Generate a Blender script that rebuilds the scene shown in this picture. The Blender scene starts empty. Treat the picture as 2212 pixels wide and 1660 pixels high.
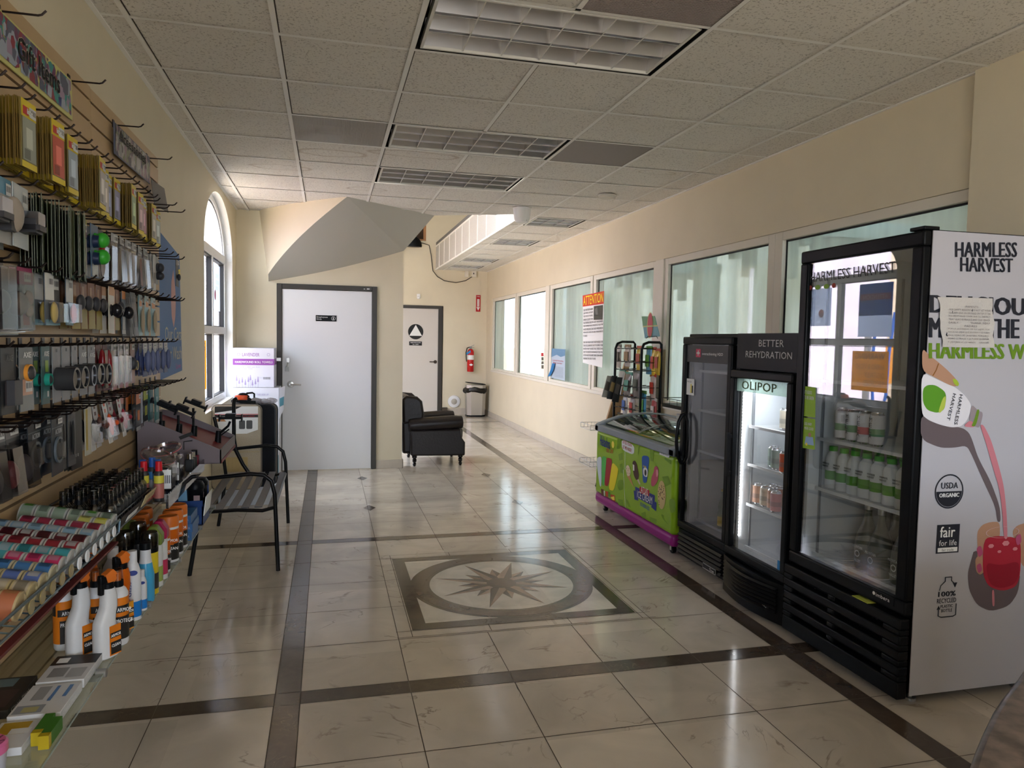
import bpy, bmesh, math, random
from mathutils import Vector, Matrix
S = bpy.context.scene
C = S.collection
R = random.Random(7)
PI = math.pi
# ---------------------------------------------------------------- camera
F_PX, IW, IH, EYE = 1570.6, 2212.0, 1660.0, 1.51
YAW, PITCH, ROLL = 0.24903, -0.0601, 0.01804
def cam_axes(y, p, r):
    f = Vector((math.sin(y)*math.cos(p), math.cos(y)*math.cos(p), math.sin(p)))
    s = Vector((math.cos(y), -math.sin(y), 0)); u = s.cross(f)
    c, d = math.cos(r), math.sin(r)
    return c*s+d*u, -d*s+c*u, f
AR, AU, AF = cam_axes(YAW, PITCH, ROLL)
cam = bpy.data.objects.new('camera', bpy.data.cameras.new('camera'))
C.objects.link(cam)
m = Matrix((AR, AU, -AF)).transposed().to_4x4(); m.translation = (0, 0, EYE)
cam.matrix_world = m
cam.data.sensor_width = 36; cam.data.lens = F_PX/IW*36; cam.data.clip_start = .05
S.camera = cam
# ---------------------------------------------------------------- world, light, exposure
S.view_settings.view_transform = 'Standard'; S.view_settings.look = 'None'
S.view_settings.gamma = 1; S.view_settings.use_curve_mapping = False
S.view_settings.exposure = 1.84
S.cycles.use_denoising = True
S.cycles.max_bounces = 8; S.cycles.diffuse_bounces = 5; S.cycles.transparent_max_bounces = 24
S.cycles.sample_clamp_indirect = 6; S.cycles.caustics_reflective = False; S.cycles.caustics_refractive = False
w = bpy.data.worlds.new('sky'); S.world = w; w.use_nodes = True
w.node_tree.nodes['Background'].inputs[0].default_value = (.76, .86, 1, 1)
w.node_tree.nodes['Background'].inputs[1].default_value = 4.0
def daylight(name, loc, rot, sx, sy, power=0, col=(1, 1, 1), portal=False):
    l = bpy.data.lights.new(name, 'AREA'); l.shape = 'RECTANGLE'; l.size = sx; l.size_y = sy
    l.energy = power; l.color = col
    if portal: l.cycles.is_portal = True
    o = bpy.data.objects.new(name, l); C.objects.link(o); o.location = loc; o.rotation_euler = rot
    return o
daylight('portal_arch', (-1.3, 7.22, 1.8), (0, -PI/2, 0), 2.2, 2.1, portal=True)
daylight('portal_back', (1.05, -3.6, 1.4), (PI/2, 0, 0), 4.4, 2.9, portal=True)
daylight('portal_left', (-1.3, -2.2, 1.8), (0, -PI/2, 0), 1.9, 1.5, portal=True)
daylight('portal_hall', (-1.3, 10.4, 1.7), (0, -PI/2, 0), 2.4, 3.0, portal=True)
sun = bpy.data.lights.new('sun', 'SUN'); sun.energy = 3.0; sun.angle = .01; sun.color = (1, .93, .8)
so = bpy.data.objects.new('sun', sun); C.objects.link(so); so.rotation_euler = (math.radians(-12), math.radians(42), 0)
# ---------------------------------------------------------------- measuring: the point of a plane seen at a photo pixel
def ray(u, v): return AR*((u-IW/2)/F_PX) + AU*(-(v-IH/2)/F_PX) + AF
def at(u, v, **k):
    r = ray(u, v); e = Vector((0, 0, EYE))
    if 'x' in k: return e + r*(k['x']/r.x)
    if 'y' in k: return e + r*(k['y']/r.y)
    return e + r*((k['z']-EYE)/r.z)
# ---------------------------------------------------------------- materials
def lin(h):
    if isinstance(h, (tuple, list)): return tuple(h)[:3]
    h = h.lstrip('#'); o = []
    for i in (0, 2, 4):
        c = int(h[i:i+2], 16)/255; o.append(c/12.92 if c <= .04045 else ((c+.055)/1.055)**2.4)
    return tuple(o)
MATS = {}
def mat(name, col, rough=.5, metal=0, spec=.3, emit=0, alpha=1, noise=0, nscale=20, bump=0, coat=0, trans=0):
    if name in MATS: return MATS[name]
    M = bpy.data.materials.new(name); M.use_nodes = True; N = M.node_tree.nodes; L = M.node_tree.links
    b = N['Principled BSDF']; c = lin(col)
    b.inputs['Base Color'].default_value = (*c, 1); b.inputs['Roughness'].default_value = rough
    b.inputs['Metallic'].default_value = metal; b.inputs['Specular IOR Level'].default_value = spec
    b.inputs['Alpha'].default_value = alpha; b.inputs['Coat Weight'].default_value = coat
    b.inputs['Transmission Weight'].default_value = trans
    if emit: b.inputs['Emission Color'].default_value = (*c, 1); b.inputs['Emission Strength'].default_value = emit
    tc = None
    if noise or bump:
        tc = N.new('ShaderNodeTexCoord'); n = N.new('ShaderNodeTexNoise'); n.inputs['Scale'].default_value = nscale; n.inputs['Detail'].default_value = 4
        L.new(tc.outputs['Object'], n.inputs['Vector'])
    if noise:
        r = N.new('ShaderNodeValToRGB'); r.color_ramp.elements[0].position = .3; r.color_ramp.elements[1].position = .7
        r.color_ramp.elements[0].color = (*[x*(1-noise) for x in c], 1); r.color_ramp.elements[1].color = (*[min(1, x*(1+noise*.6)) for x in c], 1)
        L.new(n.outputs['Fac'], r.inputs['Fac']); L.new(r.outputs['Color'], b.inputs['Base Color'])
    if bump:
        bp = N.new('ShaderNodeBump'); bp.inputs['Strength'].default_value = bump; bp.inputs['Distance'].default_value = .01
        L.new(n.outputs['Fac'], bp.inputs['Height']); L.new(bp.outputs['Normal'], b.inputs['Normal'])
    MATS[name] = M; return M
def glass(name, tint=(1, 1, 1), ior=1.45, rough=0, dirt=0, dcol=(.8, .85, .85), streak=None):
    if name in MATS: return MATS[name]
    M = bpy.data.materials.new(name); M.use_nodes = True; N = M.node_tree.nodes; L = M.node_tree.links
    N.remove(N['Principled BSDF']); out = N['Material Output']
    t = N.new('ShaderNodeBsdfTransparent'); t.inputs[0].default_value = (*tint, 1)
    g = N.new('ShaderNodeBsdfGlossy'); g.inputs['Roughness'].default_value = rough
    ge = N.new('ShaderNodeNewGeometry'); dt = N.new('ShaderNodeVectorMath'); dt.operation = 'DOT_PRODUCT'
    L.new(ge.outputs['Incoming'], dt.inputs[0]); L.new(ge.outputs['Normal'], dt.inputs[1])
    def mth(op, a, b_):
        q = N.new('ShaderNodeMath'); q.operation = op
        for i, v in enumerate((a, b_)):
            if isinstance(v, bpy.types.NodeSocket): L.new(v, q.inputs[i])
            else: q.inputs[i].default_value = v
        return q.outputs[0]
    f0 = ((ior-1)/(ior+1))**2*1.6
    c5 = mth('POWER', mth('SUBTRACT', 1.0, mth('ABSOLUTE', dt.outputs['Value'], 0.0)), 5.0)
    fr = mth('ADD', mth('MULTIPLY', c5, 1-f0), f0)
    x = N.new('ShaderNodeMixShader'); L.new(fr, x.inputs[0]); L.new(t.outputs[0], x.inputs[1]); L.new(g.outputs[0], x.inputs[2])
    last = x
    if dirt:
        d = N.new('ShaderNodeBsdfDiffuse'); d.inputs[0].default_value = (*dcol, 1)
        tl = N.new('ShaderNodeBsdfTranslucent'); tl.inputs[0].default_value = (*dcol, 1)
        a = N.new('ShaderNodeMixShader'); a.inputs[0].default_value = .6
        L.new(d.outputs[0], a.inputs[1]); L.new(tl.outputs[0], a.inputs[2])
        tc = N.new('ShaderNodeTexCoord'); mp = N.new('ShaderNodeMapping'); mp.inputs['Scale'].default_value = streak or (1, 14, .9)
        n = N.new('ShaderNodeTexNoise'); n.inputs['Scale'].default_value = 1.1; n.inputs['Detail'].default_value = 3
        L.new(tc.outputs['Object'], mp.inputs[0]); L.new(mp.outputs[0], n.inputs['Vector'])
        r = N.new('ShaderNodeMapRange'); r.inputs['From Min'].default_value = .3; r.inputs['From Max'].default_value = .75
        r.inputs['To Min'].default_value = dirt*.75; r.inputs['To Max'].default_value = min(1, dirt*1.3)
        L.new(n.outputs['Fac'], r.inputs['Value'])
        y = N.new('ShaderNodeMixShader'); L.new(r.outputs[0], y.inputs[0]); L.new(x.outputs[0], y.inputs[1]); L.new(a.outputs[0], y.inputs[2])
        last = y
    L.new(last.outputs[0], out.inputs[0]); MATS[name] = M; return M
def sheer(name, col, k=.6):                # paper or film that lets light through
    if name in MATS: return MATS[name]
    M = bpy.data.materials.new(name); M.use_nodes = True; N = M.node_tree.nodes; L = M.node_tree.links; N.remove(N['Principled BSDF'])
    d = N.new('ShaderNodeBsdfDiffuse'); t = N.new('ShaderNodeBsdfTranslucent'); x = N.new('ShaderNodeMixShader'); x.inputs[0].default_value = k
    for q in (d, t): q.inputs[0].default_value = (*lin(col), 1)
    L.new(d.outputs[0], x.inputs[1]); L.new(t.outputs[0], x.inputs[2]); L.new(x.outputs[0], N['Material Output'].inputs[0]); MATS[name] = M; return M
class G:                                   # tiny node-graph helper for the larger surfaces
    def __init__(s, name):
        s.M = bpy.data.materials.new(name); s.M.use_nodes = True; s.N = s.M.node_tree.nodes; s.L = s.M.node_tree.links
        s.b = s.N['Principled BSDF']; s.tc = s.N.new('ShaderNodeTexCoord'); MATS[name] = s.M
    def n(s, t, ins={}, **props):
        x = s.N.new('ShaderNode'+t)
        for k, v in props.items(): setattr(x, k, v)
        for k, v in ins.items():
            if isinstance(v, bpy.types.NodeSocket): s.L.new(v, x.inputs[k])
            else: x.inputs[k].default_value = v
        return x
    def math(s, op, a, b=0.0): return s.n('Math', {0: a, 1: b}, operation=op).outputs[0]
    def ramp(s, fac, stops):
        r = s.n('ValToRGB', {'Fac': fac}); e = r.color_ramp.elements
        while len(e) < len(stops): e.new(.5)
        for i, (p, c) in enumerate(stops): e[i].position = p; e[i].color = (*c, 1)
        return r.outputs[0]
    def mix(s, f, a, b):
        x = s.N.new('ShaderNodeMix'); x.data_type = 'RGBA'
        for k, v in ((0, f), (6, a), (7, b)):
            if isinstance(v, bpy.types.NodeSocket): s.L.new(v, x.inputs[k])
            else: x.inputs[k].default_value = v if k == 0 else (*v, 1)
        return x.outputs[2]
    def to(s, sock, name): s.L.new(sock, s.b.inputs[name])
# ---------------------------------------------------------------- geometry
_tx = {}
def tmesh(s, bold):
    k = (s, bold)
    if k not in _tx:
        cu = bpy.data.curves.new('t', 'FONT'); cu.body = s; cu.resolution_u = 2; cu.size = 1; cu.space_character = 1.04
        if '\n' in s: cu.space_line = 1.1; 
        if s.startswith('\t'): cu.body = s[1:]; cu.align_x = 'CENTER'
        o = bpy.data.objects.new('t', cu); me = bpy.data.meshes.new_from_object(o)
        vs = [(v.co.x, v.co.y) for v in me.vertices]; fs = [tuple(p.vertices) for p in me.polygons]
        bpy.data.objects.remove(o); bpy.data.meshes.remove(me); bpy.data.curves.remove(cu)
        if not vs: vs = [(0, 0)]
        x0 = min(v[0] for v in vs); x1 = max(v[0] for v in vs); y0 = min(v[1] for v in vs); y1 = max(v[1] for v in vs)
        _tx[k] = ([(v[0]-x0, v[1]-y0) for v in vs], fs, max(1e-6, x1-x0), max(1e-6, y1-y0))
    return _tx[k]
def V3(p): return Vector(p)
class MB:
    def __init__(s, m=None): s.v = []; s.f = []; s.mi = []; s.mats = []; s.c = 0; s.m(m or mat('default_grey', '#808080'))
    def m(s, m):
        if m not in s.mats: s.mats.append(m)
        s.c = s.mats.index(m); return s
    def add(s, vs, fs):
        o = len(s.v); s.v += [tuple(p) for p in vs]
        for f in fs: s.f.append(tuple(i+o for i in f)); s.mi.append(s.c)
        return s
    def box(s, x0, x1, y0, y1, z0, z1):
        if x0 > x1: x0, x1 = x1, x0
        if y0 > y1: y0, y1 = y1, y0
        if z0 > z1: z0, z1 = z1, z0
        return s.add([(x0,y0,z0),(x1,y0,z0),(x1,y1,z0),(x0,y1,z0),(x0,y0,z1),(x1,y0,z1),(x1,y1,z1),(x0,y1,z1)],
                     [(0,3,2,1),(4,5,6,7),(0,1,5,4),(1,2,6,5),(2,3,7,6),(3,0,4,7)])
    def obox(s, c, a, b, d):                # centre and three half-edge vectors
        c, a, b, d = map(V3, (c, a, b, d)); vs = []
        for k in (-1, 1):
            for i, j in ((-1,-1),(1,-1),(1,1),(-1,1)): vs.append(c+a*i+b*j+d*k)
        return s.add(vs, [(0,3,2,1),(4,5,6,7),(0,1,5,4),(1,2,6,5),(2,3,7,6),(3,0,4,7)])
    def bar(s, p, q, w, h, up=(0, 0, 1)):
        p, q = V3(p), V3(q); d = q-p; u = V3(up)
        if abs(d.normalized().dot(u)) > .98: u = Vector((1, 0, 0))
        a = d.cross(u).normalized(); b = a.cross(d).normalized()
        return s.obox((p+q)/2, d/2, a*w/2, b*h/2)
    def ring(s, rings, closed=True, cap=True):
        n = len(rings[0]); vs = [p for r in rings for p in r]; fs = []
        for i in range(len(rings)-1):
            for j in range(n if closed else n-1):
                k = (j+1) % n; fs.append((i*n+j, i*n+k, (i+1)*n+k, (i+1)*n+j))
        if cap: fs.append(tuple(range(n-1, -1, -1))); fs.append(tuple((len(rings)-1)*n+i for i in range(n)))
        return s.add(vs, fs)
    def cyl(s, p, q, r, r2=None, n=16, cap=True):
        p, q = V3(p), V3(q); r2 = r if r2 is None else r2; d = (q-p).normalized()
        u = Vector((0, 0, 1)) if abs(d.z) < .9 else Vector((1, 0, 0)); a = d.cross(u).normalized(); b = d.cross(a)
        return s.ring([[c+a*(k*math.cos(t))+b*(k*math.sin(t)) for t in [2*PI*i/n for i in range(n)]] for c, k in ((p, r), (q, r2))], cap=cap)
    def tube(s, pts, r, n=8, cap=True):
        pts = [V3(p) for p in pts]; rings = []; a = None
        for i, p in enumerate(pts):
            d = (pts[min(i+1, len(pts)-1)]-pts[max(i-1, 0)]).normalized()
            if a is None:
                u = Vector((0, 0, 1)) if abs(d.z) < .9 else Vector((1, 0, 0)); a = d.cross(u).normalized()
            else:
                a = (a-d*a.dot(d)).normalized()
            b = d.cross(a); k = r[i] if isinstance(r, (list, tuple)) else r
            rings.append([p+a*(k*math.cos(t))+b*(k*math.sin(t)) for t in [2*PI*j/n for j in range(n)]])
        return s.ring(rings, cap=cap)
    def lathe(s, prof, o=(0, 0, 0), n=16, ax=None, sx=1, sy=1):
        ax = ax or Matrix.Identity(3); o = V3(o)
        return s.ring([[o+ax @ Vector((max(r, .0004)*math.cos(t)*sx, max(r, .0004)*math.sin(t)*sy, z)) for t in [2*PI*i/n for i in range(n)]] for r, z in prof])
    def poly(s, pts): return s.add(pts, [tuple(range(len(pts)))])
    def prism(s, pts, d):
        d = V3(d); n = len(pts); a = [V3(p) for p in pts]
        return s.add(a+[p+d for p in a], [tuple(range(n-1, -1, -1)), tuple(range(n, 2*n))]+[(i, (i+1) % n, n+(i+1) % n, n+i) for i in range(n)])
    def ell(s, c, r, n=12, k=8):
        c = V3(c); return s.ring([[c+Vector((r[0]*math.sin(a)*math.cos(t), r[1]*math.sin(a)*math.sin(t), r[2]*math.cos(a))) for t in [2*PI*i/n for i in range(n)]] for a in [max(.02, min(PI-.02, PI*j/k)) for j in range(k+1)]])
    def text(s, t, o, right, up, h, w=None, bold=0.0, xs=1.0):
        vs, fs, tw, th = tmesh(t, 0); o = V3(o); ri = V3(right).normalized(); u = V3(up).normalized()
        ky = h/th; kx = (w/tw) if w else ky*xs
        nn = ri.cross(u); bo = min(bold, .09)*.72; sh = (0,) if bold <= .012 else ((-bo, 0, bo) if bold < .03 else (-bo, -bo*.5, 0, bo*.5, bo))
        for q, d in enumerate(sh): s.add([o+ri*((x+d)*kx)+u*(y*ky)+nn*(.0003*q) for x, y in vs], fs)   # heavier strokes
        return s
    def ptext(s, t, bl, br, tl, bold=0.0, **pl):   # lettering between three measured corners of one plane
        a, b, c = at(*bl, **pl), at(*br, **pl), at(*tl, **pl)
        return s.text(t, a, b-a, c-a, (c-a).length, (b-a).length, bold)
    def disc(s, c, r, right=(1, 0, 0), up=(0, 0, 1), n=28, ry=None, a0=0, a1=2*PI):
        c, ri, u = V3(c), V3(right), V3(up); ry = r if ry is None else ry
        full = abs(a1-a0-2*PI) < 1e-6; k = n if full else n+1
        return s.poly([c+ri*(r*math.cos(a0+(a1-a0)*i/n))+u*(ry*math.sin(a0+(a1-a0)*i/n)) for i in range(k)])
    def annulus(s, c, r0, r1, right=(1, 0, 0), up=(0, 0, 1), n=36, k0=1):
        c, ri, u = V3(c), V3(right), V3(up); vs = []
        for r in (r0, r1): vs += [c+ri*(r*math.cos(2*PI*i/n))+u*(r*k0*math.sin(2*PI*i/n)) for i in range(n)]
        return s.add(vs, [(i, (i+1) % n, n+(i+1) % n, n+i) for i in range(n)])
    def xf(s, M, start=0):
        for i in range(start, len(s.v)): s.v[i] = tuple(M @ Vector(s.v[i]))
        return s
    def mesh(s, name):
        me = bpy.data.meshes.new(name); me.from_pydata(s.v, [], s.f)
        for k in s.mats: me.materials.append(k)
        me.polygons.foreach_set('material_index', s.mi); me.polygons.foreach_set('use_smooth', [True]*len(s.f))
        me.update(); me.validate(); me.set_sharp_from_angle(angle=math.radians(38)); return me
    def build(s, name, parent=None, bevel=0, seg=2, label=None):
        o = bpy.data.objects.new(name, s.mesh(name)); C.objects.link(o)
        if parent: o.parent = parent
        if bevel:
            b = o.modifiers.new('bevel', 'BEVEL'); b.width = bevel; b.segments = seg; b.limit_method = 'ANGLE'; b.angle_limit = math.radians(50)
        if label: o['label'] = label
        return o
def tag(o, label, cat, group=None, kind=None):
    o['label'] = label; o['category'] = cat
    if group: o['group'] = group
    if kind: o['kind'] = kind
    return o
def thing(name, label, cat, loc=(0, 0, 0), rz=0, group=None):
    o = bpy.data.objects.new(name, None); C.objects.link(o); o.location = loc; o.rotation_euler = (0, 0, rz); o.empty_display_size = .05
    return tag(o, label, cat, group)
def struct(o): o['kind'] = 'structure'; return o
def sroot(name, loc=(0, 0, 0)):
    o = bpy.data.objects.new(name, None); C.objects.link(o); o.location = loc; o.empty_display_size = .05; return struct(o)
def dup(root, loc, rz=None, label=None, group=None):
    r = root.copy(); C.objects.link(r); r.location = loc
    if rz is not None: r.rotation_euler = (0, 0, rz)
    if label: r['label'] = label
    if group: r['group'] = group
    for ch in list(root.children):
        c = ch.copy(); C.objects.link(c); c.parent = r
        for g in list(ch.children):
            d = g.copy(); C.objects.link(d); d.parent = c
    return r
def inst(name, me, loc, label, cat, group=None, rot=(0, 0, 0), scale=(1, 1, 1)):
    o = bpy.data.objects.new(name, me); C.objects.link(o); o.location = loc; o.rotation_euler = rot; o.scale = scale
    return tag(o, label, cat, group)
def wb(mb, name, parent, **k):              # a part whose shape was measured in room coordinates
    o = mb.build(name, parent, **k)
    if parent.parent is None: o.location = -parent.location
    return o
# ================================================================ surfaces
XL, XR, CZ = -.965, 3.10, 2.871
cream = mat('cream_wall_paint', (.70, .625, .465), .55, noise=.03, nscale=3)
cream_trim = mat('cream_frame_paint', (.72, .68, .58), .45)
white_paint = mat('white_paint', (.80, .80, .80), .45)
black_metal = mat('black_metal', (.006, .006, .007), .35, spec=.18)
black_plastic = mat('black_plastic', (.0045, .005, .006), .38, spec=.12)
dark_trim = mat('dark_door_frame', (.045, .04, .034), .4)
steel = mat('brushed_steel', (.55, .54, .52), .28, 1)
chrome = mat('chrome', (.8, .8, .8), .12, 1)
ink = mat('black_ink', (.012, .012, .012), .5)
paper = mat('white_paper', (.82, .82, .80), .6)
white = mat('white_plastic', (.8, .8, .8), .35)
pane_m = glass('window_glass')
def marble(name, base, vein, scale=1.0, contrast=.6, rough=.12):
    g = G(name); o = g.tc.outputs['Object']
    n1 = g.n('TexNoise', {'Vector': o, 'Scale': 2.2*scale, 'Detail': 8.0, 'Distortion': 1.4})
    mp = g.n('Mapping', {'Vector': o, 'Scale': (1/.45629, 1/.45629, 1), 'Location': (-.35/.45629, -3.0/.45629, 0)})
    fl = g.n('VectorMath', {0: mp.outputs[0]}, operation='FLOOR')
    wn = g.n('TexWhiteNoise', {'Vector': fl.outputs[0]})
    off = g.n('VectorMath', {0: o, 1: wn.outputs['Color']}, operation='ADD')
    n2 = g.n('TexNoise', {'Vector': off.outputs[0], 'Scale': 1.5*scale, 'Detail': 6.0, 'Distortion': 2.2})
    v = g.math('ABSOLUTE', g.math('SUBTRACT', n2.outputs['Fac'], .5))
    vm = g.n('MapRange', {'Value': v, 'From Min': 0.0, 'From Max': .012, 'To Min': 1.0, 'To Max': 0.0}).outputs[0]
    n3 = g.n('TexNoise', {'Vector': off.outputs[0], 'Scale': 5.0, 'Detail': 3.0})
    gate = g.n('MapRange', {'Value': n3.outputs['Fac'], 'From Min': .5, 'From Max': .66}).outputs[0]
    vg = g.math('MULTIPLY', g.math('MULTIPLY', vm, gate), contrast)
    c = g.ramp(n1.outputs['Fac'], [(.3, tuple(x*.86 for x in base)), (.7, tuple(min(1, x*1.1) for x in base))])
    tint = g.n('MapRange', {'Value': wn.outputs['Value'], 'To Min': .88, 'To Max': 1.08}).outputs[0]
    c2 = g.n('VectorMath', {0: c, 'Scale': tint}, operation='SCALE').outputs[0]
    g.to(g.mix(vg, c2, vein), 'Base Color')
    r = g.n('MapRange', {'Value': n1.outputs['Fac'], 'To Min': rough*.7, 'To Max': rough*1.5}).outputs[0]
    g.to(r, 'Roughness'); g.b.inputs['Specular IOR Level'].default_value = .5
    return g.M
tile_m = marble('beige_marble_tile', (.60, .53, .445), (.13, .08, .05))
strip_m = marble('dark_marble_strip', (.085, .062, .046), (.25, .19, .14), 6, .6)
inlay_dark = marble('inlay_dark_marble', (.055, .045, .035), (.25, .2, .16), 6, .5)
inlay_mid = marble('inlay_mid_marble', (.095, .072, .055), (.25, .2, .16), 5, .4)
inlay_tan = marble('inlay_tan_marble', (.38, .28, .21), (.2, .15, .1), 4, .3)
inlay_light = marble('inlay_cream_marble', (.68, .64, .56), (.4, .35, .3), 2, .3)
grout_m = mat('dark_grout', (.07, .05, .035), .7)
# ================================================================ floor
SQ, XA, YA = .45629, .35004, 3.58849
fl = MB(tile_m); fl.poly([(XL-.1, -3.6, 0), (XR+.1, -3.6, 0), (XR+.1, 14.4, 0), (XL-.1, 14.4, 0)])
floor = struct(fl.build('floor'))
ys1, ys2 = YA-SQ-.1065, YA-SQ              # near dark strip
yf1, yf2 = YA+4*SQ, YA+4*SQ+.095           # far dark strip
Ls, Le = -.2098, -.1062; Rs, Re = 2.167, 2.273
st = MB(strip_m); z = .0006
def fq(mb, x0, x1, y0, y1, z): mb.poly([(x0, y0, z), (x1, y0, z), (x1, y1, z), (x0, y1, z)])
for a, b in ((XL, Ls), (Le, Rs), (Re, XR)):
    fq(st, a, b, ys1, ys2, z); fq(st, a, b, yf1, yf2, z); fq(st, a, b, 12.98, 13.08, z)
fq(st, Ls, Le, -3.5, 8.46, z); fq(st, Rs, Re, -3.5, 14.35, z)
for x in (.365, 1.723):
    for y in (6.492, 7.888): st.poly([(x-.055, y, z), (x, y-.11, z), (x+.055, y, z), (x, y+.11, z)])
st.build('dark_strip', floor)
gr = MB(grout_m); z = .0009; gw = .0018
MX0, MX1, MY0, MY1 = .34, 1.775, 3.57, 5.06   # medallion field
xs = [XA+k*SQ for k in range(4)] + [Ls-SQ, Ls-2*SQ, Re+SQ, Re+2*SQ]
ysn = [YA+k*SQ for k in range(0, 4)]; k = 0
ysf = []; y = yf2
while y < 14: y += SQ; ysf.append(y)
ysb = []; y = ys1
while y > -3: y -= SQ; ysb.append(y)
def gx(x, y0, y1): fq(gr, x-gw, x+gw, y0, y1, z)
def gy(y, x0, x1): fq(gr, x0, x1, y-gw, y+gw, z)
for x in xs:
    if XA+.1 < x < XA+3*SQ-.1: gx(x, -3.5, YA); gx(x, YA+3*SQ+.12, 14.3)
    else: gx(x, -3.5, 14.3)
for y in ysn+ysf+ysb:
    if YA+.1 < y < YA+3*SQ+.05: gy(y, XL, XA+.09); gy(y, XA+3*SQ-.05, XR)
    else: gy(y, XL, XR)
for x in (Ls, Le, Rs, Re): gx(x, -3.5, 14.3)
for y in (ys1, ys2, yf1, yf2): gy(y, XL, XR)
cx, cy = 1.052, 4.312; q = .622
gr.box(0, 0, 0, 0, 0, 0)
for s_ in (-1, 1):
    gx(cx+s_*(q+.008), cy-q-.085, cy+q+.085); gy(cy+s_*(q+.008), cx-q-.085, cx+q+.085)
    gy(cy+s_*(q+.085), cx-q-.085, cx+q+.085)
for t in (-.22, .22):
    for s_ in (-1, 1):
        fq(gr, cx+t-gw, cx+t+gw, cy+s_*q, cy+s_*(q+.085), z)
gr.build('grout_line', floor)
R_ = (1, 0, 0); U_ = (0, 1, 0)
b = MB(inlay_dark); z = .0012
for a0, a1, b0, b1 in ((-q, q, -q, -q+.078), (-q, q, q-.078, q), (-q, -q+.078, -q+.078, q-.078), (q-.078, q, -q+.078, q-.078)):
    fq(b, cx+a0, cx+a1, cy+b0, cy+b1, z)
b.build('medallion_border', floor)
b = MB(inlay_light); fq(b, cx-q+.078, cx+q-.078, cy-q+.078, cy+q-.078, .0010); b.build('medallion_field', floor)
b = MB(inlay_dark); b.annulus((cx, cy, .0016), .445, .565, R_, U_, 64); b.build('medallion_ring', floor)
b = MB(inlay_mid); b.annulus((cx, cy, .0020), .468, .542, R_, U_, 64); b.build('medallion_ring', floor)
b = MB(inlay_tan)
def star(mb, n, r, rin, a0, z, m1, m2):
    for i in range(n):
        t = a0+2*PI*i/n; h = PI/n
        tip = (cx+r*math.cos(t), cy+r*math.sin(t), z); c = (cx, cy, z)
        for s_, mm in ((-1, m1), (1, m2)):
            mb.m(mm).poly([c, (cx+rin*math.cos(t+s_*h), cy+rin*math.sin(t+s_*h), z), tip])
star(b, 8, .275, .14, 0, .0014, inlay_dark, inlay_tan)
star(b, 8, .425, .125, PI/8, .0018, inlay_dark, inlay_tan)
b.build('medallion_star', floor)
b = MB(inlay_dark); b.disc((cx, cy, .0022), .092, R_, U_); b.m(inlay_mid).disc((cx, cy, .0024), .066, R_, U_); b.build('medallion_center', floor)
# ================================================================ ceiling
g = G('acoustic_tile'); o = g.tc.outputs['Object']
n1 = g.n('TexNoise', {'Vector': o, 'Scale': 90.0, 'Detail': 2.0, 'Roughness': .6})
sp = g.n('MapRange', {'Value': n1.outputs['Fac'], 'From Min': .575, 'From Max': .64}).outputs[0]
base = (.80, .77, .72)
c = g.mix(g.math('MULTIPLY', sp, .5), base, (.22, .19, .16))
tot = None
for sx, sy, a, bb in ((.0, 5.65, .30, .13), (-.38, 6.25, .26, .10), (.35, 6.9, .22, .08), (2.55, 5.45, .17, .07), (.62, 5.5, .35, .10)):
    d = g.n('VectorMath', {0: o, 1: (-sx, -sy, -CZ)}, operation='ADD').outputs[0]
    nz = g.n('TexNoise', {'Vector': o, 'Scale': 3.0, 'Detail': 3.0})
    dd = g.n('VectorMath', {0: d, 1: (1/a, 1/bb, 0)}, operation='MULTIPLY').outputs[0]
    ln = g.math('ADD', g.n('VectorMath', {0: dd}, operation='LENGTH').outputs['Value'], g.math('MULTIPLY', g.math('SUBTRACT', nz.outputs['Fac'], .5), .9))
    e = g.math('SUBTRACT', 1.0, g.math('MULTIPLY', g.math('ABSOLUTE', g.math('SUBTRACT', ln, .85)), 9.0))
    e = g.math('MAXIMUM', e, 0.0); tot = e if tot is None else g.math('MAXIMUM', tot, e)
g.to(g.mix(g.math('MULTIPLY', tot, .45), c, (.30, .19, .10)), 'Base Color'); g.b.inputs['Roughness'].default_value = .9
acou = g.M
tbar = mat('ceiling_grid_paint', (.92, .91, .88), .5); bar_shade = mat('tbar_shade_line', (.10, .085, .07), .9)  # dark quads beside the bars paint in their shadow lines
TX, TY, TT = -1.4476, 2.9116, .6096
def clip(poly, conv):
    for i in range(len(conv)):
        a, b = conv[i], conv[(i+1) % len(conv)]; out = []
        f = lambda p: (b[0]-a[0])*(p[1]-a[1])-(b[1]-a[1])*(p[0]-a[0])
        for j in range(len(poly)):
            p, q2 = poly[j], poly[(j+1) % len(poly)]; fp, fq_ = f(p), f(q2)
            if fp >= 0: out.append(p)
            if fp*fq_ < 0:
                t = fp/(fp-fq_); out.append((p[0]+(q2[0]-p[0])*t, p[1]+(q2[1]-p[1])*t))
        poly = out
        if len(poly) < 3: return []
    return poly
REG = [[(XL, -3.5), (XR, -3.5), (XR, 7.3), (XL, 7.3)], [(2.06, 7.3), (XR, 7.3), (XR, 14.4), (2.06, 14.4)],
       [(.17, 7.3), (2.06, 7.3), (2.06, 7.66), (1.14, 8.10), (.18, 7.33)], [(XL, 7.3), (.18, 7.3), (.18, 7.4), (-.55, 8.46), (XL, 8.46)]]
HOLES = {(3, 0), (4, 0), (4, -1), (3, 3), (4, 3), (3, 5), (4, 5), (2, 3), (5, 3), (6, 8), (6, 11), (6, 15), (6, 17)}
ce = MB(acou); tb = MB(tbar)
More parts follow.
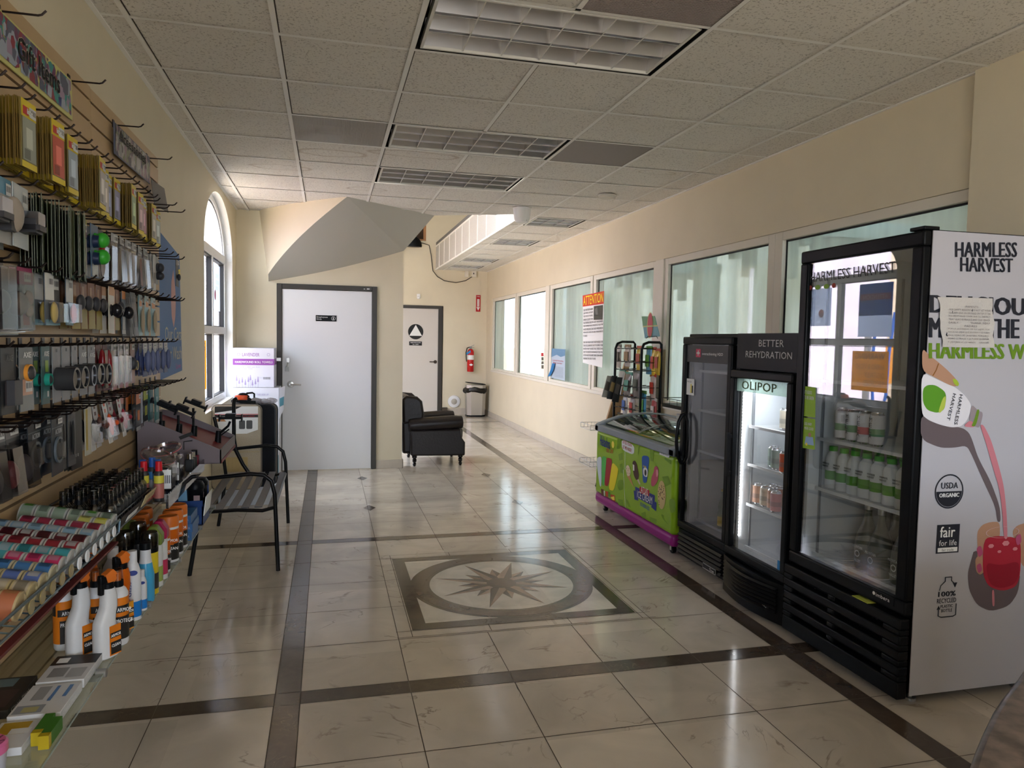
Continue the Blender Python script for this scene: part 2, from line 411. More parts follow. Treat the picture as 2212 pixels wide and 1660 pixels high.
for i in range(0, 8):
    for j in range(-12, 20):
        if (i, j) in HOLES: continue
        x0, y0 = TX+i*TT, TY+j*TT
        for rg in REG:
            p = clip([(x0, y0), (x0+TT, y0), (x0+TT, y0+TT), (x0, y0+TT)], rg)
            if p: ce.poly([(a, b, CZ) for a, b in p])
LT = {(3, 0), (4, 0), (3, 3), (4, 3), (3, 5), (4, 5)}
for rg in REG:
    for i in range(0, 8):
        for j in range(-12, 20):
            x0, y0 = TX+i*TT, TY+j*TT
            if not ((i, j) in LT and (i-1, j) in LT):
                p = clip([(x0-.012, y0-.012), (x0+.012, y0-.012), (x0+.012, y0+TT-.012), (x0-.012, y0+TT-.012)], rg)
                if p: tb.m(tbar).poly([(a, b, CZ-.006) for a, b in p])
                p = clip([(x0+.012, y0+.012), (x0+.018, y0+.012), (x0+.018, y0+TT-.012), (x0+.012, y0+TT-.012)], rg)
                if p and (i, j) not in HOLES: tb.m(bar_shade).poly([(a, b, CZ-.002) for a, b in p])
                tb.m(tbar)
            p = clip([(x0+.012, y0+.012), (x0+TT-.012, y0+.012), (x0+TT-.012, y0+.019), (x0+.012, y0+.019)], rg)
            if p and (i, j) not in HOLES: tb.m(bar_shade).poly([(a, b, CZ-.002) for a, b in p]); tb.m(tbar)
            p = clip([(x0+.012, y0-.012), (x0+TT-.012, y0-.012), (x0+TT-.012, y0+.012), (x0+.012, y0+.012)], rg)
            if p: tb.poly([(a, b, CZ-.005) for a, b in p])
for x, s_ in ((XL, 1), (XR, -1)):
    tb.box(x, x+s_*.022, -3.5, 14.35 if s_ < 0 else 8.46, CZ-.007, CZ-.002)
ceiling = struct(ce.build('ceiling')); tb.build('ceiling_grid', ceiling)
# slab above the tiles so that no daylight leaks through
pl = MB(mat('plenum_grey', (.2, .2, .2), .9)); pl.box(XL-.2, XR+.2, -3.6, 7.2, 3.3, 3.4); pl.box(2.06, XR+.2, 7.2, 14.4, 3.32, 3.4)
pl.build('ceiling_slab', ceiling)
# troffers
refl = mat('troffer_reflector', (.66, .66, .68), .32, 1); blade = mat('louver_blade', (.72, .72, .74), .25, 1); lfr = mat('light_frame_white', (.78, .77, .73), .4)
gapm = mat('black_gap', (.005, .005, .005), .8)
def troffer(i, j, label, nx=2, cells=6, far=False):
    x0, y0 = TX+i*TT, TY+j*TT; x1, y1 = x0+nx*TT, y0+TT; cx_, cy_ = (x0+x1)/2, (y0+y1)/2
    t = thing('ceiling_light', label, 'light', (cx_, cy_, CZ), group='recessed louvered ceiling lights')
    hx, hy = (x1-x0)/2-.012, TT/2-.012
    b = MB(gapm); b.box(-hx, hx, -hy, hy, .125, .13)
    for s_ in (-1, 1): b.box(s_*hx-.002, s_*hx+.002, -hy, hy, 0, .125); b.box(-hx, hx, s_*hy-.002, s_*hy+.002, 0, .125)
    b.build('housing', t)
    b = MB(lfr); fx, fy = hx-.022, hy-.014
    for s_ in (-1, 1): b.box(s_*fx, s_*(fx-.012), -fy, fy, -.004, .03); b.box(-fx, fx, s_*fy, s_*(fy-.012), -.0045, .029)
    b.build('frame', t)
    b = MB(refl); n = 3; sy = 2*(fy-.012)/n
    for k in range(n):                    # parabolic troughs
        c0 = -fy+.012+k*sy; prof = [(c0+sy*u, .008+.085*(1-(2*u-1)**2)) for u in [q_/8 for q_ in range(9)]]
        b.add([(x, y, z_) for y, z_ in prof for x in (-fx+.012, fx-.012)], [(2*a, 2*a+1, 2*a+3, 2*a+2) for a in range(8)])
    b.build('reflector', t)
    b = MB(blade); sx = 2*(fx-.012)/cells
    for k in range(1, n): b.add([(-fx, -fy+.012+k*sy-.002, 0), (fx, -fy+.012+k*sy-.002, 0), (fx, -fy+.012+k*sy+.002, 0), (-fx, -fy+.012+k*sy+.002, 0), (-fx, -fy+.012+k*sy, .03), (fx, -fy+.012+k*sy, .03)], [(0, 1, 2, 3), (0, 1, 5, 4), (3, 2, 5, 4)])
    for k in range(0, cells+1):
        X = -fx+.012+k*sx; wv = .006
        b.m(lfr).add([(X-.003, -fy+.012, -.001), (X+.003, -fy+.012, -.001), (X+.003, fy-.012, -.001), (X-.003, fy-.012, -.001)], [(0, 1, 2, 3)]).m(blade).add([(X-.0025, -fy+.012, 0), (X+.0025, -fy+.012, 0), (X+.0025, fy-.012, 0), (X-.0025, fy-.012, 0), (X-wv, -fy+.012, .055), (X+wv, -fy+.012, .055), (X+wv, fy-.012, .055), (X-wv, fy-.012, .055)],
              [(0, 1, 2, 3), (1, 5, 6, 2), (0, 4, 7, 3)])
    b.build('louver', t)
    return t
troffer(3, 0, 'largest recessed louvered ceiling light, nearest the viewer')
troffer(3, 3, 'recessed louvered ceiling light between two grey air grilles')
troffer(3, 5, 'recessed louvered ceiling light nearest the slanted stair underside')
for j, s_ in ((8, 'first recessed square light beyond the small ceiling dome, above the windows'), (11, 'second small square louvered light of the far ceiling strip'),
              (15, 'third small square louvered light of the far ceiling strip'), (17, 'farthest small square light of the far ceiling strip, by the back wall')):
    troffer(6, j, s_, 1, 3)
vent_m = mat('grille_metal', (.30, .27, .26), .5, .3); vent_w = mat('grille_dusty', (.42, .39, .36), .6, .2)
def vent(i, j, label, n, mm, slats=False, w=.006):
    x0, y0 = TX+i*TT, TY+j*TT; t = thing('ceiling_vent', label, 'vent', (x0+TT/2, y0+TT/2, CZ)); h = TT/2-.012
    b = MB(gapm); b.box(-h, h, -h, h, .05, .055); b.build('backing', t)
    b = MB(mm)
    for k in range(n+1):
        p = -h+2*h*k/n; b.box(p-w/2, p+w/2, -h, h, -.002, .012)
        if not slats: b.box(-h, h, p-w/2, p+w/2, -.003, .011)
    b.build('grille', t); return t
vent(4, -1, 'eggcrate air grille behind the nearest ceiling light, cut by the photo top', 44, mat('grille_tan', (.36, .31, .30), .5, .2), w=.0045)
vent(5, 3, 'dark fine-mesh ceiling air grille right of the middle light', 60, vent_m, w=.0062)
vl = vent(2, 3, 'dusty perforated ceiling vent with pale rectangle showing through, left of the middle light', 60, vent_w, True, w=.0085)
b = MB(mat('vent_filter', (.62, .6, .56), .8)); b.box(-.2, .02, -.04, .12, .016, .02); b.box(.02, .19, -.12, .0, .016, .02); b.build('filter_panel', vl)
# ================================================================ walls
def wall(name, boxes, m=cream):
    b = MB(m)
    for q_ in boxes: b.box(*q_)
    return struct(b.build(name))
# right wall: windows y 3.02-6.35.. with sill .93 and head 2.25
WZ0, WZ1 = .935, 2.31
wr = [(XR, XR+.25, -3.5, 3.0, 0, 3.4), (XR, XR+.25, 3.0, 14.5, 0, WZ0-.03), (XR, XR+.25, 3.0, 14.5, WZ1, 5.4), (XR, XR+.25, 13.86, 14.5, WZ0-.03, WZ1)]
wall('wall_right', wr)
wall('trim_1', [(XR-.028, XR, .4, 2.985, 0, CZ)])                                      # pier beside the big window
# arched left wall
AY, AZ, AA, AB, SILL = 7.225, 2.27, .90, .53, .86
def arch(k=0.0, n=20):
    return [(AY+(AA-k)*math.cos(PI*i/n), AZ+(AB-k)*math.sin(PI*i/n)) for i in range(n+1)]
lw = MB(cream)
A = arch()
for x in (XL, -1.22):
    for (y0, z0), (y1, z1) in zip(A[:-1], A[1:]): lw.poly([(x, y0, z0), (x, y1, z1), (x, y1, 3.4), (x, y0, 3.4)])
lw.box(-1.22, XL, AY-AA, AY+AA, 0, SILL)
for y0, y1, z0, z1 in ((.0, AY-AA, 0, 3.4), (AY+AA, 8.9, 0, 5.4), (-3.6, -2.9, 0, 3.4), (-2.9, -1.5, 0, .9), (-2.9, -1.5, 2.7, 3.4), (-1.5, 0, 0, 3.4), (8.9, 12.0, 0, .5), (8.9, 12.0, 2.9, 5.4), (12.0, 14.6, 0, 5.4)):
    lw.box(-1.22, XL, y0, y1, z0, z1)
lw.build('wall_left')['kind'] = 'structure'
rv = MB(mat('white_reveal', (.78, .77, .74), .5)); O = [(AY+AA-.003, SILL+.003)]+arch(.003)+[(AY-AA+.003, SILL+.003)]
for (y0, z0), (y1, z1) in zip(O, O[1:]+O[:1]): rv.poly([(XL+.001, y0, z0), (XL+.001, y1, z1), (-1.22, y1, z1), (-1.22, y0, z0)])
struct(rv.build('trim_2'))
# arched window
wn1 = sroot('window_1', (-1.06, AY, SILL)); fm = mat('window_frame_white', (.88, .88, .89), .4); gk = mat('black_gasket', (.01, .01, .012), .5)
b = MB(fm); X0, X1 = -1.10, -1.035
Ai = arch(.055)
for (p, p2, q1, q2) in zip(A[:-1], A[1:], Ai[:-1], Ai[1:]):
    for x in (X0, X1): b.poly([(x, *p), (x, *p2), (x, *q2), (x, *q1)])
    b.poly([(X0, *q1), (X0, *q2), (X1, *q2), (X1, *q1)])
for y0, y1 in ((AY-AA, AY-AA+.055), (AY+AA-.055, AY+AA), (AY-.03+.06, AY+.03+.06)): b.box(X0, X1, y0, y1, SILL, AZ)
for z0, z1 in ((SILL, SILL+.06), (1.52, 1.59), (2.24, 2.32)): b.box(X0-.002, X1+.002, AY-AA, AY+AA, z0, z1)
wb(b, 'frame', wn1)
b = MB(gk)
for y0, y1 in ((AY-AA+.055, AY+.03), (AY+.09, AY+AA-.055)):
    for z0, z1 in ((SILL+.06, 1.52), (1.59, 2.24)):
        for k_ in (0, 1):
            yy = y0 if k_ == 0 else y1-.008; b.box(X0+.012, X1-.008, yy, yy+.008, z0, z1)
            zz = z0 if k_ == 0 else z1-.012; b.box(X0+.012, X1-.008, y0, y1, zz, zz+.008)
for (p, p2, q1, q2) in zip(Ai[:-1], Ai[1:], arch(.07)[:-1], arch(.07)[1:]): b.poly([(-1.05, *p), (-1.05, *p2), (-1.05, *q2), (-1.05, *q1)])
wb(b, 'gasket', wn1)
b = MB(pane_m); b.box(-1.075, -1.07, AY-AA+.05, AY+AA-.05, SILL+.05, 2.25); b.prism([(-1.075, *p) for p in arch(.05)], (.004, 0, 0)); wb(b, 'pane', wn1)
# stair wall with the employees door
wy = 8.46
wall('wall_back_left', [(XL-.1, -.545, wy, wy+.15, 0, 5.4), (.545, .843, wy, wy+.15, 0, 5.4), (-.545, .545, wy, wy+.15, 2.09, 5.4)])
wall('wall_back', [(XL-.2, 1.02, 14.35, 14.6, 0, 5.4), (2.22, XR+.25, 14.35, 14.6, 0, 5.4), (1.02, 2.22, 14.35, 14.6, 2.16, 3.45), (1.02, 1.50, 14.35, 14.6, 3.45, 5.4), (1.50, 2.22, 14.35, 14.6, 4.2, 5.4), (1.86, 2.22, 14.35, 14.6, 3.45, 4.2)])
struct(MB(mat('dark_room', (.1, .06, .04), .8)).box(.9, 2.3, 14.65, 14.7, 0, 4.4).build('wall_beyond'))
b = MB(mat('amber_wood', (.35, .15, .04), .4)); b.box(1.50, 1.86, 14.34, 14.4, 3.42, 3.45); b.box(1.81, 1.86, 14.34, 14.4, 3.45, 4.2); struct(b.build('window_2'))
b = MB(cream); b.box(XL-.2, XR+.25, -3.7, -3.55, 2.75, 3.4); b.box(XL-.2, XR+.25, -3.7, -3.55, 0, .75); b.box(XL-.2, .0, -3.7, -3.55, 0, 3.4); b.box(XL-.2, XL, -3.7, -3.55, 0, 3.4); b.box(XR-.3, XR+.25, -3.7, -3.55, 0, 3.4); struct(b.build('wall_front'))
b = MB(fm)
for x in (-.2, .8, 1.9): b.box(x, x+.06, -3.66, -3.6, .1, 2.75)
b.box(XL, 2.8, -3.66, -3.6, 2.1, 2.16); struct(b.build('window_3'))  # unseen storefront bars, added with an opening so daylight enters from behind
b = MB(fm)
for y in (-2.2,): b.box(-1.12, -1.06, y-.03, y+.03, .9, 2.7)
struct(b.build('window_4'))  # unseen side window, added and sized for daylight from behind left
b = MB(cream); b.box(XL-.2, 2.06, 7.35, 14.6, 5.3, 5.4); b.box(XL-.2, XR+.25, 14.3, 14.6, 5.3, 5.4); b.box(2.06, XR+.25, 7.35, 14.6, 5.3, 5.4)
b.box(1.12, 2.10, 7.45, 7.5, 2.9, 5.4); struct(b.build('ceiling_upper'))
# dropped soffit face (tiled) at the void
sf = MB(mat('soffit_tile', (.60, .59, .56), .8, noise=.08, nscale=90)); sf.box(2.06, 2.075, 7.6, 14.35, CZ, 3.32)
so_ = struct(sf.build('trim_3')); b = MB(tbar)
y = 7.8
while y < 14.3: b.box(2.052, 2.06, y-.01, y+.01, CZ, 3.32); y += TT
b.box(2.045, 2.06, 7.6, 14.35, CZ-.012, CZ+.012); b.box(2.05, 2.09, 7.6, 14.35, 3.31, 3.335); b.build('soffit_grid', so_)
# stair underside: pale fascia and grey soffit
def lerp(a, b, t): return Vector(a)*(1-t)+Vector(b)*t
PA = Vector((-.631, wy, 2.109)); PB = Vector((.18, 7.32, CZ)); PC = Vector((1.14, 8.10, CZ)); PD = Vector((.843, wy, 2.511))
def planc(t):                              # plan curve of the stair fascia along the ceiling
    p = lerp((-.721, 8.42, 0), (.18, 7.32, 0), t); n_ = Vector((-.77, -.63, 0)); return p+n_*(.05*math.sin(PI*t))
def outer(t):
    p = planc(.08+.92*t); zz = 2.109+(CZ-2.109)*(t**.86); return Vector((p.x, p.y, zz))
N_ = 18
fa = MB(cream)
top = [Vector((planc(i/N_).x, planc(i/N_).y, CZ)) for i in range(N_+1)]; bot = [outer(i/N_) for i in range(N_+1)]
bot[0] = PA; bot[-1] = PB
fa.add([p for p in top]+[p for p in bot], [(i, i+1, N_+2+i, N_+1+i) for i in range(N_)])
fa.build('trim_4')['kind'] = 'structure'
sm = MB(mat('soffit_grey_paint', (.50, .49, .45), .6)); K = 10; vs = []
def inner(t):
    p = lerp(PA, PD, t); p.z -= .03*math.sin(PI*t); return p
for i in range(N_+1):
    t = i/N_; a = bot[i]; c_ = inner(t)
    for k in range(K+1):
        s_ = k/K; p = lerp(c_, a, s_)
        if i == N_: p = lerp(PD, PC, 0) if k == 0 else lerp(PD, PB, s_)
        vs.append(p)
fs = [(i*(K+1)+k, (i+1)*(K+1)+k, (i+1)*(K+1)+k+1, i*(K+1)+k+1) for i in range(N_) for k in range(K)]
sm.add(vs, fs); sm.poly([PD, PB, PC])
struct(sm.build('trim_5'))
# base tiles
b = None; bb = mat('base_tile', (.52, .46, .38), .3, noise=.08, nscale=9)
b = MB(bb); b.box(XR-.012, XR, 3.0, 14.35, 0, .10); struct(b.build('baseboard_right', bevel=.003))
b = MB(bb); b.box(.545, .855, wy-.015, wy, 0, .10); b.box(.843, .858, wy-.015, wy+.15, 0, .10); struct(b.build('baseboard_middle', bevel=.003))
b = MB(bb); b.box(2.22, XR, 14.335, 14.35, 0, .13); struct(b.build('baseboard_back'))
# ================================================================ doors
def text_part(parent, name, m_, *items):
    b = MB(m_)
    for it in items: b.text(*it)
    return wb(b, name, parent)
NY = (0, -1, 0); XP_ = (1, 0, 0); ZP = (0, 0, 1)
d = sroot('door_1', (0, wy, 0))
b = MB(dark_trim)
b.box(-.545, -.490, wy-.025, wy+.1, 0, 2.09); b.box(.490, .545, wy-.025, wy+.1, 0, 2.09); b.box(-.490, .490, wy-.025, wy+.1, 2.035, 2.09); wb(b, 'frame', d, bevel=.004)
b = MB(mat('door_white', (.77, .77, .78), .4)); b.box(-.487, .487, wy-.005, wy+.04, .006, 2.032); wb(b, 'leaf', d, bevel=.002)
b = MB(steel); b.lathe([(.036, 0), (.034, .012), (.012, .016), (.012, .05), (.0, .05)], (-.40, wy-.005, .975), 20, Matrix.Rotation(PI/2, 3, 'X')); b.tube([(-.40, wy-.05, .975), (-.36, wy-.055, .975), (-.285, wy-.05, .972)], .009); wb(b, 'lever_handle', d)
b = MB(steel); b.box(-.58, -.50, wy-.06, wy-.025, 1.235, 1.27); b.box(-.44, -.41, wy-.02, wy-.005, 1.22, 1.27); b.tube([(-.425, wy-.03, 1.22), (-.435, wy-.035, 1.18), (-.428, wy-.03, 1.15)], .005); b.m(mat('padlock', (.25, .24, .22), .4, .8)).box(-.452, -.418, wy-.045, wy-.018, 1.12, 1.17); wb(b, 'hasp_lock', d)
b = MB(black_plastic); p0, p1, p2 = at(682, 694, y=wy-.006), at(727, 694, y=wy-.006), at(682, 681, y=wy-.006); b.box(p0.x, p1.x, wy-.011, wy-.005, p0.z, p0.z+.067)
sgn = wb(b, 'door_sign', d, bevel=.002)
b = MB(paper); b.text('Employees\nOnly', (p0.x+.01, wy-.012, p0.z+.012), XP_, ZP, .042, .12, .01); b.annulus((p1.x-.035, wy-.012, p0.z+.034), .019, .022, XP_, ZP); b.disc((p1.x-.035, wy-.012, p0.z+.045), .004, XP_, ZP, 10); b.box(p1.x-.040, p1.x-.03, wy-.012, wy-.0115, p0.z+.02, p0.z+.04); b.build('lettering', sgn)
b = MB(paper); b.box(.395, .41, wy-.027, wy-.0255, 2.055, 2.062); b.box(.43, .46, wy-.027, wy-.0255, 2.055, 2.066); wb(b, 'frame_label', d)
by = 14.35
d = sroot('door_2', (1.6, by, 0))
b = MB(dark_trim); b.box(1.02, 1.08, by-.03, by+.1, 0, 2.16); b.box(2.12, 2.20, by-.03, by+.1, 0, 2.16); b.box(1.08, 2.12, by-.03, by+.1, 2.10, 2.16); wb(b, 'frame', d)
b = MB(mat('restroom_door', (.62, .58, .53), .45)); b.box(1.08, 2.12, by-.005, by+.04, .01, 2.10); wb(b, 'leaf', d)
c1 = at(898, 717, y=by-.01); b = MB(ink); b.disc(tuple(c1), .150, XP_, ZP, 40); b.m(paper).poly([(c1.x, by-.012, c1.z+.135), (c1.x-.125, by-.012, c1.z-.08), (c1.x+.125, by-.012, c1.z-.08)]); sgn = wb(b, 'door_sign', d)
b = MB(ink); b.box(c1.x-.125, c1.x+.125, by-.012, by-.006, c1.z-.27, c1.z-.19); s2 = wb(b, 'name_plate', d)
b = MB(paper); b.text('RESTROOM', (c1.x-.10, by-.013, c1.z-.225), XP_, ZP, .022, .2); b.text('ALL USERS', (c1.x-.06, by-.013, c1.z-.257), XP_, ZP, .018, .12); b.build('lettering', s2)
b = MB(mat('bronze_handle', (.06, .045, .035), .35, .7)); hp = at(938, 782, y=by); b.lathe([(.036, 0), (.03, .015), (.01, .02), (.01, .05), (0, .05)], (hp.x+.02, by, hp.z), 16, Matrix.Rotation(PI/2, 3, 'X')); b.bar((hp.x+.02, by-.05, hp.z), (hp.x-.10, by-.05, hp.z), .015, .018); wb(b, 'lever_handle', d)
# ================================================================ right windows
carglass = glass('fogged_glass', (.90, .94, .93), 1.45, 0, .42, (.66, .71, .67), (1, 5, .6))
WD = [(12.12, 13.80), (10.32, 11.95), (8.42, 10.02), (6.64, 8.26), (4.71, 6.36), (3.0, 4.58)]
for k, (y0, y1) in enumerate(WD):
    r_ = sroot('window_%d' % (5+k), (XR+.05, (y0+y1)/2, WZ0)); b = MB(cream_trim)
    xf0, xf1 = XR+.012, XR+.075
    b.box(xf0, xf1, y0-.06, y0+.02, WZ0-.03, WZ1); b.box(xf0, xf1, y1-.02, y1+.07, WZ0-.03, WZ1)
    b.box(xf0, xf1, y0+.02, y1-.02, WZ0-.03, WZ0+.03); b.box(xf0, xf1, y0+.02, y1-.02, 2.25, WZ1)
    wb(b, 'frame', r_, bevel=.003)
    b = MB(gk); b.box(xf0+.03, xf0+.034, y1-.036, y1-.02, WZ0+.03, 2.25); b.box(xf0+.03, xf0+.034, y0, y1, 2.238, 2.25); b.box(xf0+.034, xf0+.038, y0+.02, y0+.026, WZ0+.03, 2.25); wb(b, 'gasket', r_)
    b = MB(carglass); b.box(XR+.052, XR+.057, y0, y1, WZ0+.02, 2.26); wb(b, 'pane', r_)
b = MB(cream_trim)
for y in (10.1, 6.41): b.box(XR-.004, XR+.06, y, y+.17, WZ0-.03, WZ1)
b.box(XR-.014, XR+.02, 3.0, 13.86, WZ0-.045, WZ0-.005); struct(b.build('trim_6', bevel=.003))
# ================================================================ wash bay beyond the windows, seen through the glass
tw = mat('bay_wall_teal', (.50, .56, .54), .4, noise=.15, nscale=2); tc_ = mat('bay_roof', (.52, .54, .46), .6, noise=.2, nscale=1.5)
b = MB(tw); b.box(7.6, 7.8, -6, 17.5, 0, 3.3); b.box(7.6, 7.8, -6, 17.5, 3.9, 4.3); b.box(5.5, 7.8, 17.4, 17.6, 0, 4.3)
for y in (-4, -1, 2, 5, 8, 11, 14): b.box(7.6, 7.8, y-.8, y+.8, 3.3, 3.9)
struct(b.build('wall_bay'))
b = MB(tc_); b.box(3.35, 7.8, -6, 18, 4.2, 4.3)
for y in range(-5, 18, 2): b.box(3.35, 7.8, y-.1, y+.1, 3.95, 4.2)
struct(b.build('ceiling_bay'))
b = MB(mat('bay_floor', (.38, .38, .36), .35, noise=.2, nscale=3)); b.box(3.35, 8.5, -8, 17.5, -.12, -.02); struct(b.build('floor_bay'))
b = MB(mat('sunlit_ground', (.72, .58, .42), .8)); b.box(-30, 40, -40, 60, -.25, -.15); struct(b.build('floor_outside'))
b = MB(mat('tan_stucco', (.75, .66, .52), .8)); b.box(5, 20, 27, 28, 0, 1.2); struct(b.build('wall_street'))
bay0 = bay = mat('bay_pipe', (.22, .32, .34), .35, .4)
for k, y in enumerate((3.6, 7.6, 12.4)):
    t = thing('wash_arch', ['dark blurred wash arch seen through the large window behind the coolers', 'blurred wash arch behind the window with the attention poster', 'blurred wash arch seen through the far windows'][k], 'car wash arch', (5.6, y, 0))
    b = MB(bay); b.box(-1.5, -1.32, -.1, .1, 0, 3.0); b.build('upright', t); b = MB(bay); b.box(1.32, 1.5, -.1, .1, 0, 3.0); b.build('upright', t)
    b = MB(bay); b.box(-1.5, 1.5, -.14, .14, 2.8, 3.0); b.build('crossbeam', t)
    b = MB(mat('bay_brush', (.16, .24, .25), .9, noise=.4, nscale=30))
    for j in range(14): b.box(-1.25+j*.18, -1.15+j*.18, -.08, .08, 1.7+1.0*(j/14 if k == 0 else 1-.2*(j % 3)), 2.8)
    b.build('cloth_curtain', t)
lamp_m = mat('bay_lamp_warm', (1, .86, .55), .4, emit=5)
for k, (x, y) in enumerate(((4.6, 2.0), (4.6, 6.0), (4.6, 8.0), (4.6, 12.0), (6.4, 4.0), (6.4, 6.0), (6.4, 10.0))):
    t = thing('bay_lamp', 'glowing warm lamp under the wash bay roof, blurred by the wet window', 'lamp', (x, y, 3.55), group='lamps under the wash bay roof'); b = MB(lamp_m); b.box(-.12, .12, -.5, .5, -.03, 0); b.build('tube', t); b = MB(bay0); b.box(-.15, .15, -.55, .55, 0, .05); b.box(-.02, .02, -.02, .02, .05, .60); b.build('housing', t)
# outside the arched window
b = MB(mat('lilac_stucco', (.62, .55, .68), .8, noise=.15, nscale=1.2)); b.box(-8.7, -8.5, -6, 24, 0, 4.4); struct(b.build('wall_outside'))
t = thing('porch_column', 'pale column with orange band outside the arched window', 'column', (-4.6, 10.2, 0))
b = MB(mat('pale_column', (.85, .68, .55), .7)); b.box(-.16, .16, -.16, .16, 0, 3.2); b.build('shaft', t); b = MB(mat('orange_band', (.9, .35, .03), .6)); b.box(-.17, .17, -.17, .17, .9, 1.6); b.build('band', t)
t = thing('fence_panel', 'pink and grey low wall outside the arched window', 'wall', (-4.8, 6.2, 0))
b = MB(mat('pink_wall', (.75, .5, .45), .8)); b.box(-.1, .1, -2.2, 1.6, 0, 1.1); b.build('panel', t)
# ================================================================ right side: coolers
seal = mat('cooler_liner_white', (.72, .74, .76), .35)
linerg = mat('cooler_liner_grey', (.62, .62, .63), .4)
door_glass = glass('cooler_door_glass', (.93, .95, .96), 1.75)
dark_glass = glass('dim_cooler_glass', (.80, .80, .82), 1.55)
wire_w = mat('white_wire', (.75, .76, .78), .3)
foot_m = mat('foot_metal', (.4, .4, .4), .3, .8)
def grille(mb, x, y0, y1, z0, z1, n, bulge=0.0):
    for k in range(n):
        z = z0+(z1-z0)*(k+.5)/n; h = (z1-z0)/n*.34; seg = 10 if bulge else 1
        for s_ in range(seg):
            a, c = y0+(y1-y0)*s_/seg, y0+(y1-y0)*(s_+1)/seg
            f = lambda y: x-bulge*math.sin(PI*(y-y0)/(y1-y0))
            mb.add([(f(a)-.012, a, z+h), (f(c)-.012, c, z+h), (f(c)-.026, c, z-h*.4), (f(a)-.026, a, z-h*.4), (f(a)-.004, a, z-h), (f(c)-.004, c, z-h)], [(0, 1, 2, 3), (3, 2, 5, 4)])
def cooler(name, label, x0, x1, y0, y1, zt, zd0, zd1, dx=.05, body=black_plastic, side=None, liner=seal, gl=door_glass, fw=.05, foot=.06, shelf_z=(), topb=0.0, wire=False):
    """x0: door front plane; body runs from x0+dx to x1"""
    t = thing(name, label, 'display cooler', (x0+.3, (y0+y1)/2, 0))
    b = MB(body); bx = x0+dx
    b.box(bx, x1, y0, y0+.025, foot, zt); b.box(bx, x1, y1-.025, y1, foot, zt); b.box(bx, x1, y0, y1, zt-.03, zt); b.box(x1-.03, x1, y0, y1, foot, zt)
    b.box(bx, x1, y0, y1, foot, zd0-.01); 
    if zd1 < zt-.06: b.box(bx, x1, y0, y1, zd1+.005, zt)
    wb(b, 'cabinet', t, bevel=.006)
    b = MB(liner); w_ = .03
    b.box(bx+.01, x1-.04, y0+.026, y0+.026+w_, zd0, zd1-.02); b.box(bx+.01, x1-.04, y1-.026-w_, y1-.026, zd0, zd1-.02)
    b.box(x1-.07, x1-.04, y0+.026, y1-.026, zd0, zd1-.02); b.box(bx+.01, x1-.04, y0+.026, y1-.026, zd0-.005, zd0+.01); b.box(bx+.01, x1-.04, y0+.026, y1-.026, zd1-.03, zd1-.012)
    wb(b, 'liner', t)
    b = MB(mat('pilaster_grey', (.35, .36, .38), .4, .5))
    for yy in (y0+.06, y1-.07):
        for xx in (bx+.07, x1-.16): b.box(xx, xx+.012, yy, yy+.008, zd0+.05, zd1-.12)
    wb(b, 'shelf_rail', t)
    for z in shelf_z:
        b = MB(wire_w); b.box(bx+.05, bx+.058, y0+.06, y1-.06, z-.016, z); 
        n = 26 if wire else 34
        for k in range(n): yy = y0+.065+(y1-y0-.13)*k/(n-1); b.box(bx+.05, x1-.09, yy-.002, yy+.002, z-.007, z-.003)
        for xx in (bx+.2, bx+.35, bx+.5): b.box(xx, xx+.006, y0+.06, y1-.06, z-.012, z-.007)
        wb(b, 'shelf', t)
    dr = MB(black_plastic); dr.box(x0, x0+.04, y0, y1, zd0, zd0+fw); dr.box(x0, x0+.04, y0, y1, zd1-fw, zd1)
    dr.box(x0, x0+.04, y0, y0+fw, zd0+fw, zd1-fw); dr.box(x0, x0+.04, y1-fw, y1, zd0+fw, zd1-fw)
    door = wb(dr, 'door', t, bevel=.009, seg=3)
    b = MB(gl); b.box(x0+.016, x0+.020, y0+fw-.01, y1-fw+.01, zd0+fw-.01, zd1-fw+.01); b.build('door_glass', door)
    for k, (xx, yy) in enumerate(((bx+.05, y0+.05), (bx+.05, y1-.05), (x1-.06, y0+.05), (x1-.06, y1-.05))):
        b = MB(foot_m); b.cyl((xx, yy, 0), (xx, yy, .012), .024, n=14); b.cyl((xx, yy, .012), (xx, yy, foot), .008, n=8); wb(b, 'foot', t)
    return t, door
MX = (0, -1, 0)                              # lettering seen from the aisle reads towards the viewer
# ---- tall cooler with the poster side
HX0, HX1, HY0, HY1 = 2.335, 3.06, 2.47, 3.262
hc, hd = cooler('display_cooler', 'tallest black glass door cooler with white drink poster covering its side', HX0, HX1, HY0, HY1, 1.99, .385, 1.985, dx=.045, fw=.062, foot=.05, shelf_z=(.45, .79, 1.045, 1.34), wire=True)
b = MB(mat('poster_white', (.46, .45, .49), .30)); b.box(2.375, HX1, HY0-.004, HY0, .045, 1.985); post = wb(b, 'side_poster', hc)
b = MB(black_plastic)                         # base grille with eight long slots
gz0, gz1, gy0, gy1, gx_ = .06, .375, HY0, HY1+.005, HX0-.02
zs = [gz0+.045+k*.066 for k in range(4)]
b.box(gx_, gx_+.05, gy0, gy1, gz0-.03, zs[0]); b.box(gx_, gx_+.05, gy0, gy1, zs[3]+.026, gz1)
for k in range(4):
    z0 = zs[k]; b.box(gx_, gx_+.05, gy0, gy0+.10, z0, z0+.026); b.box(gx_, gx_+.05, gy1-.07, gy1, z0, z0+.026); b.box(gx_+.004, gx_+.05, 2.88, 2.93, z0, z0+.026)
    if k < 3: b.box(gx_, gx_+.05, gy0, gy1, z0+.026, zs[k+1])
wb(b, 'base_grille', hc, bevel=.007, seg=3)
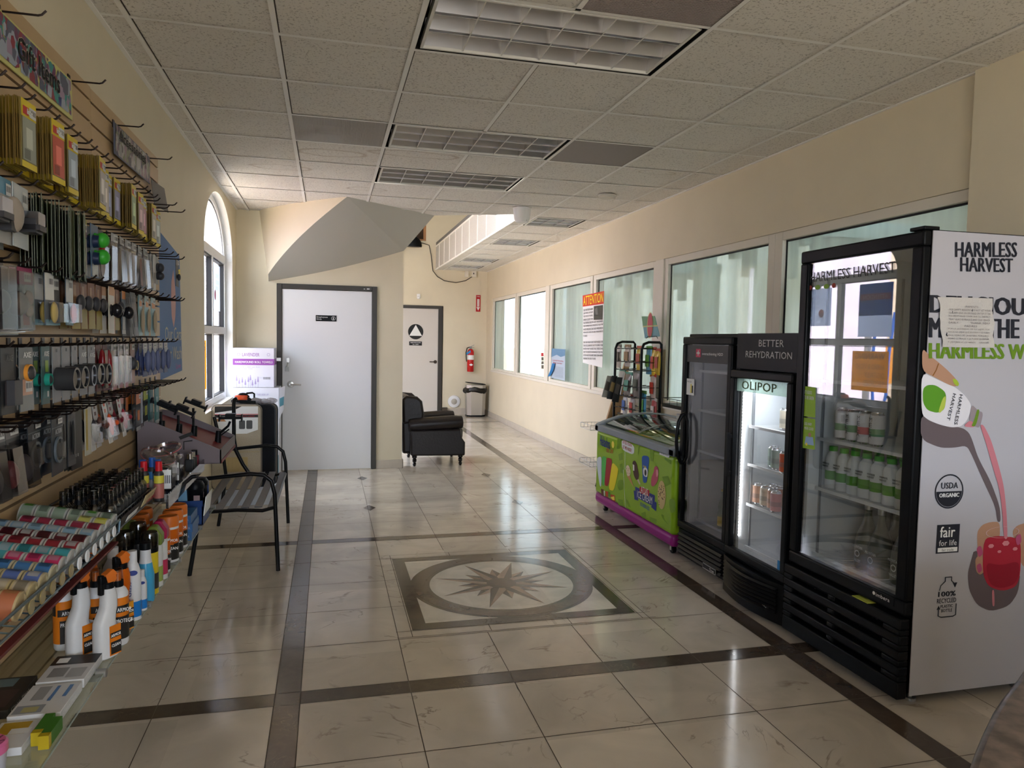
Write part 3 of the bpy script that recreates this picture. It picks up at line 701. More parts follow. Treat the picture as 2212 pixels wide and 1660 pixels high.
b = MB(mat('coil_dark', (.05, .05, .055), .4, .5)); b.box(gx_+.06, gx_+.07, gy0+.05, gy1-.05, .08, .36)
for k in range(30): b.box(gx_+.052, gx_+.06, 2.56+.011*k, 2.563+.011*k, .1, .35)
wb(b, 'condenser', hc)
b = MB(mat('lime_card', (.55, .62, .10), .6)); b.box(gx_+.0, gx_+.05, 2.66, 2.76, .376, .379); wb(b, 'yellow_tag', hc)
b = MB(black_plastic); b.box(2.345, 2.42, HY0+.01, HY0+.09, 1.99, 2.005); wb(b, 'hinge_cap', hc, bevel=.003)
hp_ = lambda u, v: at(u, v, y=HY0-.0048)
def smooth(pts, n=2):
    for _ in range(n): pts = [q for i in range(len(pts)) for q in ((pts[i][0]*.8+pts[(i+1) % len(pts)][0]*.2, pts[i][1]*.8+pts[(i+1) % len(pts)][1]*.2), (pts[i][0]*.2+pts[(i+1) % len(pts)][0]*.8, pts[i][1]*.2+pts[(i+1) % len(pts)][1]*.8))]
    return pts
def hx(mb, pts, off=0.0): return mb.poly([hp_(*p)+Vector((0, -off, 0)) for p in smooth(pts)])
def hpt(mb, s, bl, br, tl, bold=.02, y=HY0-.0062): mb.ptext(s, bl, br, tl, bold, y=y); return mb
b = MB(mat('print_black', (.018, .02, .03), .35))
hpt(b, 'HARMLESS', (2064, 556), (2196, 556), (2064, 523), .045); hpt(b, 'HARVEST', (2075, 587), (2187, 589), (2075, 556), .045)
hpt(b, 'DELICIOUS', (2010, 676), (2235, 683), (2010, 637), .07); hpt(b, 'MEETS THE', (2008, 730), (2200, 732), (2008, 686), .07)
b.build('lettering', post)
b = MB(mat('print_green', (.14, .26, .02), .35)); hpt(b, 'HARMLESS WAY', (2008, 775), (2255, 777), (2008, 741), .07); b.build('lettering', post)
b = MB(mat('print_skin', (.45, .25, .16), .45)); hx(b, [(1992, 752), (2008, 768), (2030, 785), (2050, 803), (2066, 820), (2071, 831), (2064, 836), (2050, 832), (2020, 816), (1992, 802)]); hx(b, [(2110, 1150), (2122, 1134), (2140, 1128), (2160, 1128), (2160, 1165), (2134, 1200), (2128, 1232), (2116, 1238), (2110, 1222), (2112, 1190)]); hx(b, [(2186, 1150), (2196, 1136), (2222, 1128), (2226, 1230), (2206, 1222), (2196, 1180)]); hx(b, [(2106, 1205), (2122, 1200), (2134, 1225), (2118, 1244), (2108, 1236)], .0006)
b.m(mat('print_nail_pink', (.45, .08, .18), .3)); hx(b, [(2108, 1185), (2118, 1178), (2124, 1196), (2114, 1206)], .0012); hx(b, [(2192, 1160), (2204, 1152), (2206, 1172), (2196, 1180)], .0022); hx(b, [(2108, 1222), (2118, 1216), (2122, 1232), (2113, 1240)], .0012)
b.build('printed_hand', post)
b = MB(mat('print_bracelet', (.3, .12, .018), .4)); b.tube([hp_(2027, 786)+Vector((0, -.001, 0)), hp_(2022, 800)+Vector((0, -.001, 0)), hp_(2015, 812)+Vector((0, -.001, 0))], .0022, 6); b.build('printed_bracelet', post)
b = MB(mat('print_nail', (.35, .48, .04), .3)); hx(b, [(2057, 818), (2066, 820), (2072, 830), (2068, 836), (2060, 829)], .001); b.build('printed_nail', post)
b = MB(mat('print_shadow_grey', (.13, .10, .11), .4)); hx(b, [(1989, 896), (2020, 905), (2050, 920), (2080, 925), (2093, 935), (2100, 950), (2113, 990), (2140, 1040), (2160, 1095), (2162, 1128), (2154, 1128), (2150, 1095), (2122, 1035), (2100, 985), (2088, 963), (2060, 968), (2030, 968), (1989, 950)])
hx(b, [(2105, 1185), (2098, 1210), (2090, 1240), (2093, 1275), (2110, 1308), (2140, 1322), (2180, 1310), (2200, 1280), (2205, 1230)]); b.build('printed_shade', post)
b = MB(mat('print_bottle_white', (.74, .72, .76), .3)); hx(b, [(1990, 804), (2020, 818), (2045, 830), (2062, 836), (2085, 855), (2098, 875), (2096, 890), (2088, 910), (2075, 922), (2055, 924), (2030, 918), (2005, 908), (1990, 895)], .0006); b.build('printed_bottle', post)
b = MB(mat('print_apple_green', (.10, .30, .02), .35)); hx(b, [(1993, 840), (2003, 832), (2020, 832), (2040, 845), (2044, 858), (2040, 885), (2025, 893), (2003, 887), (1993, 870)], .0012); b.m(mat('print_lime', (.45, .55, .08), .4)); hx(b, [(2036, 860), (2043, 855), (2041, 880), (2030, 893), (2026, 890)], .0016); b.build('printed_coconut', post)
b = MB(mat('print_black', (.018, .02, .03), .35)); 
def rott(mb, s, p, q, th, bold):
    a, c = hp_(*p)+Vector((0, -.002, 0)), hp_(*q)+Vector((0, -.002, 0)); r_ = (c-a); up = Vector((-r_.z, 0, r_.x)).normalized()
    mb.text(s, a, r_, up, th, r_.length, bold)
rott(b, 'HARMLESS', (2072, 852), (2060, 917), .017, .018); rott(b, 'HARVEST', (2058, 850), (2044, 907), .016, .018); b.build('lettering', post)
b = MB(mat('print_neck_grey', (.30, .25, .27), .3)); hx(b, [(2098, 873), (2112, 887), (2124, 892), (2116, 925), (2104, 922), (2092, 913)], .0012); b.build('printed_neck', post)
b = MB(mat('print_green', (.14, .26, .02), .35)); hx(b, [(2110, 884), (2116, 886), (2107, 922), (2097, 921), (2103, 910)], .0018); b.build('printed_collar', post)
b = MB(mat('print_stream', (.58, .20, .24), .3)); hx(b, [(2116, 918), (2124, 918), (2140, 950), (2155, 1000), (2168, 1050), (2174, 1110), (2176, 1165), (2168, 1165), (2165, 1110), (2158, 1055), (2144, 1010), (2130, 960)], .0016); hx(b, [(2142, 1275), (2147, 1275), (2148, 1310), (2143, 1310)], .0016)
hx(b, [(2080, 922), (2094, 908), (2106, 916), (2104, 924)], .0014); b.build('printed_stream', post)
b = MB(mat('print_red_drink', (.42, .02, .045), .3)); hx(b, [(2124, 1165), (2150, 1158), (2185, 1160), (2205, 1168), (2204, 1240), (2195, 1268), (2165, 1278), (2135, 1268), (2122, 1240)], .0012); b.build('printed_drink', post)
b = MB(mat('print_glass_rim', (.60, .40, .42), .3)); cc = hp_(2165, 1150); b.annulus(cc+Vector((0, -.002, 0)), .085, .089, XP_, ZP, k0=.28); b.m(mat('print_ice', (.62, .22, .25), .3))
for u, v, r_ in ((2140, 1180, .016), (2172, 1174, .02), (2158, 1192, .011), (2192, 1186, .014)): b.disc(hp_(u, v)+Vector((0, -.002, 0)), r_, XP_, ZP, 6, ry=r_*.6)
b.m(mat('print_red_dark', (.30, .01, .03), .3)); hx(b, [(2128, 1215), (2160, 1222), (2200, 1212), (2202, 1240), (2190, 1264), (2160, 1272), (2136, 1262)], .0018)
b.build('printed_ice', post)
def seal_logo():
    b = MB(mat('print_black', (.018, .02, .03), .35)); c = hp_(2050, 1062)+Vector((0, -.001, 0)); r_ = .073
    b.annulus(c, r_-.006, r_, XP_, ZP); b.disc(c+Vector((0, 0, 0)), r_-.008, XP_, ZP, a0=PI, a1=2*PI); b.text('USDA', c+Vector((-.042, -.001, .012)), XP_, ZP, .026, .084, .018)
    c2 = hp_(2047, 1170)+Vector((0, -.001, 0)); b.box(c2.x-.058, c2.x+.058, c2.y, c2.y+.0005, c2.z-.05, c2.z+.072)
    c3 = hp_(2045, 1330); X_ = c3.x; Z_ = c3.z
    b.text('100%', (X_-.05, c3.y-.001, Z_+.083), XP_, ZP, .022, .088, .03); b.text('RECYCLED', (X_-.055, c3.y-.001, Z_+.055), XP_, ZP, .020, .098, .02)
    b.text('PLASTIC', (X_-.035, c3.y-.001, Z_+.034), XP_, ZP, .013, .062, .02); b.text('BOTTLE', (X_-.03, c3.y-.001, Z_+.015), XP_, ZP, .014, .055, .02)
    q_ = [(-.045, .03), (-.045, .0), (-.03, -.006), (.03, -.006), (.045, 0), (.045, .048)]
    b.tube([(X_+a, c3.y-.001, Z_+d_) for a, d_ in q_], .0026, 4); b.poly([(X_-.055, c3.y-.001, Z_+.028), (X_-.035, c3.y-.001, Z_+.028), (X_-.045, c3.y-.001, Z_+.045)])
    q_ = [(-.045, .11), (-.04, .13), (-.018, .148), (-.018, .165), (.014, .165), (.014, .15), (.03, .135)]
    b.tube([(X_+a, c3.y-.001, Z_+d_) for a, d_ in q_], .0024, 4); b.poly([(X_+.02, c3.y-.001, Z_+.14), (X_+.045, c3.y-.001, Z_+.14), (X_+.034, c3.y-.001, Z_+.118)])
    b.build('printed_badges', post)
    b = MB(paper); b.text('ORGANIC', c+Vector((-.05, -.001, -.024)), XP_, ZP, .017, .10, .04)
    b.text('fair', c2+Vector((-.042, -.001, .018)), XP_, ZP, .046, .075, .02); b.text('for life', c2+Vector((-.045, -.001, -.018)), XP_, ZP, .024, .09, .01); b.box(c2.x-.05, c2.x+.05, c2.y-.001, c2.y-.0006, c2.z-.044, c2.z-.026)
    b.m(ink).text('fair trade', c2+Vector((-.03, -.0015, -.041)), XP_, ZP, .011, .06)
    b.build('lettering', post)
seal_logo()
tp = tag(MB(mat('crumpled_paper', (.56, .53, .50), .6, bump=.5, nscale=30)).box(0, 0, 0, 0, 0, 0).build('notice_paper'), 'small crumpled paper notice taped over the cooler poster lettering', 'notice')
bpy.data.objects.remove(tp)
nt = thing('notice_paper', 'small crumpled paper notice taped over the cooler poster lettering', 'notice', hp_(2027, 752))
b = MB(mat('crumpled_paper', (.56, .53, .50), .6, bump=.5, nscale=30)); vs = []; nn = 9
c00, c10, c01, c11 = hp_(2033, 750), hp_(2145, 752), hp_(2025, 642), hp_(2142, 645)
for i in range(nn):
    for j in range(nn):
        p = lerp(lerp(c00, c10, i/(nn-1)), lerp(c01, c11, i/(nn-1)), j/(nn-1)); p.y = HY0-.010-.004*math.sin(i*1.9+j*1.3)-.002*R.random(); p.x += .003*math.sin(j*2.1); vs.append(p)
b.add(vs, [(i*nn+j, (i+1)*nn+j, (i+1)*nn+j+1, i*nn+j+1) for i in range(nn-1) for j in range(nn-1)]); wb(b, 'sheet', nt)
b = MB(mat('faded_ink', (.16, .14, .15), .7)); 
L_ = ['PARENTS', 'FOR SAFETY REASONS DO NOT LET YOUR', 'CHILDREN LEAN ON OR STAND ON TOP OF THE', 'ICE CREAM GLASS COVER, DUE TO THE FACT', 'THAT GLASS IS FRAGILE AND CAN CRACK', 'EASILY.            THANK YOU!', 'PADRES', 'POR LA SEGURIDAD DE SUS HIJOS, POR', 'FAVOR NO DEJAR QUE SE SUBAN Y SE PAREN', 'EN EL VIDRIO DE LA NEVERA, PORQUE EL', 'VIDRIO ES FRAGIL Y SE PUEDE QUEBRAR', 'Y LASTIMAR A LOS NIÑOS.     GRACIAS']
x0_, x1_ = c00.x+.02, c10.x-.02
for i, s_ in enumerate(L_):
    w_ = (x1_-x0_)*(.28 if i in (0, 6) else .93); xa = x0_+((x1_-x0_)-w_)/2 if i in (0, 6) else x0_
    b.text(s_, (xa, HY0-.0165, c01.z-.040-i*.0132), XP_, ZP, .0078, w_, .01)
wb(b, 'lettering', nt)
# door print and stickers
b = MB(mat('door_print_grey', (.06, .06, .065), .5)); b.ptext('HARMLESS HARVEST', (1750, 611), (1934, 589), (1750, 590), .02, x=HX0+.013); wb(b, 'door_lettering', hc)
b = MB(mat('door_badge_green', (.2, .38, .04), .5)); 
for u, v, m_ in ((1750, 622, 'r'), (1766, 621, 'g'), (1785, 619, 'g'), (1801, 617, 'r')):
    b.m(mat('door_badge_red', (.35, .05, .04), .5) if m_ == 'r' else mat('door_badge_green', (.2, .38, .04), .5)); b.disc(at(u, v, x=HX0+.0135), .014 if m_ == 'r' else .02, MX, ZP, 16, ry=.012)
wb(b, 'door_badge', hc)
b = MB(mat('strip_green', (.30, .50, .04), .5))
def quadx(mb, pts, x): return mb.poly([at(u, v, x=x) for u, v in pts])
quadx(b, [(1734, 834), (1762, 838), (1761, 903), (1734, 899)], HX0+.012); quadx(b, [(1734, 902), (1761, 906), (1760, 972), (1733, 968)], HX0+.012); k_ = wb(b, 'shelf_talker', hc)
b = MB(paper); b.ptext("IT'S GOOD\nTO BE GREEN", (1738, 862), (1758, 865), (1738, 843), .02, x=HX0+.011); b.ptext('LESS HARM\nMORE GOOD', (1738, 928), (1757, 931), (1738, 912), .02, x=HX0+.011); b.m(mat('tee_blue', (.3, .45, .7), .5)); quadx(b, [(1738, 960), (1758, 963), (1756, 945), (1741, 943)], HX0+.011); b.m(mat('print_skin', (.45, .25, .16), .45)).disc(at(1749, 940, x=HX0+.011), .012, MX, ZP, 12); b.m(mat('drink_yellow', (.85, .7, .1), .4)).disc(at(1742, 960, x=HX0+.010), .008, MX, ZP, 8)
b.build('lettering', k_)
b = MB(mat('sticker_blue', (.03, .25, .60), .5)); quadx(b, [(1727, 1205), (1735, 1208), (1735, 1226), (1726, 1222)], HX0+.012); b.m(paper); quadx(b, [(1736, 1209), (1759, 1219), (1758, 1236), (1735, 1227)], HX0+.012); b.m(ink).annulus(at(1742, 1222, x=HX0+.011), .006, .009, MX, ZP, 14); wb(b, 'sticker', hc)
b = MB(black_plastic); b.box(HX0-.003, HX0, 2.53, 2.66, .41, .445); k_ = wb(b, 'badge', hc); b = MB(paper); b.text('imbera', (HX0-.004, 2.632, .42), MX, ZP, .016, .08, .03); b.disc((HX0-.004, 2.645, .429), .008, MX, ZP, 12); b.build('lettering', k_)
# ---- drinks in the tall cooler
can_alu = mat('can_rim', (.7, .7, .72), .25, 1)
def can_mesh(name, col, top=can_alu, h=.122, r=.031, art=None, txt=None, tcol=ink):
    b = MB(top); b.lathe([(0, .002), (r*.75, 0), (r*.85, .004), (r, .012)], n=16); b.lathe([(r, h-.014), (r*.80, h-.003), (r*.82, h), (r*.76, h-.001), (r*.74, h-.006), (0, h-.006)], n=16)
    b.m(col).lathe([(r, .010), (r, h-.012)], n=16)
    if art: b.m(art); a = Matrix.Rotation(0, 3, 'Z'); b.lathe([(r*1.01, h*.30), (r*1.012, h*.52)], n=16)
    if txt: b.m(tcol); s0 = len(b.v); b.text(txt, (-r-.001, h*.12*0+.010, h*.55) if len(txt) > 1 else (-r, 0, h*.5), MX, ZP, .012, r*1.5, .03)
    return b.mesh(name)
def bottle_mesh(name, prof, m1, capm, cap, label=None, n=16):
    b = MB(m1); b.lathe(prof, n=n)
    if label: b.m(label[0]); b.lathe(label[1], n=n)
    b.m(capm); b.lathe(cap, n=n); return b.mesh(name)
clear = glass('clear_glass', (.80, .84, .82), 1.45); milk = mat('milky_bottle', (.75, .76, .76), .3)
greencap = mat('green_cap', (.08, .42, .04), .4)
hh_me = bottle_mesh('coconut_bottle', [(0, .001), (.033, 0), (.036, .006), (.036, .15), (.030, .168), (.017, .185), (.017, .20)], milk, greencap, [(.021, .188), (.021, .212), (0, .212)], (mat('coconut_print', (.10, .32, .03), .4), [(.0366, .045), (.037, .055), (.037, .08), (.0366, .09)]))
x_in = HX0+.16
k = 0
for row, (yy0, cnt) in enumerate(((2.60, 8), (2.62, 7))):
    for i in range(cnt):
        inst('drink_bottle', hh_me, (x_in+row*.085, yy0+.079*i, .79+.0005), 'white bottle with green cap and green fruit print in the tallest cooler', 'bottle', 'green capped bottles on the second cooler shelf', rot=(0, 0, R.random()*.4))
b = MB(ink); 
for i in range(8): b.text('HARMLESS\nHARVEST', (x_in-.040, 2.60+.079*i+.026, .79+.108), MX, ZP, .022, .048, .04)
o_ = b.build('bottle_lettering', hc); o_.location = -hc.location
mela_art = mat('melon_print', (.12, .30, .14), .4)
for i, yy in enumerate((2.86, 2.94, 3.02, 3.10)):
    me = can_mesh('tall_can', mat('can_white', (.72, .70, .72), .35), h=.157, r=.033, art=mela_art if i != 1 else mat('melon_pink', (.6, .12, .14), .4))
    inst('drink_can', me, (x_in, yy, 1.0455), 'tall white fruit print can on the third shelf of the tallest cooler', 'can', 'white cans on the third cooler shelf')
b = MB(ink)
for yy in (2.86, 2.94, 3.02): 
    for q_, ch in enumerate('MELA'): b.text(ch, (x_in-.0365, yy+.010, 1.0455+.115-q_*.026), MX, ZP, .02, .017, .04)
o_ = b.build('can_lettering', hc); o_.location = -hc.location
mv = bottle_mesh('water_bottle', [(0, .001), (.050, 0), (.054, .01), (.054, .13), (.045, .17), (.025, .22), (.016, .26), (.016, .30)], mat('olive_glass', (.055, .06, .04), .30, spec=.4), steel, [(.019, .285), (.019, .31), (0, .31)])
for i, (yy, xx) in enumerate(((2.90, .12), (2.79, .10), (2.67, .12), (2.84, .24), (2.73, .25))):
    inst('water_bottle', mv, (HX0+xx+.05, yy, .4505), 'large dark glass water bottle on the bottom shelf of the tallest cooler', 'bottle', 'glass bottles on the bottom cooler shelf')
b = MB(mat('white_print', (.7, .7, .7), .5))
for yy, xx in ((2.90, .12), (2.79, .10), (2.67, .12)):
    X_ = HX0+xx+.05-.0556; b.text('MOUNTAIN', (X_, yy+.033, .4505+.10), MX, ZP, .013, .066, .02); b.text('VALLEY', (X_, yy+.025, .4505+.035), MX, ZP, .013, .05, .02); b.annulus((X_, yy, .525), .012, .016, MX, ZP, 16)
o_ = b.build('bottle_lettering', hc); o_.location = -hc.location
# ---- middle cooler with curved base
mc, md = cooler('display_cooler', 'lit middle cooler with curved black base and header sign on top', 2.345, 3.03, 3.305, 3.905, 1.575, .245, 1.36, dx=.05, fw=.048, foot=.07, shelf_z=(.30, .56, .80, 1.03), gl=glass('bright_door_glass', (.96, .97, .98), 1.5))
b = MB(black_plastic); n = 12
vs = []
for i in range(n+1):
    y = 3.305+.6*i/n; bx = 2.345-.045*math.sin(PI*i/n); vs += [(bx, y, .018), (bx, y, .235), (2.42, y, .235), (2.42, y, .018)]
b.add(vs, [(4*i+a, 4*i+4+a, 4*i+4+(a+1) % 4, 4*i+(a+1) % 4) for i in range(n) for a in range(4)]+[(0, 1, 2, 3), tuple(4*n+q_ for q_ in (3, 2, 1, 0))])
kp = wb(b, 'base_panel', mc)
b = MB(mat('louver_black', (.010, .010, .011), .3)); grille(b, 2.345, 3.34, 3.87, .07, .215, 7, .045); b.build('base_louver', kp)
b = MB(ink); b.lathe([(.030, 0), (.028, .004), (0, .004)], (2.318, 3.42, .085), 24, Matrix.Rotation(-PI/2, 3, 'Y'), sx=.6); b.m(paper).text('idw', (2.311, 3.437, .078), MX, ZP, .016, .036, .02); b.build('maker_badge', kp)
b = MB(black_plastic); b.box(2.385, 2.40, 3.305, 3.905, 1.367, 1.575); hs = wb(b, 'header_sign', mc)
b = MB(mat('sign_silver', (.55, .55, .54), .5)); b.text('BETTER', (2.3835, 3.68, 1.50), MX, ZP, .038, .235, .0); b.text('REHYDRATION', (2.3835, 3.81, 1.435), MX, ZP, .038, .44, .0); b.build('lettering', hs)
b = MB(glass('frosted_band', (.7, .78, .72), 1.4, 0, .35, (.35, .42, .38), (3, 3, 3))); b.box(2.362, 2.363, 3.355, 3.855, 1.235, 1.312); fb = wb(b, 'brand_band', mc)
b = MB(mat('olive_ink', (.05, .07, .018), .5)); b.text('OLIPOP', (2.3605, 3.80, 1.25), MX, ZP, .048, .34, .04); b.build('lettering', fb)
b = MB(mat('sticker_blue', (.03, .25, .60), .5)); b.box(2.3600, 2.3605, 3.365, 3.39, .30, .35); wb(b, 'energy_sticker', mc)
b = MB(black_metal); b.bar((2.325, 3.87, .72), (2.325, 3.87, .98), .014, .022); b.box(2.325, 2.345, 3.862, 3.878, .73, .75); b.box(2.325, 2.345, 3.862, 3.878, .95, .97); wb(b, 'door_handle', mc)
b = MB(mat('led_lamp', (1, 1, 1), .4, emit=7)); 
for k in range(46):
    z = .36+.019*k; b.box(2.402, 2.408, 3.842, 3.850, z, z+.009)
wb(b, 'led_strip', mc)
b = MB(mat('interior_lamp', (.95, .98, 1), .4, emit=1.0)); b.box(2.42, 2.44, 3.35, 3.86, 1.325, 1.332); wb(b, 'top_lamp', mc)
l_ = daylight('cooler_lamp', (2.46, 3.6, 1.31), (0, 0, 0), .06, .45, .8, (.9, .96, 1)); 
pal = [('peach', (.72, .42, .30)), ('pink', (.70, .34, .36)), ('cream', (.70, .62, .50)), ('grey green', (.36, .46, .42)), ('orange', (.80, .12, .03))]
cans = {n: can_mesh('drink_can', mat('can_'+n.replace(' ', '_'), c, .35), art=mat('can_art_'+n.replace(' ', '_'), tuple(min(1, x*.55+.1) for x in c), .4)) for n, c in pal}
for (n, x, y, z, lab, grp) in ([('peach', 2.50, 3.81, .56, 0, 0), ('cream', 2.50, 3.735, .56, 0, 0), ('peach', 2.50, 3.66, .56, 0, 0), ('pink', 2.47, 3.585, .56, 0, 0), ('peach', 2.575, 3.77, .56, 0, 0), ('peach', 2.575, 3.70, .56, 0, 0), ('pink', 2.55, 3.52, .56, 0, 0), ('pink', 2.57, 3.60, .56, 0, 0), ('pink', 2.55, 3.45, .56, 0, 0),
        ('grey green', 2.52, 3.70, .80, 0, 0), ('grey green', 2.49, 3.625, .80, 0, 0), ('grey green', 2.57, 3.56, .80, 0, 0), ('orange', 2.46, 3.50, .80, 0, 0), ('cream', 2.52, 3.60, 1.03, 0, 0), ('cream', 2.52, 3.53, 1.03, 0, 0), ('cream', 2.56, 3.46, 1.03, 0, 0)]):
    sh = {.56: 'bottom', .80: 'middle', 1.03: 'top'}[z]
    inst('drink_can', cans[n], (x, y, z+.0005), '%s drink can on the %s loaded shelf of the lit cooler' % (n, sh), 'can', '%s cans on the %s loaded shelf' % (n, sh))
# ---- far cooler with water header
tc2, td = cooler('display_cooler', 'nearly empty dim cooler with water brand header, beside the ice cream freezer', 2.385, 3.02, 3.965, 4.60, 1.575, .225, 1.555, dx=.05, fw=.05, foot=.05, shelf_z=(.30, .78, 1.06, 1.33), gl=dark_glass, liner=linerg)
b = MB(black_plastic); b.box(2.40, 2.44, 3.965, 4.60, .035, .215); kp = wb(b, 'base_panel', tc2)
b = MB(mat('louver_grey', (.018, .018, .019), .35)); grille(b, 2.40, 4.0, 4.57, .05, .20, 5); b.m(steel).box(2.370, 2.374, 4.04, 4.20, .055, .09); b.m(ink).box(2.368, 2.370, 4.045, 4.195, .06, .085); b.m(paper).text('True', (2.3675, 4.11, .064), MX, ZP, .016, .055, .03); b.build('base_louver', kp)
b = MB(mat('header_grey', (.025, .025, .027), .4)); b.box(2.394, 2.396, 4.02, 4.545, 1.385, 1.50); hs = wb(b, 'header_band', tc2)
b = MB(paper); b.text('overachieving H2O', (2.392, 4.34, 1.43), MX, ZP, .024, .26, .0); b.m(mat('pinkred', (.6, .05, .12), .5)).box(2.391, 2.3925, 4.36, 4.42, 1.42, 1.475); b.m(paper).box(2.390, 2.391, 4.37, 4.41, 1.443, 1.452); b.box(2.390, 2.391, 4.385, 4.394, 1.43, 1.465); b.build('lettering', hs)
b = MB(paper); b.box(2.396, 2.397, 4.44, 4.545, 1.16, 1.27); pn = wb(b, 'price_notice', tc2); b = MB(ink); b.box(2.3945, 2.396, 4.455, 4.47, 1.175, 1.225); b.m(mat('drink_yellow', (.85, .7, .1), .4)).box(2.3945, 2.396, 4.475, 4.487, 1.175, 1.235); b.m(ink).text('PRICES', (2.3945, 4.535, 1.245), MX, ZP, .01, .06); b.build('lettering', pn)
b = MB(black_metal); b.tube([(2.385, 4.53, 1.03), (2.36, 4.53, 1.02), (2.335, 4.53, .97), (2.325, 4.53, .88), (2.325, 4.53, .82), (2.335, 4.53, .74), (2.36, 4.53, .69), (2.385, 4.53, .68)], .012, 10)
b.tube([(2.385, 4.53, 1.03), (2.39, 4.50, .98), (2.39, 4.49, .86), (2.39, 4.50, .73), (2.385, 4.53, .68)], .008, 8); wb(b, 'door_handle', tc2)
gb = bottle_mesh('soda_bottle', [(0, .001), (.030, 0), (.033, .006), (.033, .10), (.028, .12), (.031, .14), (.024, .175), (.013, .22), (.013, .255)], glass('pale_green_glass', (.70, .82, .74), 1.6, 0, .25, (.5, .6, .5)), mat('gold_cap', (.6, .45, .1), .3, .6), [(.015, .245), (.015, .258), (0, .258)], (mat('gold_label', (.75, .55, .06), .5), [(.0332, .045), (.0336, .018), (.0336, .075), (.0332, .08)]))
inst('soda_bottle', gb, (2.52, 4.23, .3005), 'clear soda bottle with yellow label, left one on the bottom shelf of the dim cooler', 'bottle')
inst('soda_bottle', gb, (2.50, 4.09, .3005), 'clear soda bottle with yellow label, right one, half behind the dim cooler frame', 'bottle')
# ================================================================ ice cream freezer
fz = thing('ice_cream_freezer', 'green ice cream chest freezer with curved sliding glass top', 'freezer', (2.7, 5.5, 0))
FX0, FX1, FY0, FY1 = 2.36, 3.02, 4.625, 6.15
lime = mat('freezer_green', (.26, .46, .015), .3, coat=.3); lime2 = mat('freezer_green_print', (.16, .32, .012), .3); purple = mat('freezer_purple', (.30, .02, .22), .3)
b = MB(lime); b.box(FX0, FX1, FY0, FY1, .148, .715); wb(b, 'body', fz, bevel=.03, seg=4)
b = MB(purple); b.box(FX0-.001, FX1, FY0-.001, FY1+.001, .062, .152); wb(b, 'plinth', fz, bevel=.03, seg=4)
grey = mat('freezer_rim_grey', (.25, .29, .33), .4); b = MB(grey)
def fpro(y):                                # side profile of the curved rim
    return [(FX0-.012, .71), (FX0-.012, .768), (FX0+.06, .80), (FX0+.2, .845), (FX0+.36, .868), (FX0+.5, .872), (FX1, .86), (FX1, .71)]
for y0, y1 in ((FY0-.012, FY0+.07), (FY1-.07, FY1+.012)): b.prism([(x, y0, z) for x, z in fpro(0)], (0, y1-y0, 0))
b.box(FX0-.012, FX0+.06, FY0-.012, FY1+.012, .71, .768); b.box(FX1-.06, FX1, FY0, FY1, .71, .862); wb(b, 'rim', fz, bevel=.01)
b = MB(mat('freezer_inner_grey', (.10, .11, .12), .4)); b.box(FX0+.06, FX1-.06, FY0+.07, FY1-.07, .38, .40)
for y0 in (FY1-.085, FY0+.07): b.prism([(x, y0, z-.012) for x, z in [(FX0+.05, .45)]+fpro(0)[2:6]+[(FX1-.06, .86), (FX1-.06, .45)]], (0, .015, 0))
b.box(FX1-.075, FX1-.06, FY0+.07, FY1-.07, .4, .845); b.box(FX0+.06, FX0+.07, FY0+.07, FY1-.07, .4, .765); wb(b, 'tub', fz)
gf = glass('freezer_lid_glass', (.86, .88, .88), 1.9)
prof = [(FX0+.06, .775), (FX0+.12, .800), (FX0+.2, .824), (FX0+.3, .843), (FX0+.4, .852), (FX0+.5, .854), (FX1-.06, .848)]
for k, (y0, y1, dz) in enumerate(((FY0+.07, 5.44, 0), (5.36, FY1-.07, .010))):
    b = MB(gf); b.add([(x, y, z+dz) for x, z in prof for y in (y0, y1)], [(2*a, 2*a+1, 2*a+3, 2*a+2) for a in range(len(prof)-1)]); ld = wb(b, 'sliding_lid', fz)
    b = MB(grey); ye = y1-.012 if k == 0 else y0; b.add([(x, y, z+dz+.002) for x, z in prof for y in (ye, ye+.014)], [(2*a, 2*a+1, 2*a+3, 2*a+2) for a in range(len(prof)-1)]); b.build('lid_edge', ld)
for yy in (FY0+.09, FY1-.12):
    for xx in (FX0+.06, FX1-.08):
        b = MB(black_plastic); b.cyl((xx-.014, yy, .028), (xx+.014, yy, .028), .028, n=20); b.m(steel).box(xx-.02, xx+.02, yy-.02, yy+.02, .055, .064); b.box(xx-.022, xx-.017, yy-.012, yy+.012, .022, .06); b.box(xx+.017, xx+.022, yy-.012, yy+.012, .022, .06); wb(b, 'caster', fz)
fp = lambda u, v, o=0.0: at(u, v, x=FX0-.0015)+Vector((-o, 0, 0))
def fpoly(mb, pts, o=0.0): return mb.poly([fp(u, v, o) for u, v in pts])
def ck(u, v): return (1280+u/5.19, 880+v/5.19)   # crop coordinates used while measuring the print
def cpoly(mb, pts, o=0.0): return fpoly(mb, [ck(*p) for p in (pts if len(pts) < 5 else smooth(pts))], o)
b = MB(lime2)
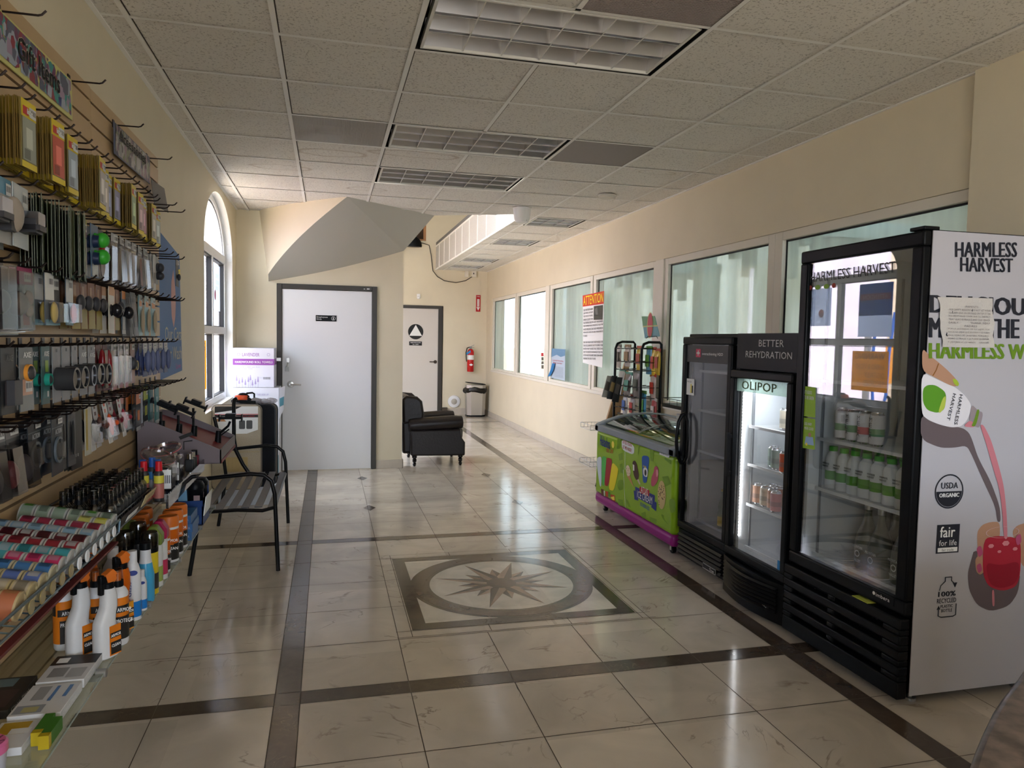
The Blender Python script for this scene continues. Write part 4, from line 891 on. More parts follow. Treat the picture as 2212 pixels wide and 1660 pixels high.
for p in ([(280, 360), (320, 345), (300, 470), (270, 465)], [(290, 530), (335, 510), (340, 590), (300, 600)], [(305, 640), (335, 630), (345, 745), (310, 735)], [(285, 820), (345, 810), (350, 920), (300, 940), (275, 880)], [(640, 430), (690, 440), (680, 610), (650, 600)], [(780, 780), (850, 770), (880, 860), (820, 890)], [(855, 1040), (900, 1020), (930, 1060), (925, 1180), (870, 1190)], [(640, 1230), (720, 1260), (715, 1310), (640, 1275)], [(370, 1030), (400, 1050), (430, 1130), (400, 1120)], [(545, 1190), (595, 1170), (600, 1240), (560, 1250)], [(520, 400), (580, 400), (530, 430), (515, 530), (505, 530)], [(765, 1200), (800, 1210), (800, 1250), (860, 1330), (790, 1260)], [(285, 1030), (340, 1040), (350, 1110), (290, 1100)], [(810, 560), (880, 600), (880, 640), (810, 590)]): cpoly(b, p, .0005)
wb(b, 'printed_fruit', fz)
for nm, c, p in (('print_bar_white', (.62, .70, .78), [(50, 580), (65, 560), (105, 555), (100, 900), (80, 880), (50, 660)]), ('print_bar_green', (.06, .45, .08), [(103, 570), (125, 550), (158, 560), (135, 880), (108, 885), (98, 700)]), ('print_bar_red', (.38, .01, .03), [(158, 565), (205, 575), (222, 605), (180, 890), (135, 880), (145, 720)]), ('print_bar_yellow', (.85, .72, .02), [(222, 610), (290, 685), (285, 740), (240, 945), (180, 925), (200, 760)])):
    b = MB(mat(nm, c, .35)); cpoly(b, p, .001); wb(b, 'printed_ice_bar', fz)
b = MB(mat('print_gloss_white', (.75, .8, .8), .4))
for p in ([(342, 380), (345, 365), (472, 430), (466, 540), (330, 480), (328, 370)], [(110, 930), (140, 940), (135, 1000), (115, 995)]): cpoly(b, p, .0012)
for p, q_ in (((365, 340), (365, 700)), ((345, 700), (370, 1130))): b.bar(fp(*ck(*p), .0012), fp(*ck(*q_), .0012), .002, .002)
wb(b, 'printed_panel', fz)
b = MB(mat('print_fruit_red', (.5, .05, .02), .5)); cpoly(b, [(145, 940), (180, 950), (180, 1010), (150, 1000)], .0016); cpoly(b, [(195, 975), (250, 990), (255, 1060), (215, 1040)], .0016); b.m(mat('print_fruit_brown', (.12, .04, .02), .5)); cpoly(b, [(95, 915), (125, 925), (130, 1000), (100, 985)], .0015); b.m(mat('print_fruit_green', (.1, .3, .03), .5)); cpoly(b, [(180, 940), (200, 960), (205, 1010), (175, 1000)], .002); b.m(mat('drink_yellow', (.85, .7, .1), .4)); cpoly(b, [(205, 1010), (245, 1000), (250, 1045), (225, 1040)], .0022); wb(b, 'printed_fruit_bowl', fz)
b = MB(mat('print_cone', (.55, .28, .12), .5)); cpoly(b, [(385, 770), (420, 765), (465, 905)], .001); b.m(mat('print_icecream', (.72, .60, .45), .5)); cpoly(b, [(372, 690), (385, 650), (410, 655), (430, 720), (420, 770), (390, 775)], .0014); b.m(mat('print_sprinkle', (.35, .08, .04), .5))
for u, v in ((385, 690), (400, 710), (410, 690), (390, 740), (415, 745)): b.disc(fp(*ck(u, v), .0018), .005, MX, ZP, 6)
wb(b, 'printed_cone', fz)
b = MB(mat('print_choc', (.07, .025, .02), .4)); cpoly(b, [(448, 615), (468, 597), (490, 615), (522, 760), (515, 810), (490, 820), (465, 770), (450, 680)], .001); b.m(paper); cpoly(b, [(452, 640), (470, 650), (470, 715), (455, 710)], .0014); b.m(mat('print_stick', (.55, .5, .4), .5)); cpoly(b, [(500, 815), (520, 808), (540, 865), (525, 870)], .0012); wb(b, 'printed_choc_bar', fz)
b = MB(mat('print_cup_blue', (.01, .10, .42), .35)); cpoly(b, [(552, 565), (570, 542), (620, 548), (638, 575), (625, 700), (610, 840), (590, 855), (565, 840), (558, 700)], .001); b.m(paper); cpoly(b, [(566, 690), (595, 672), (620, 700), (618, 790), (572, 770)], .0014); b.m(ink).disc(fp(*ck(595, 735), .0018), .018, MX, ZP, 16, ry=.024); b.m(mat('drink_yellow', (.85, .7, .1), .4)).text('COOKIES', fp(*ck(566, 672), .0018), MX, ZP, .016, .062, .018); wb(b, 'printed_cup', fz)
b = MB(mat('print_berry', (.52, .10, .16), .5)); cpoly(b, [(690, 680), (715, 655), (742, 690), (735, 820), (705, 870), (675, 895), (655, 870), (660, 790), (690, 720)], .001); b.m(mat('print_berry_pale', (.75, .35, .38), .5)); cpoly(b, [(715, 700), (735, 700), (740, 760), (720, 790), (712, 750)], .0014); wb(b, 'printed_berry_bar', fz)
b = MB(mat('print_cookie', (.62, .48, .22), .5)); b.disc(fp(*ck(775, 985), .001), .065, MX, ZP, 28, ry=.105); b.m(mat('print_choc', (.07, .025, .02), .4))
for i in range(26): a = R.random()*2*PI; r_ = R.random()**.5; b.disc(fp(*ck(775, 985), .0014)+Vector((0, .058*r_*math.cos(a), .096*r_*math.sin(a))), .006, MX, ZP, 5)
wb(b, 'printed_cookie', fz)
b = MB(mat('banner_blue', (.02, .04, .24), .4)); cpoly(b, [(480, 892), (700, 990), (695, 1120), (480, 1005)], .001); cpoly(b, [(462, 930), (490, 950), (515, 1050), (470, 1035)], .0006); cpoly(b, [(700, 1060), (718, 1070), (712, 1168), (655, 1120)], .0006)
bn = wb(b, 'brand_banner', fz); b = MB(mat('banner_red', (.50, .01, .03), .4)); cpoly(b, [(530, 890), (640, 935), (635, 1005), (528, 960)], .0016); b.build('banner_top', bn)
b = MB(paper); b.text('ATLAS', fp(*ck(545, 955), .0022), fp(*ck(622, 990))-fp(*ck(545, 955)), ZP, .050, .125, .03); b.text('ICE CREAM', fp(*ck(503, 1012), .0022), fp(*ck(665, 1088))-fp(*ck(503, 1012)), ZP, .055, .27, .03); b.m(mat('phone_blue', (.1, .2, .5), .4)).text('323-888-5622', fp(*ck(535, 1105), .0016), fp(*ck(635, 1160))-fp(*ck(535, 1105)), ZP, .030, .17, .03); b.build('lettering', bn)
b = MB(mat('banner_blue', (.02, .04, .24), .4)); b.text('Helados', fp(*ck(86, 425), .0022), fp(*ck(215, 425))-fp(*ck(86, 370)), ZP, .090, .23, .06); b.m(mat('banner_red', (.50, .01, .03), .4)).text('del Sol', fp(*ck(158, 505), .0024), fp(*ck(250, 530))-fp(*ck(158, 505)), ZP, .050, .15, .018); b.m(mat('drink_yellow', (.85, .7, .1), .4)).disc(fp(*ck(230, 420), .0018), .03, MX, ZP, 12); b.m(mat('banner_red', (.50, .01, .03), .4)).text('LIFTED, PLEASE\nLET ME INSIDE', fp(*ck(338, 462), .0018), fp(*ck(462, 515))-fp(*ck(338, 462)), ZP, .070, .19, .02)
wb(b, 'lettering', fz)
b = MB(paper); cpoly(b, [(752, 470), (862, 508), (862, 570), (752, 530)], .001); nz_ = wb(b, 'notice_sticker', fz); b = MB(ink); b.text('YOUR OPINION\nMATTERS TO US', fp(*ck(765, 522), .0015), fp(*ck(850, 555))-fp(*ck(765, 522)), ZP, .035, .11, .01); b.build('lettering', nz_)
# ================================================================ slatwall
SX = -.940; SY0, SY1, ST = 1.45, 4.585, 2.51
slat = mat('slatwall_laminate', (.53, .37, .20), .42, noise=.05, nscale=6)
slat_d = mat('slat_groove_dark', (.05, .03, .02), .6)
ZG = [2.45-.087*k for k in range(0, 25)]
sw = sroot('trim_7', (SX, 3.0, 0))
zz = [ST]+ZG; YJ = 3.364
for (y0, y1) in ((SY0, YJ-.001), (YJ+.001, SY1)):
    b = MB(slat); dz = 0 if y0 > 3 else .004
    for a, c in zip(zz, zz[1:]+[.30]):
        b.box(SX-.018, SX, y0, y1, c+.005+dz, a-.005+dz)
    wb(b, 'slat_panel', sw)
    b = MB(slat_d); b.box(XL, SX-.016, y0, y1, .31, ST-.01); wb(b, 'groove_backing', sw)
# the rest of the wall below the panel stays painted
# ---- hooks
hook_m = mat('dark_hook_wire', (.035, .025, .022), .35, .8)
def hook_mesh(L, r=.0032):
    b = MB(hook_m); b.tube([(0, 0, 0), (L*.5, 0, 0), (L-.022, 0, 0), (L-.012, 0, .003), (L, 0, .016)], r, 6)
    b.box(-.002, .002, -.012, .012, -.012, .022); return b.mesh('slatwall_hook')
_hk = {}
def hook(y, z, L, label, group, yaw=0):
    k = round(L, 3)
    if k not in _hk: _hk[k] = hook_mesh(L)
    return inst('slatwall_hook', _hk[k], (SX+.002, y, z), label, 'hook', group, rot=(0, 0, yaw))
for i, y in enumerate((2.50, 3.10, 3.685, 4.31)):
    hook(y, 2.447, .125, ['long bare hook at the top left corner of the slatted wall', 'bare hook at the right end of the gift items sign', 'bare hook holding the left end of the accessories sign', 'bare hook at the right end of the accessories sign'][i], None)
# ---- signs on the slatwall
def collage(mb, y0, y1, z0, z1, x, n, cols, seed):
    rr = random.Random(seed)
    for i in range(n):
        c = (x+rr.random()*.0004, y0+(y1-y0)*rr.random(), z0+(z1-z0)*rr.random()); r_ = (.008+.022*rr.random())
        mb.m(cols[rr.randrange(len(cols))]); k = rr.choice((4, 5, 6, 12)); a = rr.random()*3
        pts = []
        for j in range(k):
            p = (c[1]+r_*math.cos(a+2*PI*j/k), c[2]+r_*1.2*math.sin(a+2*PI*j/k)); pts.append((c[0], max(y0, min(y1, p[0])), max(z0, min(z1, p[1]))))
        mb.poly(pts)
pc = lambda n, c: mat('print_'+n, c, .4)
gift = thing('shop_sign', 'colourful photo collage sign reading Gift Items high on the slatted wall', 'sign', (SX+.02, 2.79, 2.30))
b = MB(pc('lemon', (.62, .60, .22))); b.box(SX+.008, SX+.012, 2.40, 3.10, 2.302, 2.448); wb(b, 'sign_board', gift)
b = MB(pc('slate', (.10, .11, .16))); collage(b, 2.42, 3.085, 2.315, 2.44, SX+.0135, 230, [pc('slate', (.10, .11, .16)), pc('plum', (.16, .05, .12)), pc('mauve', (.35, .25, .35)), pc('teal', (.05, .28, .26)), pc('steel', (.35, .40, .48)), pc('navy', (.03, .05, .18)), pc('wine', (.25, .03, .05))], 3); wb(b, 'photo_collage', gift)
def outtext(mb, s_, y0, y1, z, h, x, m1, m2):
    W_ = y1-y0
    for dy, dz in ((-.004, 0), (.004, 0), (0, .004), (0, -.004), (.003, .003), (-.003, -.003)): mb.m(m1).text(s_, (x, y0+dy, z+dz), (0, 1, 0), ZP, h, W_, .0)
    mb.m(m2).text(s_, (x+.0006, y0, z), (0, 1, 0), ZP, h, W_, .018)
b = MB(paper); outtext(b, 'Gift Items', 2.60, 2.96, 2.355, .066, SX+.0150, mat('outline_pale', (.65, .6, .5), .5), ink); wb(b, 'lettering', gift)
acc = thing('shop_sign', 'grey photo collage sign reading Accessories leaning out of the slatted wall', 'sign', (SX+.03, 3.95, 2.30))
b = MB(pc('slate', (.10, .11, .16))); b.box(SX+.018, SX+.022, 3.62, 4.285, 2.305, 2.445); wb(b, 'sign_board', acc)
b = MB(pc('slate', (.10, .11, .16))); collage(b, 3.63, 4.28, 2.31, 2.44, SX+.0235, 230, [pc('ash', (.40, .38, .36)), pc('grey_dark', (.09, .08, .09)), pc('mauve2', (.28, .18, .22)), pc('ash2', (.28, .28, .27)), pc('moss', (.20, .22, .12))], 5); wb(b, 'photo_collage', acc)
b = MB(paper); outtext(b, 'Accessories', 3.68, 4.18, 2.385, .048, SX+.0250, mat('outline_pale', (.65, .6, .5), .5), ink); wb(b, 'lettering', acc)
bk = thing('shop_sign', 'dark plain sign panel tilted behind the accessories sign', 'sign', (SX+.03, 4.42, 2.2))
b = MB(mat('sign_dark_grey', (.13, .12, .11), .5)); b.add([(SX+.03, 4.27, 2.33), (SX+.045, 4.52, 2.33), (SX+.06, 4.55, 2.20), (SX+.04, 4.30, 2.20), (SX+.028, 4.27, 2.33), (SX+.043, 4.52, 2.33), (SX+.058, 4.55, 2.20), (SX+.038, 4.30, 2.20)], [(0, 1, 2, 3), (4, 5, 6, 7), (0, 1, 5, 4), (1, 2, 6, 5), (2, 3, 7, 6), (3, 0, 4, 7)]); wb(b, 'sign_board', bk)
# ---- hanging goods. A card hangs from its top edge: width along y, face towards the room
bagm = glass('clear_bag', (.80, .80, .80), 1.32, .10); bagm2 = glass('smoky_blister', (.58, .56, .56), 1.38, .1)
stick = mat('barcode_sticker', (.70, .70, .68), .5); bar_ = ink
def cm(c, rough=.4):
    if isinstance(c, bpy.types.Material): return c
    return mat('card_%02d%02d%02d' % tuple(int(x*99) for x in c), c, rough)
def card(w, h, bg, head=None, hh=.045, foot=None, pic=None, sticker=None, blob=None, blister=None, txt=None, t=.0022, tcol=None, win=None, hang=.012):
    b = MB(cm(bg)); z1 = hang; z0 = z1-h; y0, y1 = -w/2, w/2
    if bg in (bagm,):
        b.box(0, t*1.5, y0, y1, z0, z1)
    else: b.box(0, t, y0, y1, z0, z1)
    e = t+.0006 if bg is not bagm else t*1.5+.0006
    def rect(a, c, d_, f, m_, x=e): b.m(cm(m_)); b.poly([(x, a, d_), (x, c, d_), (x, c, f), (x, a, f)])
    if head: rect(y0, y1, z1-hh, z1, head)
    if foot: rect(y0, y1, z0, z0+.018, foot)
    if pic:
        for i_, (a, c, d_, f, m_) in enumerate(pic): rect(y0+a*w, y0+c*w, z0+d_*h, z0+f*h, m_, e+.0004+.0003*i_)
    if sticker:
        a, c, d_, f = sticker; rect(y0+a*w, y0+c*w, z0+d_*h, z0+f*h, stick, e+.0020)
        n = 9
        for k in range(n):
            ya = y0+a*w+(c-a)*w*(k+.8)/(n+1); rect(ya, ya+(c-a)*w/(n+1)*R.choice((.3, .5, .65)), z0+(d_+(f-d_)*.3)*h, z0+(f-(f-d_)*.2)*h, ink, e+.0023)
    if txt:
        s_, hz, wd, m_ = txt; b.m(cm(m_)); b.text(s_, (e+.0026, -w*wd/2, z0+hz*h), (0, 1, 0), ZP, .016, w*wd, .018)
    if blob:
        for (kind, cy_, cz_, ry, rz, dep, m_) in blob:
            b.m(cm(m_)); c = (e+dep*.45, y0+cy_*w, z0+cz_*h)
            if kind == 'e': b.ell(c, (dep*.5, ry, rz), 12, 8)
            elif kind == 'c': b.cyl((e, c[1], c[2]), (e+dep, c[1], c[2]), ry, ry*.9, 18)
            elif kind == 'b': b.box(e, e+dep, c[1]-ry, c[1]+ry, c[2]-rz, c[2]+rz)
            elif kind == 'r': b.ring([[(e+q1, c[1]+q0*math.cos(t_), c[2]+q0*math.sin(t_)) for t_ in [2*PI*i_/20 for i_ in range(20)]] for q0, q1 in ((ry, 0), (ry, dep), (ry*.82, dep), (ry*.80, dep*.3))], cap=False)
    if blister:
        a, c, d_, f, dep, m_ = blister; b.m(cm(m_)); ya, yb, za, zb = y0+a*w, y0+c*w, z0+d_*h, z0+f*h; i_ = min(.006, dep*.3)
        b.add([(e, ya, za), (e, yb, za), (e, yb, zb), (e, ya, zb), (e+dep, ya+i_, za+i_), (e+dep, yb-i_, za+i_), (e+dep, yb-i_, zb-i_), (e+dep, ya+i_, zb-i_)], [(4, 5, 6, 7), (0, 1, 5, 4), (1, 2, 6, 5), (2, 3, 7, 6), (3, 0, 4, 7)])
    return b
def short(t_, n_): return ' '.join(t_.split()[:n_]).rstrip(',')
def hang(name, b, y, z, n, label, cat, group, L, pitch=.006, x0=.012, back=None, rx=0.0, spread=.0, yaw0=0):
    me = b.mesh(name); bk_ = back.mesh(name) if back else me
    for k in range(n):
        front = k == n-1
        yaw = yaw0+R.uniform(-.06, .06)+spread*(k-n/2); dz = R.uniform(-.002, .002)
        lb = label if front else short(label.replace('front ', '', 1), 12)+', behind the front one'
        inst(name, me if front or not back else bk_, (SX+x0+pitch*k, y+R.uniform(-.003, .003), z-.010+dz), lb, cat, group if n > 1 else None, rot=(R.uniform(-.02, .02), rx, yaw))
YL = (.72, .56, .03); BR = (.16, .10, .025)
tops = dict(hk='dark hook wire')
# row B : yellow-topped freshener packets
rowB = [(2.262, 9, (.30, .42, .30)), (2.362, 3, (.55, .30, .06)), (2.464, 13, (.32, .34, .27)), (2.566, 4, (.40, .44, .36)), (2.668, 15, (.55, .10, .06)), (2.770, 4, (.62, .12, .07)), (2.868, 12, (.35, .42, .48)), (2.962, 4, (.40, .42, .42)),
        (3.060, 3, (.55, .56, .50)), (3.165, 14, (.50, .48, .46)), (3.265, 5, (.56, .55, .50)), (3.365, 6, (.60, .55, .52)), (3.470, 4, (.34, .38, .55)), (3.575, 5, (.42, .42, .60)), (3.690, 12, (.30, .45, .24)), (3.800, 5, (.40, .50, .28)),
        (3.905, 8, (.50, .34, .36)), (4.010, 6, (.55, .30, .38)), (4.110, 4, (.50, .30, .34)), (4.215, 7, (.52, .50, .44)), (4.330, 4, (.16, .30, .28)), (4.440, 3, (.50, .56, .54))]
names = 'mint striped|amber fruit|grey green|olive|dark red|bright orange heart|blue and pink|black and white badge|ivory|pale grey|cream|blush|lavender|lilac|leaf green|lime|rose|pink|dusty pink|ivory white|dark teal|pale aqua'.split('|')
for i, ((y, n, c), nm) in enumerate(zip(rowB, names)):
    L = .165 if i in (19, 21) else .105+.01*(i % 2)
    hook(y, 2.19, L, 'dark hook behind the %s freshener packets in the top packed row' % nm, None)
    b = card(.098, .195, (.20, .16, .06), head=YL, hh=.05, foot=YL, pic=[(.06, .94, .11, .74, c), (.30, .72, .30, .60, tuple(min(1, x*1.5+.08) for x in c)), (.15, .55, .13, .28, tuple(x*.5 for x in c)), (.08, .46, .78, .90, (.55, .05, .04))], sticker=(.5, .94, .77, .92), txt=('little', .80, .34, paper))
    bb_ = card(.098, .195, BR, head=(.35, .24, .03), hh=.05, foot=(.45, .34, .03))
    hang('freshener_packet', b, y, 2.183, n, 'front yellow topped freshener packet with %s picture in the top packed row' % nm, 'air freshener', '%s freshener packets of the top row' % nm, L, pitch=.0062 if n > 8 else .007, x0=.010, back=bb_)
GL = dict(clear=(.55, .55, .53), dark=(.035, .035, .04), grey=(.20, .20, .21))
def one(y, z, n, label, b, back=None, L=.13, pitch=.012, cat='hanging pack', name='blister_pack', rx=0.0, x0=.02, group=None, hk=True, spread=0, yaw0=0):
    if hk: hook(y, z, L, 'hook of the '+short(label, 13), None)
    hang(name, b, y, z-.006, n, label, cat, group or ('pack stack: '+label)[:58], L, pitch=pitch, back=back, rx=rx, x0=x0, spread=spread, yaw0=yaw0)
# row C (z 1.93)
zC = 1.935
clip_ = lambda bg: card(.125, .18, bg, pic=[(.05, .95, .55, .98, (.55, .58, .58))], sticker=(.55, .9, .68, .92), blob=[('b', .5, .36, .030, .020, .045, GL['dark']), ('b', .52, .44, .032, .026, .052, mat('chrome_film', (.30, .30, .32), .22, 1)), ('b', .5, .33, .030, .008, .056, GL['dark'])])
one(2.19, zC, 2, 'black clip pack on blue card, first of the second row', clip_((.10, .25, .38)), L=.12, pitch=.068, x0=.006)
one(2.31, zC, 2, 'tan clip pack on grey card beside the blue ones', card(.11, .18, (.35, .35, .33), head=(.10, .28, .40), blob=[('e', .5, .45, .03, .05, .05, (.32, .27, .22)), ('b', .3, .35, .02, .03, .03, GL['dark'])], sticker=(.6, .95, .75, .93)), L=.12, pitch=.068, x0=.006)
one(2.425, zC, 2, 'chrome phone clip in clear hanging blister at the left', clip_((.50, .55, .56)), L=.12, pitch=.068, x0=.006)
gs = card(.115, .24, bagm, head=(.40, .40, .10), hh=.03, pic=[(.1, .9, .15, .7, (.50, .44, .36)), (.1, .9, .72, .86, (.30, .12, .22))], sticker=(.55, .9, .80, .92))
gb_ = card(.115, .24, (.055, .065, .015), foot=(.03, .08, .05), hh=.03)
for i, (y, nn_, yw) in enumerate(((2.575, 7, .30), (2.68, 8, .27), (2.79, 9, .25), (2.90, 9, .22), (2.99, 6, .05))):
    one(y, zC, nn_, 'deep green bagged freshener in the %s dense stack of the second row' % ['first', 'second', 'middle', 'fourth', 'last'][i], gb_ if i < 4 else gs, back=gb_, L=.12, pitch=.0095+.001*(i % 2), name='freshener_bag', cat='air freshener', yaw0=yw)
one(3.06, zC, 3, 'white bag with pink label right of the dense green stacks', card(.09, .20, bagm, head=(.55, .55, .5), pic=[(.1, .9, .1, .7, (.62, .58, .52)), (.3, .7, .72, .80, (.5, .05, .06))], sticker=(.2, .8, .80, .96)), name='freshener_bag', cat='air freshener')
one(3.20, zC, 2, 'blue card with two glossy green ball fresheners', card(.115, .205, (.10, .16, .26), pic=[(.1, .9, .03, .25, (.55, .58, .60))], blob=[('e', .55, .72, .030, .030, .055, (.04, .35, .03)), ('e', .58, .40, .030, .030, .055, (.04, .35, .03)), ('c', .35, .68, .026, .026, .02, (.01, .02, .06)), ('c', .38, .36, .026, .026, .02, (.01, .02, .06))]), pitch=.03, L=.13, cat='air freshener')
one(3.335, zC, 2, 'dark narrow card with red bead beside the green balls', card(.075, .20, (.09, .08, .08), blob=[('e', .5, .6, .012, .03, .02, (.35, .02, .03)), ('e', .5, .3, .016, .05, .02, (.35, .3, .28))]))
for i, (y, c, t_) in enumerate(((3.45, (.38, .40, .40), 'silver pen clip'), (3.56, (.32, .34, .34), 'grey gauge'), (3.665, (.50, .50, .48), 'white leaning tube'), (3.775, (.28, .26, .25), 'smoky brush'), (3.885, (.45, .10, .06), 'red and orange badge'), (3.99, (.42, .42, .40), 'clear cable'))):
    one(y, zC, 2, 'clear long blister with %s in the second row' % t_, card(.085, .215, bagm, head=(.45, .45, .45), hh=.035, pic=[(.2, .8, .12, .72, c)], sticker=(.3, .9, .83, .97), blister=(.15, .85, .06, .75, .02, bagm2)), pitch=.035, rx=R.uniform(-.06, .06))
one(4.10, zC, 2, 'taupe tag card hanging before the blue poster', card(.07, .17, (.11, .10, .09), pic=[(.25, .75, .82, .95, GL['dark']), (.1, .9, .1, .75, (.15, .14, .12))], blob=[('e', .9, .5, .012, .012, .02, GL['dark'])]), L=.14)
one(4.25, zC, 3, 'thin white packet in front of the taupe tag', card(.05, .19, (.55, .54, .52), pic=[(.1, .9, .2, .5, (.25, .22, .2))]), L=.14)
one(4.36, zC, 2, 'round black vent clip pack near the slatted wall end', card(.08, .15, (.30, .31, .31), blob=[('e', .5, .6, .025, .025, .04, GL['dark']), ('e', .5, .3, .022, .022, .04, GL['dark'])]), L=.145)
one(4.50, zC, 1, 'small black card with golden figure charm at the wall end', card(.085, .15, (.04, .05, .06), head=(.20, .20, .2), hh=.03, sticker=(.5, .9, .84, .97), blob=[('e', .75, .45, .006, .02, .012, (.75, .6, .15)), ('e', .75, .62, .007, .008, .012, (.75, .6, .15)), ('e', .4, .35, .016, .02, .02, GL['dark'])]), L=.15, x0=.11)
# row D (z 1.70)
zD = 1.702
cb = lambda c, n_=.45: card(.125, .20, bagm, pic=[(.05, .55, .55, .95, (.42, .42, .42)), (.3, .9, .1, .5, c)], blob=[('e', .55, .45, .04, .035, .05, c)], blister=(.08, .92, .05, .92, .05, bagm2))
one(2.10, zD, 2, 'clear bulky blister with black pods, far left of the third row', cb(GL['dark']), pitch=.062, x0=.006)
one(2.21, zD, 2, 'clear bulky blister with smoky pods in the third row', cb((.12, .11, .12)), pitch=.062, x0=.006)
one(2.33, zD, 2, 'clear bulky blister with pale brown pod in the third row', cb((.32, .26, .22)), pitch=.062, x0=.006)
one(2.475, zD, 3, 'magenta topped pack with cartoon free bear figure', card(.105, .19, bagm, head=(.35, .05, .14), hh=.05, pic=[(.15, .85, .06, .60, (.55, .50, .44)), (.3, .7, .1, .3, (.5, .10, .08))], sticker=(.4, .85, .78, .92), blob=[('e', .5, .52, .022, .024, .02, (.58, .40, .30)), ('e', .5, .34, .018, .022, .02, (.6, .48, .36))]), pitch=.02, L=.12)
bpack = lambda head, blobc, w=.08: card(w, .165, (.10, .12, .15), head=head, hh=.085, sticker=(.35, .85, .72, .94), blob=[('e', .62, .25, .020, .034, .02, blobc)], blister=(.3, .95, .03, .48, .03, bagm), foot=(.15, .32, .40))
one(2.615, zD, 3, 'white tag pack with golden capsule in its blister', bpack((.70, .70, .66), (.70, .50, .12)), pitch=.03, L=.12)
one(2.755, zD, 2, 'grey card pack left of the red capsule one', bpack((.14, .14, .14), (.05, .05, .05)), pitch=.03, L=.12)
one(2.835, zD, 1, 'white tag pack with red orange capsule on blue base', bpack((.62, .63, .62), (.55, .12, .06)), x0=.07, L=.12)
brn = card(.078, .175, (.16, .055, .02), foot=(.26, .20, .02), pic=[(.05, .95, .0, .42, (.26, .20, .015)), (.2, .5, .5, .9, (.3, .16, .08))], blob=[('e', .6, .55, .022, .028, .03, GL['dark'])])
for i, y in enumerate((2.93, 3.02, 3.11, 3.205)):
    one(y, zD, 2, 'brown and olive card with dark oval lens, %s of four in the third row' % ['first', 'second', 'third', 'fourth'][i], brn, pitch=.04, L=.13)
lens = lambda bg, foot, hd=(.55, .28, .12): card(.072, .19, bg, head=hd, hh=.035, foot=foot, pic=[(.1, .9, .1, .4, tuple(x*.92 for x in lin(foot)))], blob=[('e', .45, .50, .020, .028, .045, mat('gloss_black', (.01, .01, .012), .12))], txt=None)
one(3.30, zD, 3, 'ivory card with round glossy black lens', lens((.60, .55, .46), (.58, .55, .48)), pitch=.03, L=.13)
one(3.40, zD, 2, 'peach card with round glossy black lens', lens((.62, .36, .26), (.62, .38, .28)), pitch=.04, L=.13)
one(3.50, zD, 2, 'olive card between the peach and blue lens cards', brn, pitch=.03, L=.13)
one(3.585, zD, 2, 'navy card with round glossy black lens and white base', lens((.06, .10, .14), (.55, .56, .56), (.60, .20, .03)), pitch=.035, L=.13)
one(3.68, zD, 3, 'dark grey pierced card hanging tilted in the third row', card(.085, .20, (.07, .07, .072), pic=[(.1, .25, .75, .9, (.2, .2, .2)), (.4, .55, .75, .9, (.2, .2, .2)), (.7, .85, .75, .9, (.2, .2, .2)), (.25, .75, .2, .5, (.03, .03, .03))]), pitch=.025, L=.13, rx=-.08)
one(3.79, zD, 3, 'white patterned packet fanned beside the pierced card', card(.075, .20, (.45, .44, .42), pic=[(.1, .9, .05, .3, (.03, .03, .03)), (.2, .6, .5, .8, (.2, .2, .18))]), pitch=.012, spread=.02, L=.13)
tng = card(.085, .20, (.26, .42, .46), head=(.45, .55, .55), hh=.04, pic=[(.1, .9, .72, .86, (.65, .25, .06))], blob=[('e', .5, .38, .018, .06, .02, (.35, .27, .18))], sticker=(.4, .85, .84, .96))
one(3.91, zD, 2, 'aqua card with long tan wooden piece, left of two', tng, pitch=.03, L=.13)
one(4.04, zD, 2, 'aqua card with long tan wooden piece, middle', tng, pitch=.03, L=.13)
one(4.18, zD, 2, 'aqua card with long tan wooden piece, at the right end', tng, pitch=.03, L=.13)
for y in (4.28, 4.37, 4.46, 4.55): hook(y, zD, .14, 'empty dark hook at the right end of the third row', 'empty hooks at the right end of the third row')
# row E (z 1.47)
zE = 1.468
one(2.10, zE, 2, 'black pack with red dial at the left edge of the fourth row', card(.10, .18, (.05, .05, .05), blob=[('c', .6, .5, .02, .02, .02, (.55, .03, .03))], blister=(.1, .9, .1, .8, .03, bagm2)), pitch=.03)
one(2.205, zE, 2, 'smoky pack with bright red round badge', card(.09, .17, (.07, .06, .06), blob=[('e', .5, .6, .024, .028, .02, (.60, .04, .05))], blister=(.1, .9, .1, .9, .03, bagm2)), pitch=.03)
one(2.295, zE, 3, 'large black card with squared device outline', card(.105, .185, (.010, .010, .011), pic=[(.2, .9, .1, .5, (.03, .02, .022))], blob=[('b', .6, .32, .028, .035, .02, GL['dark'])], txt=('AXE', .8, .4, (.12, .12, .12))), pitch=.03, L=.14)
axe = card(.085, .185, (.16, .17, .175), pic=[(.0, 1, .0, .35, (.24, .25, .25)), (.1, .9, .25, .5, (.62, .36, .26))], sticker=(.35, .85, .30, .48), blob=[('r', .55, .60, .025, .025, .010, mat('orange_ring', (.7, .28, .04), .3)), ('e', .55, .60, .021, .021, .022, mat('gloss_grey', (.07, .07, .075), .2, .5))], txt=('AXE', .84, .55, paper))
one(2.40, zE, 3, 'grey card with orange ringed lens and white lettering', axe, pitch=.040, L=.13, x0=.008)
one(2.515, zE, 2, 'dark card behind with blue ring edge', card(.075, .19, (.06, .075, .085), blob=[('r', .4, .55, .026, .026, .02, (.15, .22, .45))], sticker=(.2, .9, .82, .95)), pitch=.02, L=.12)
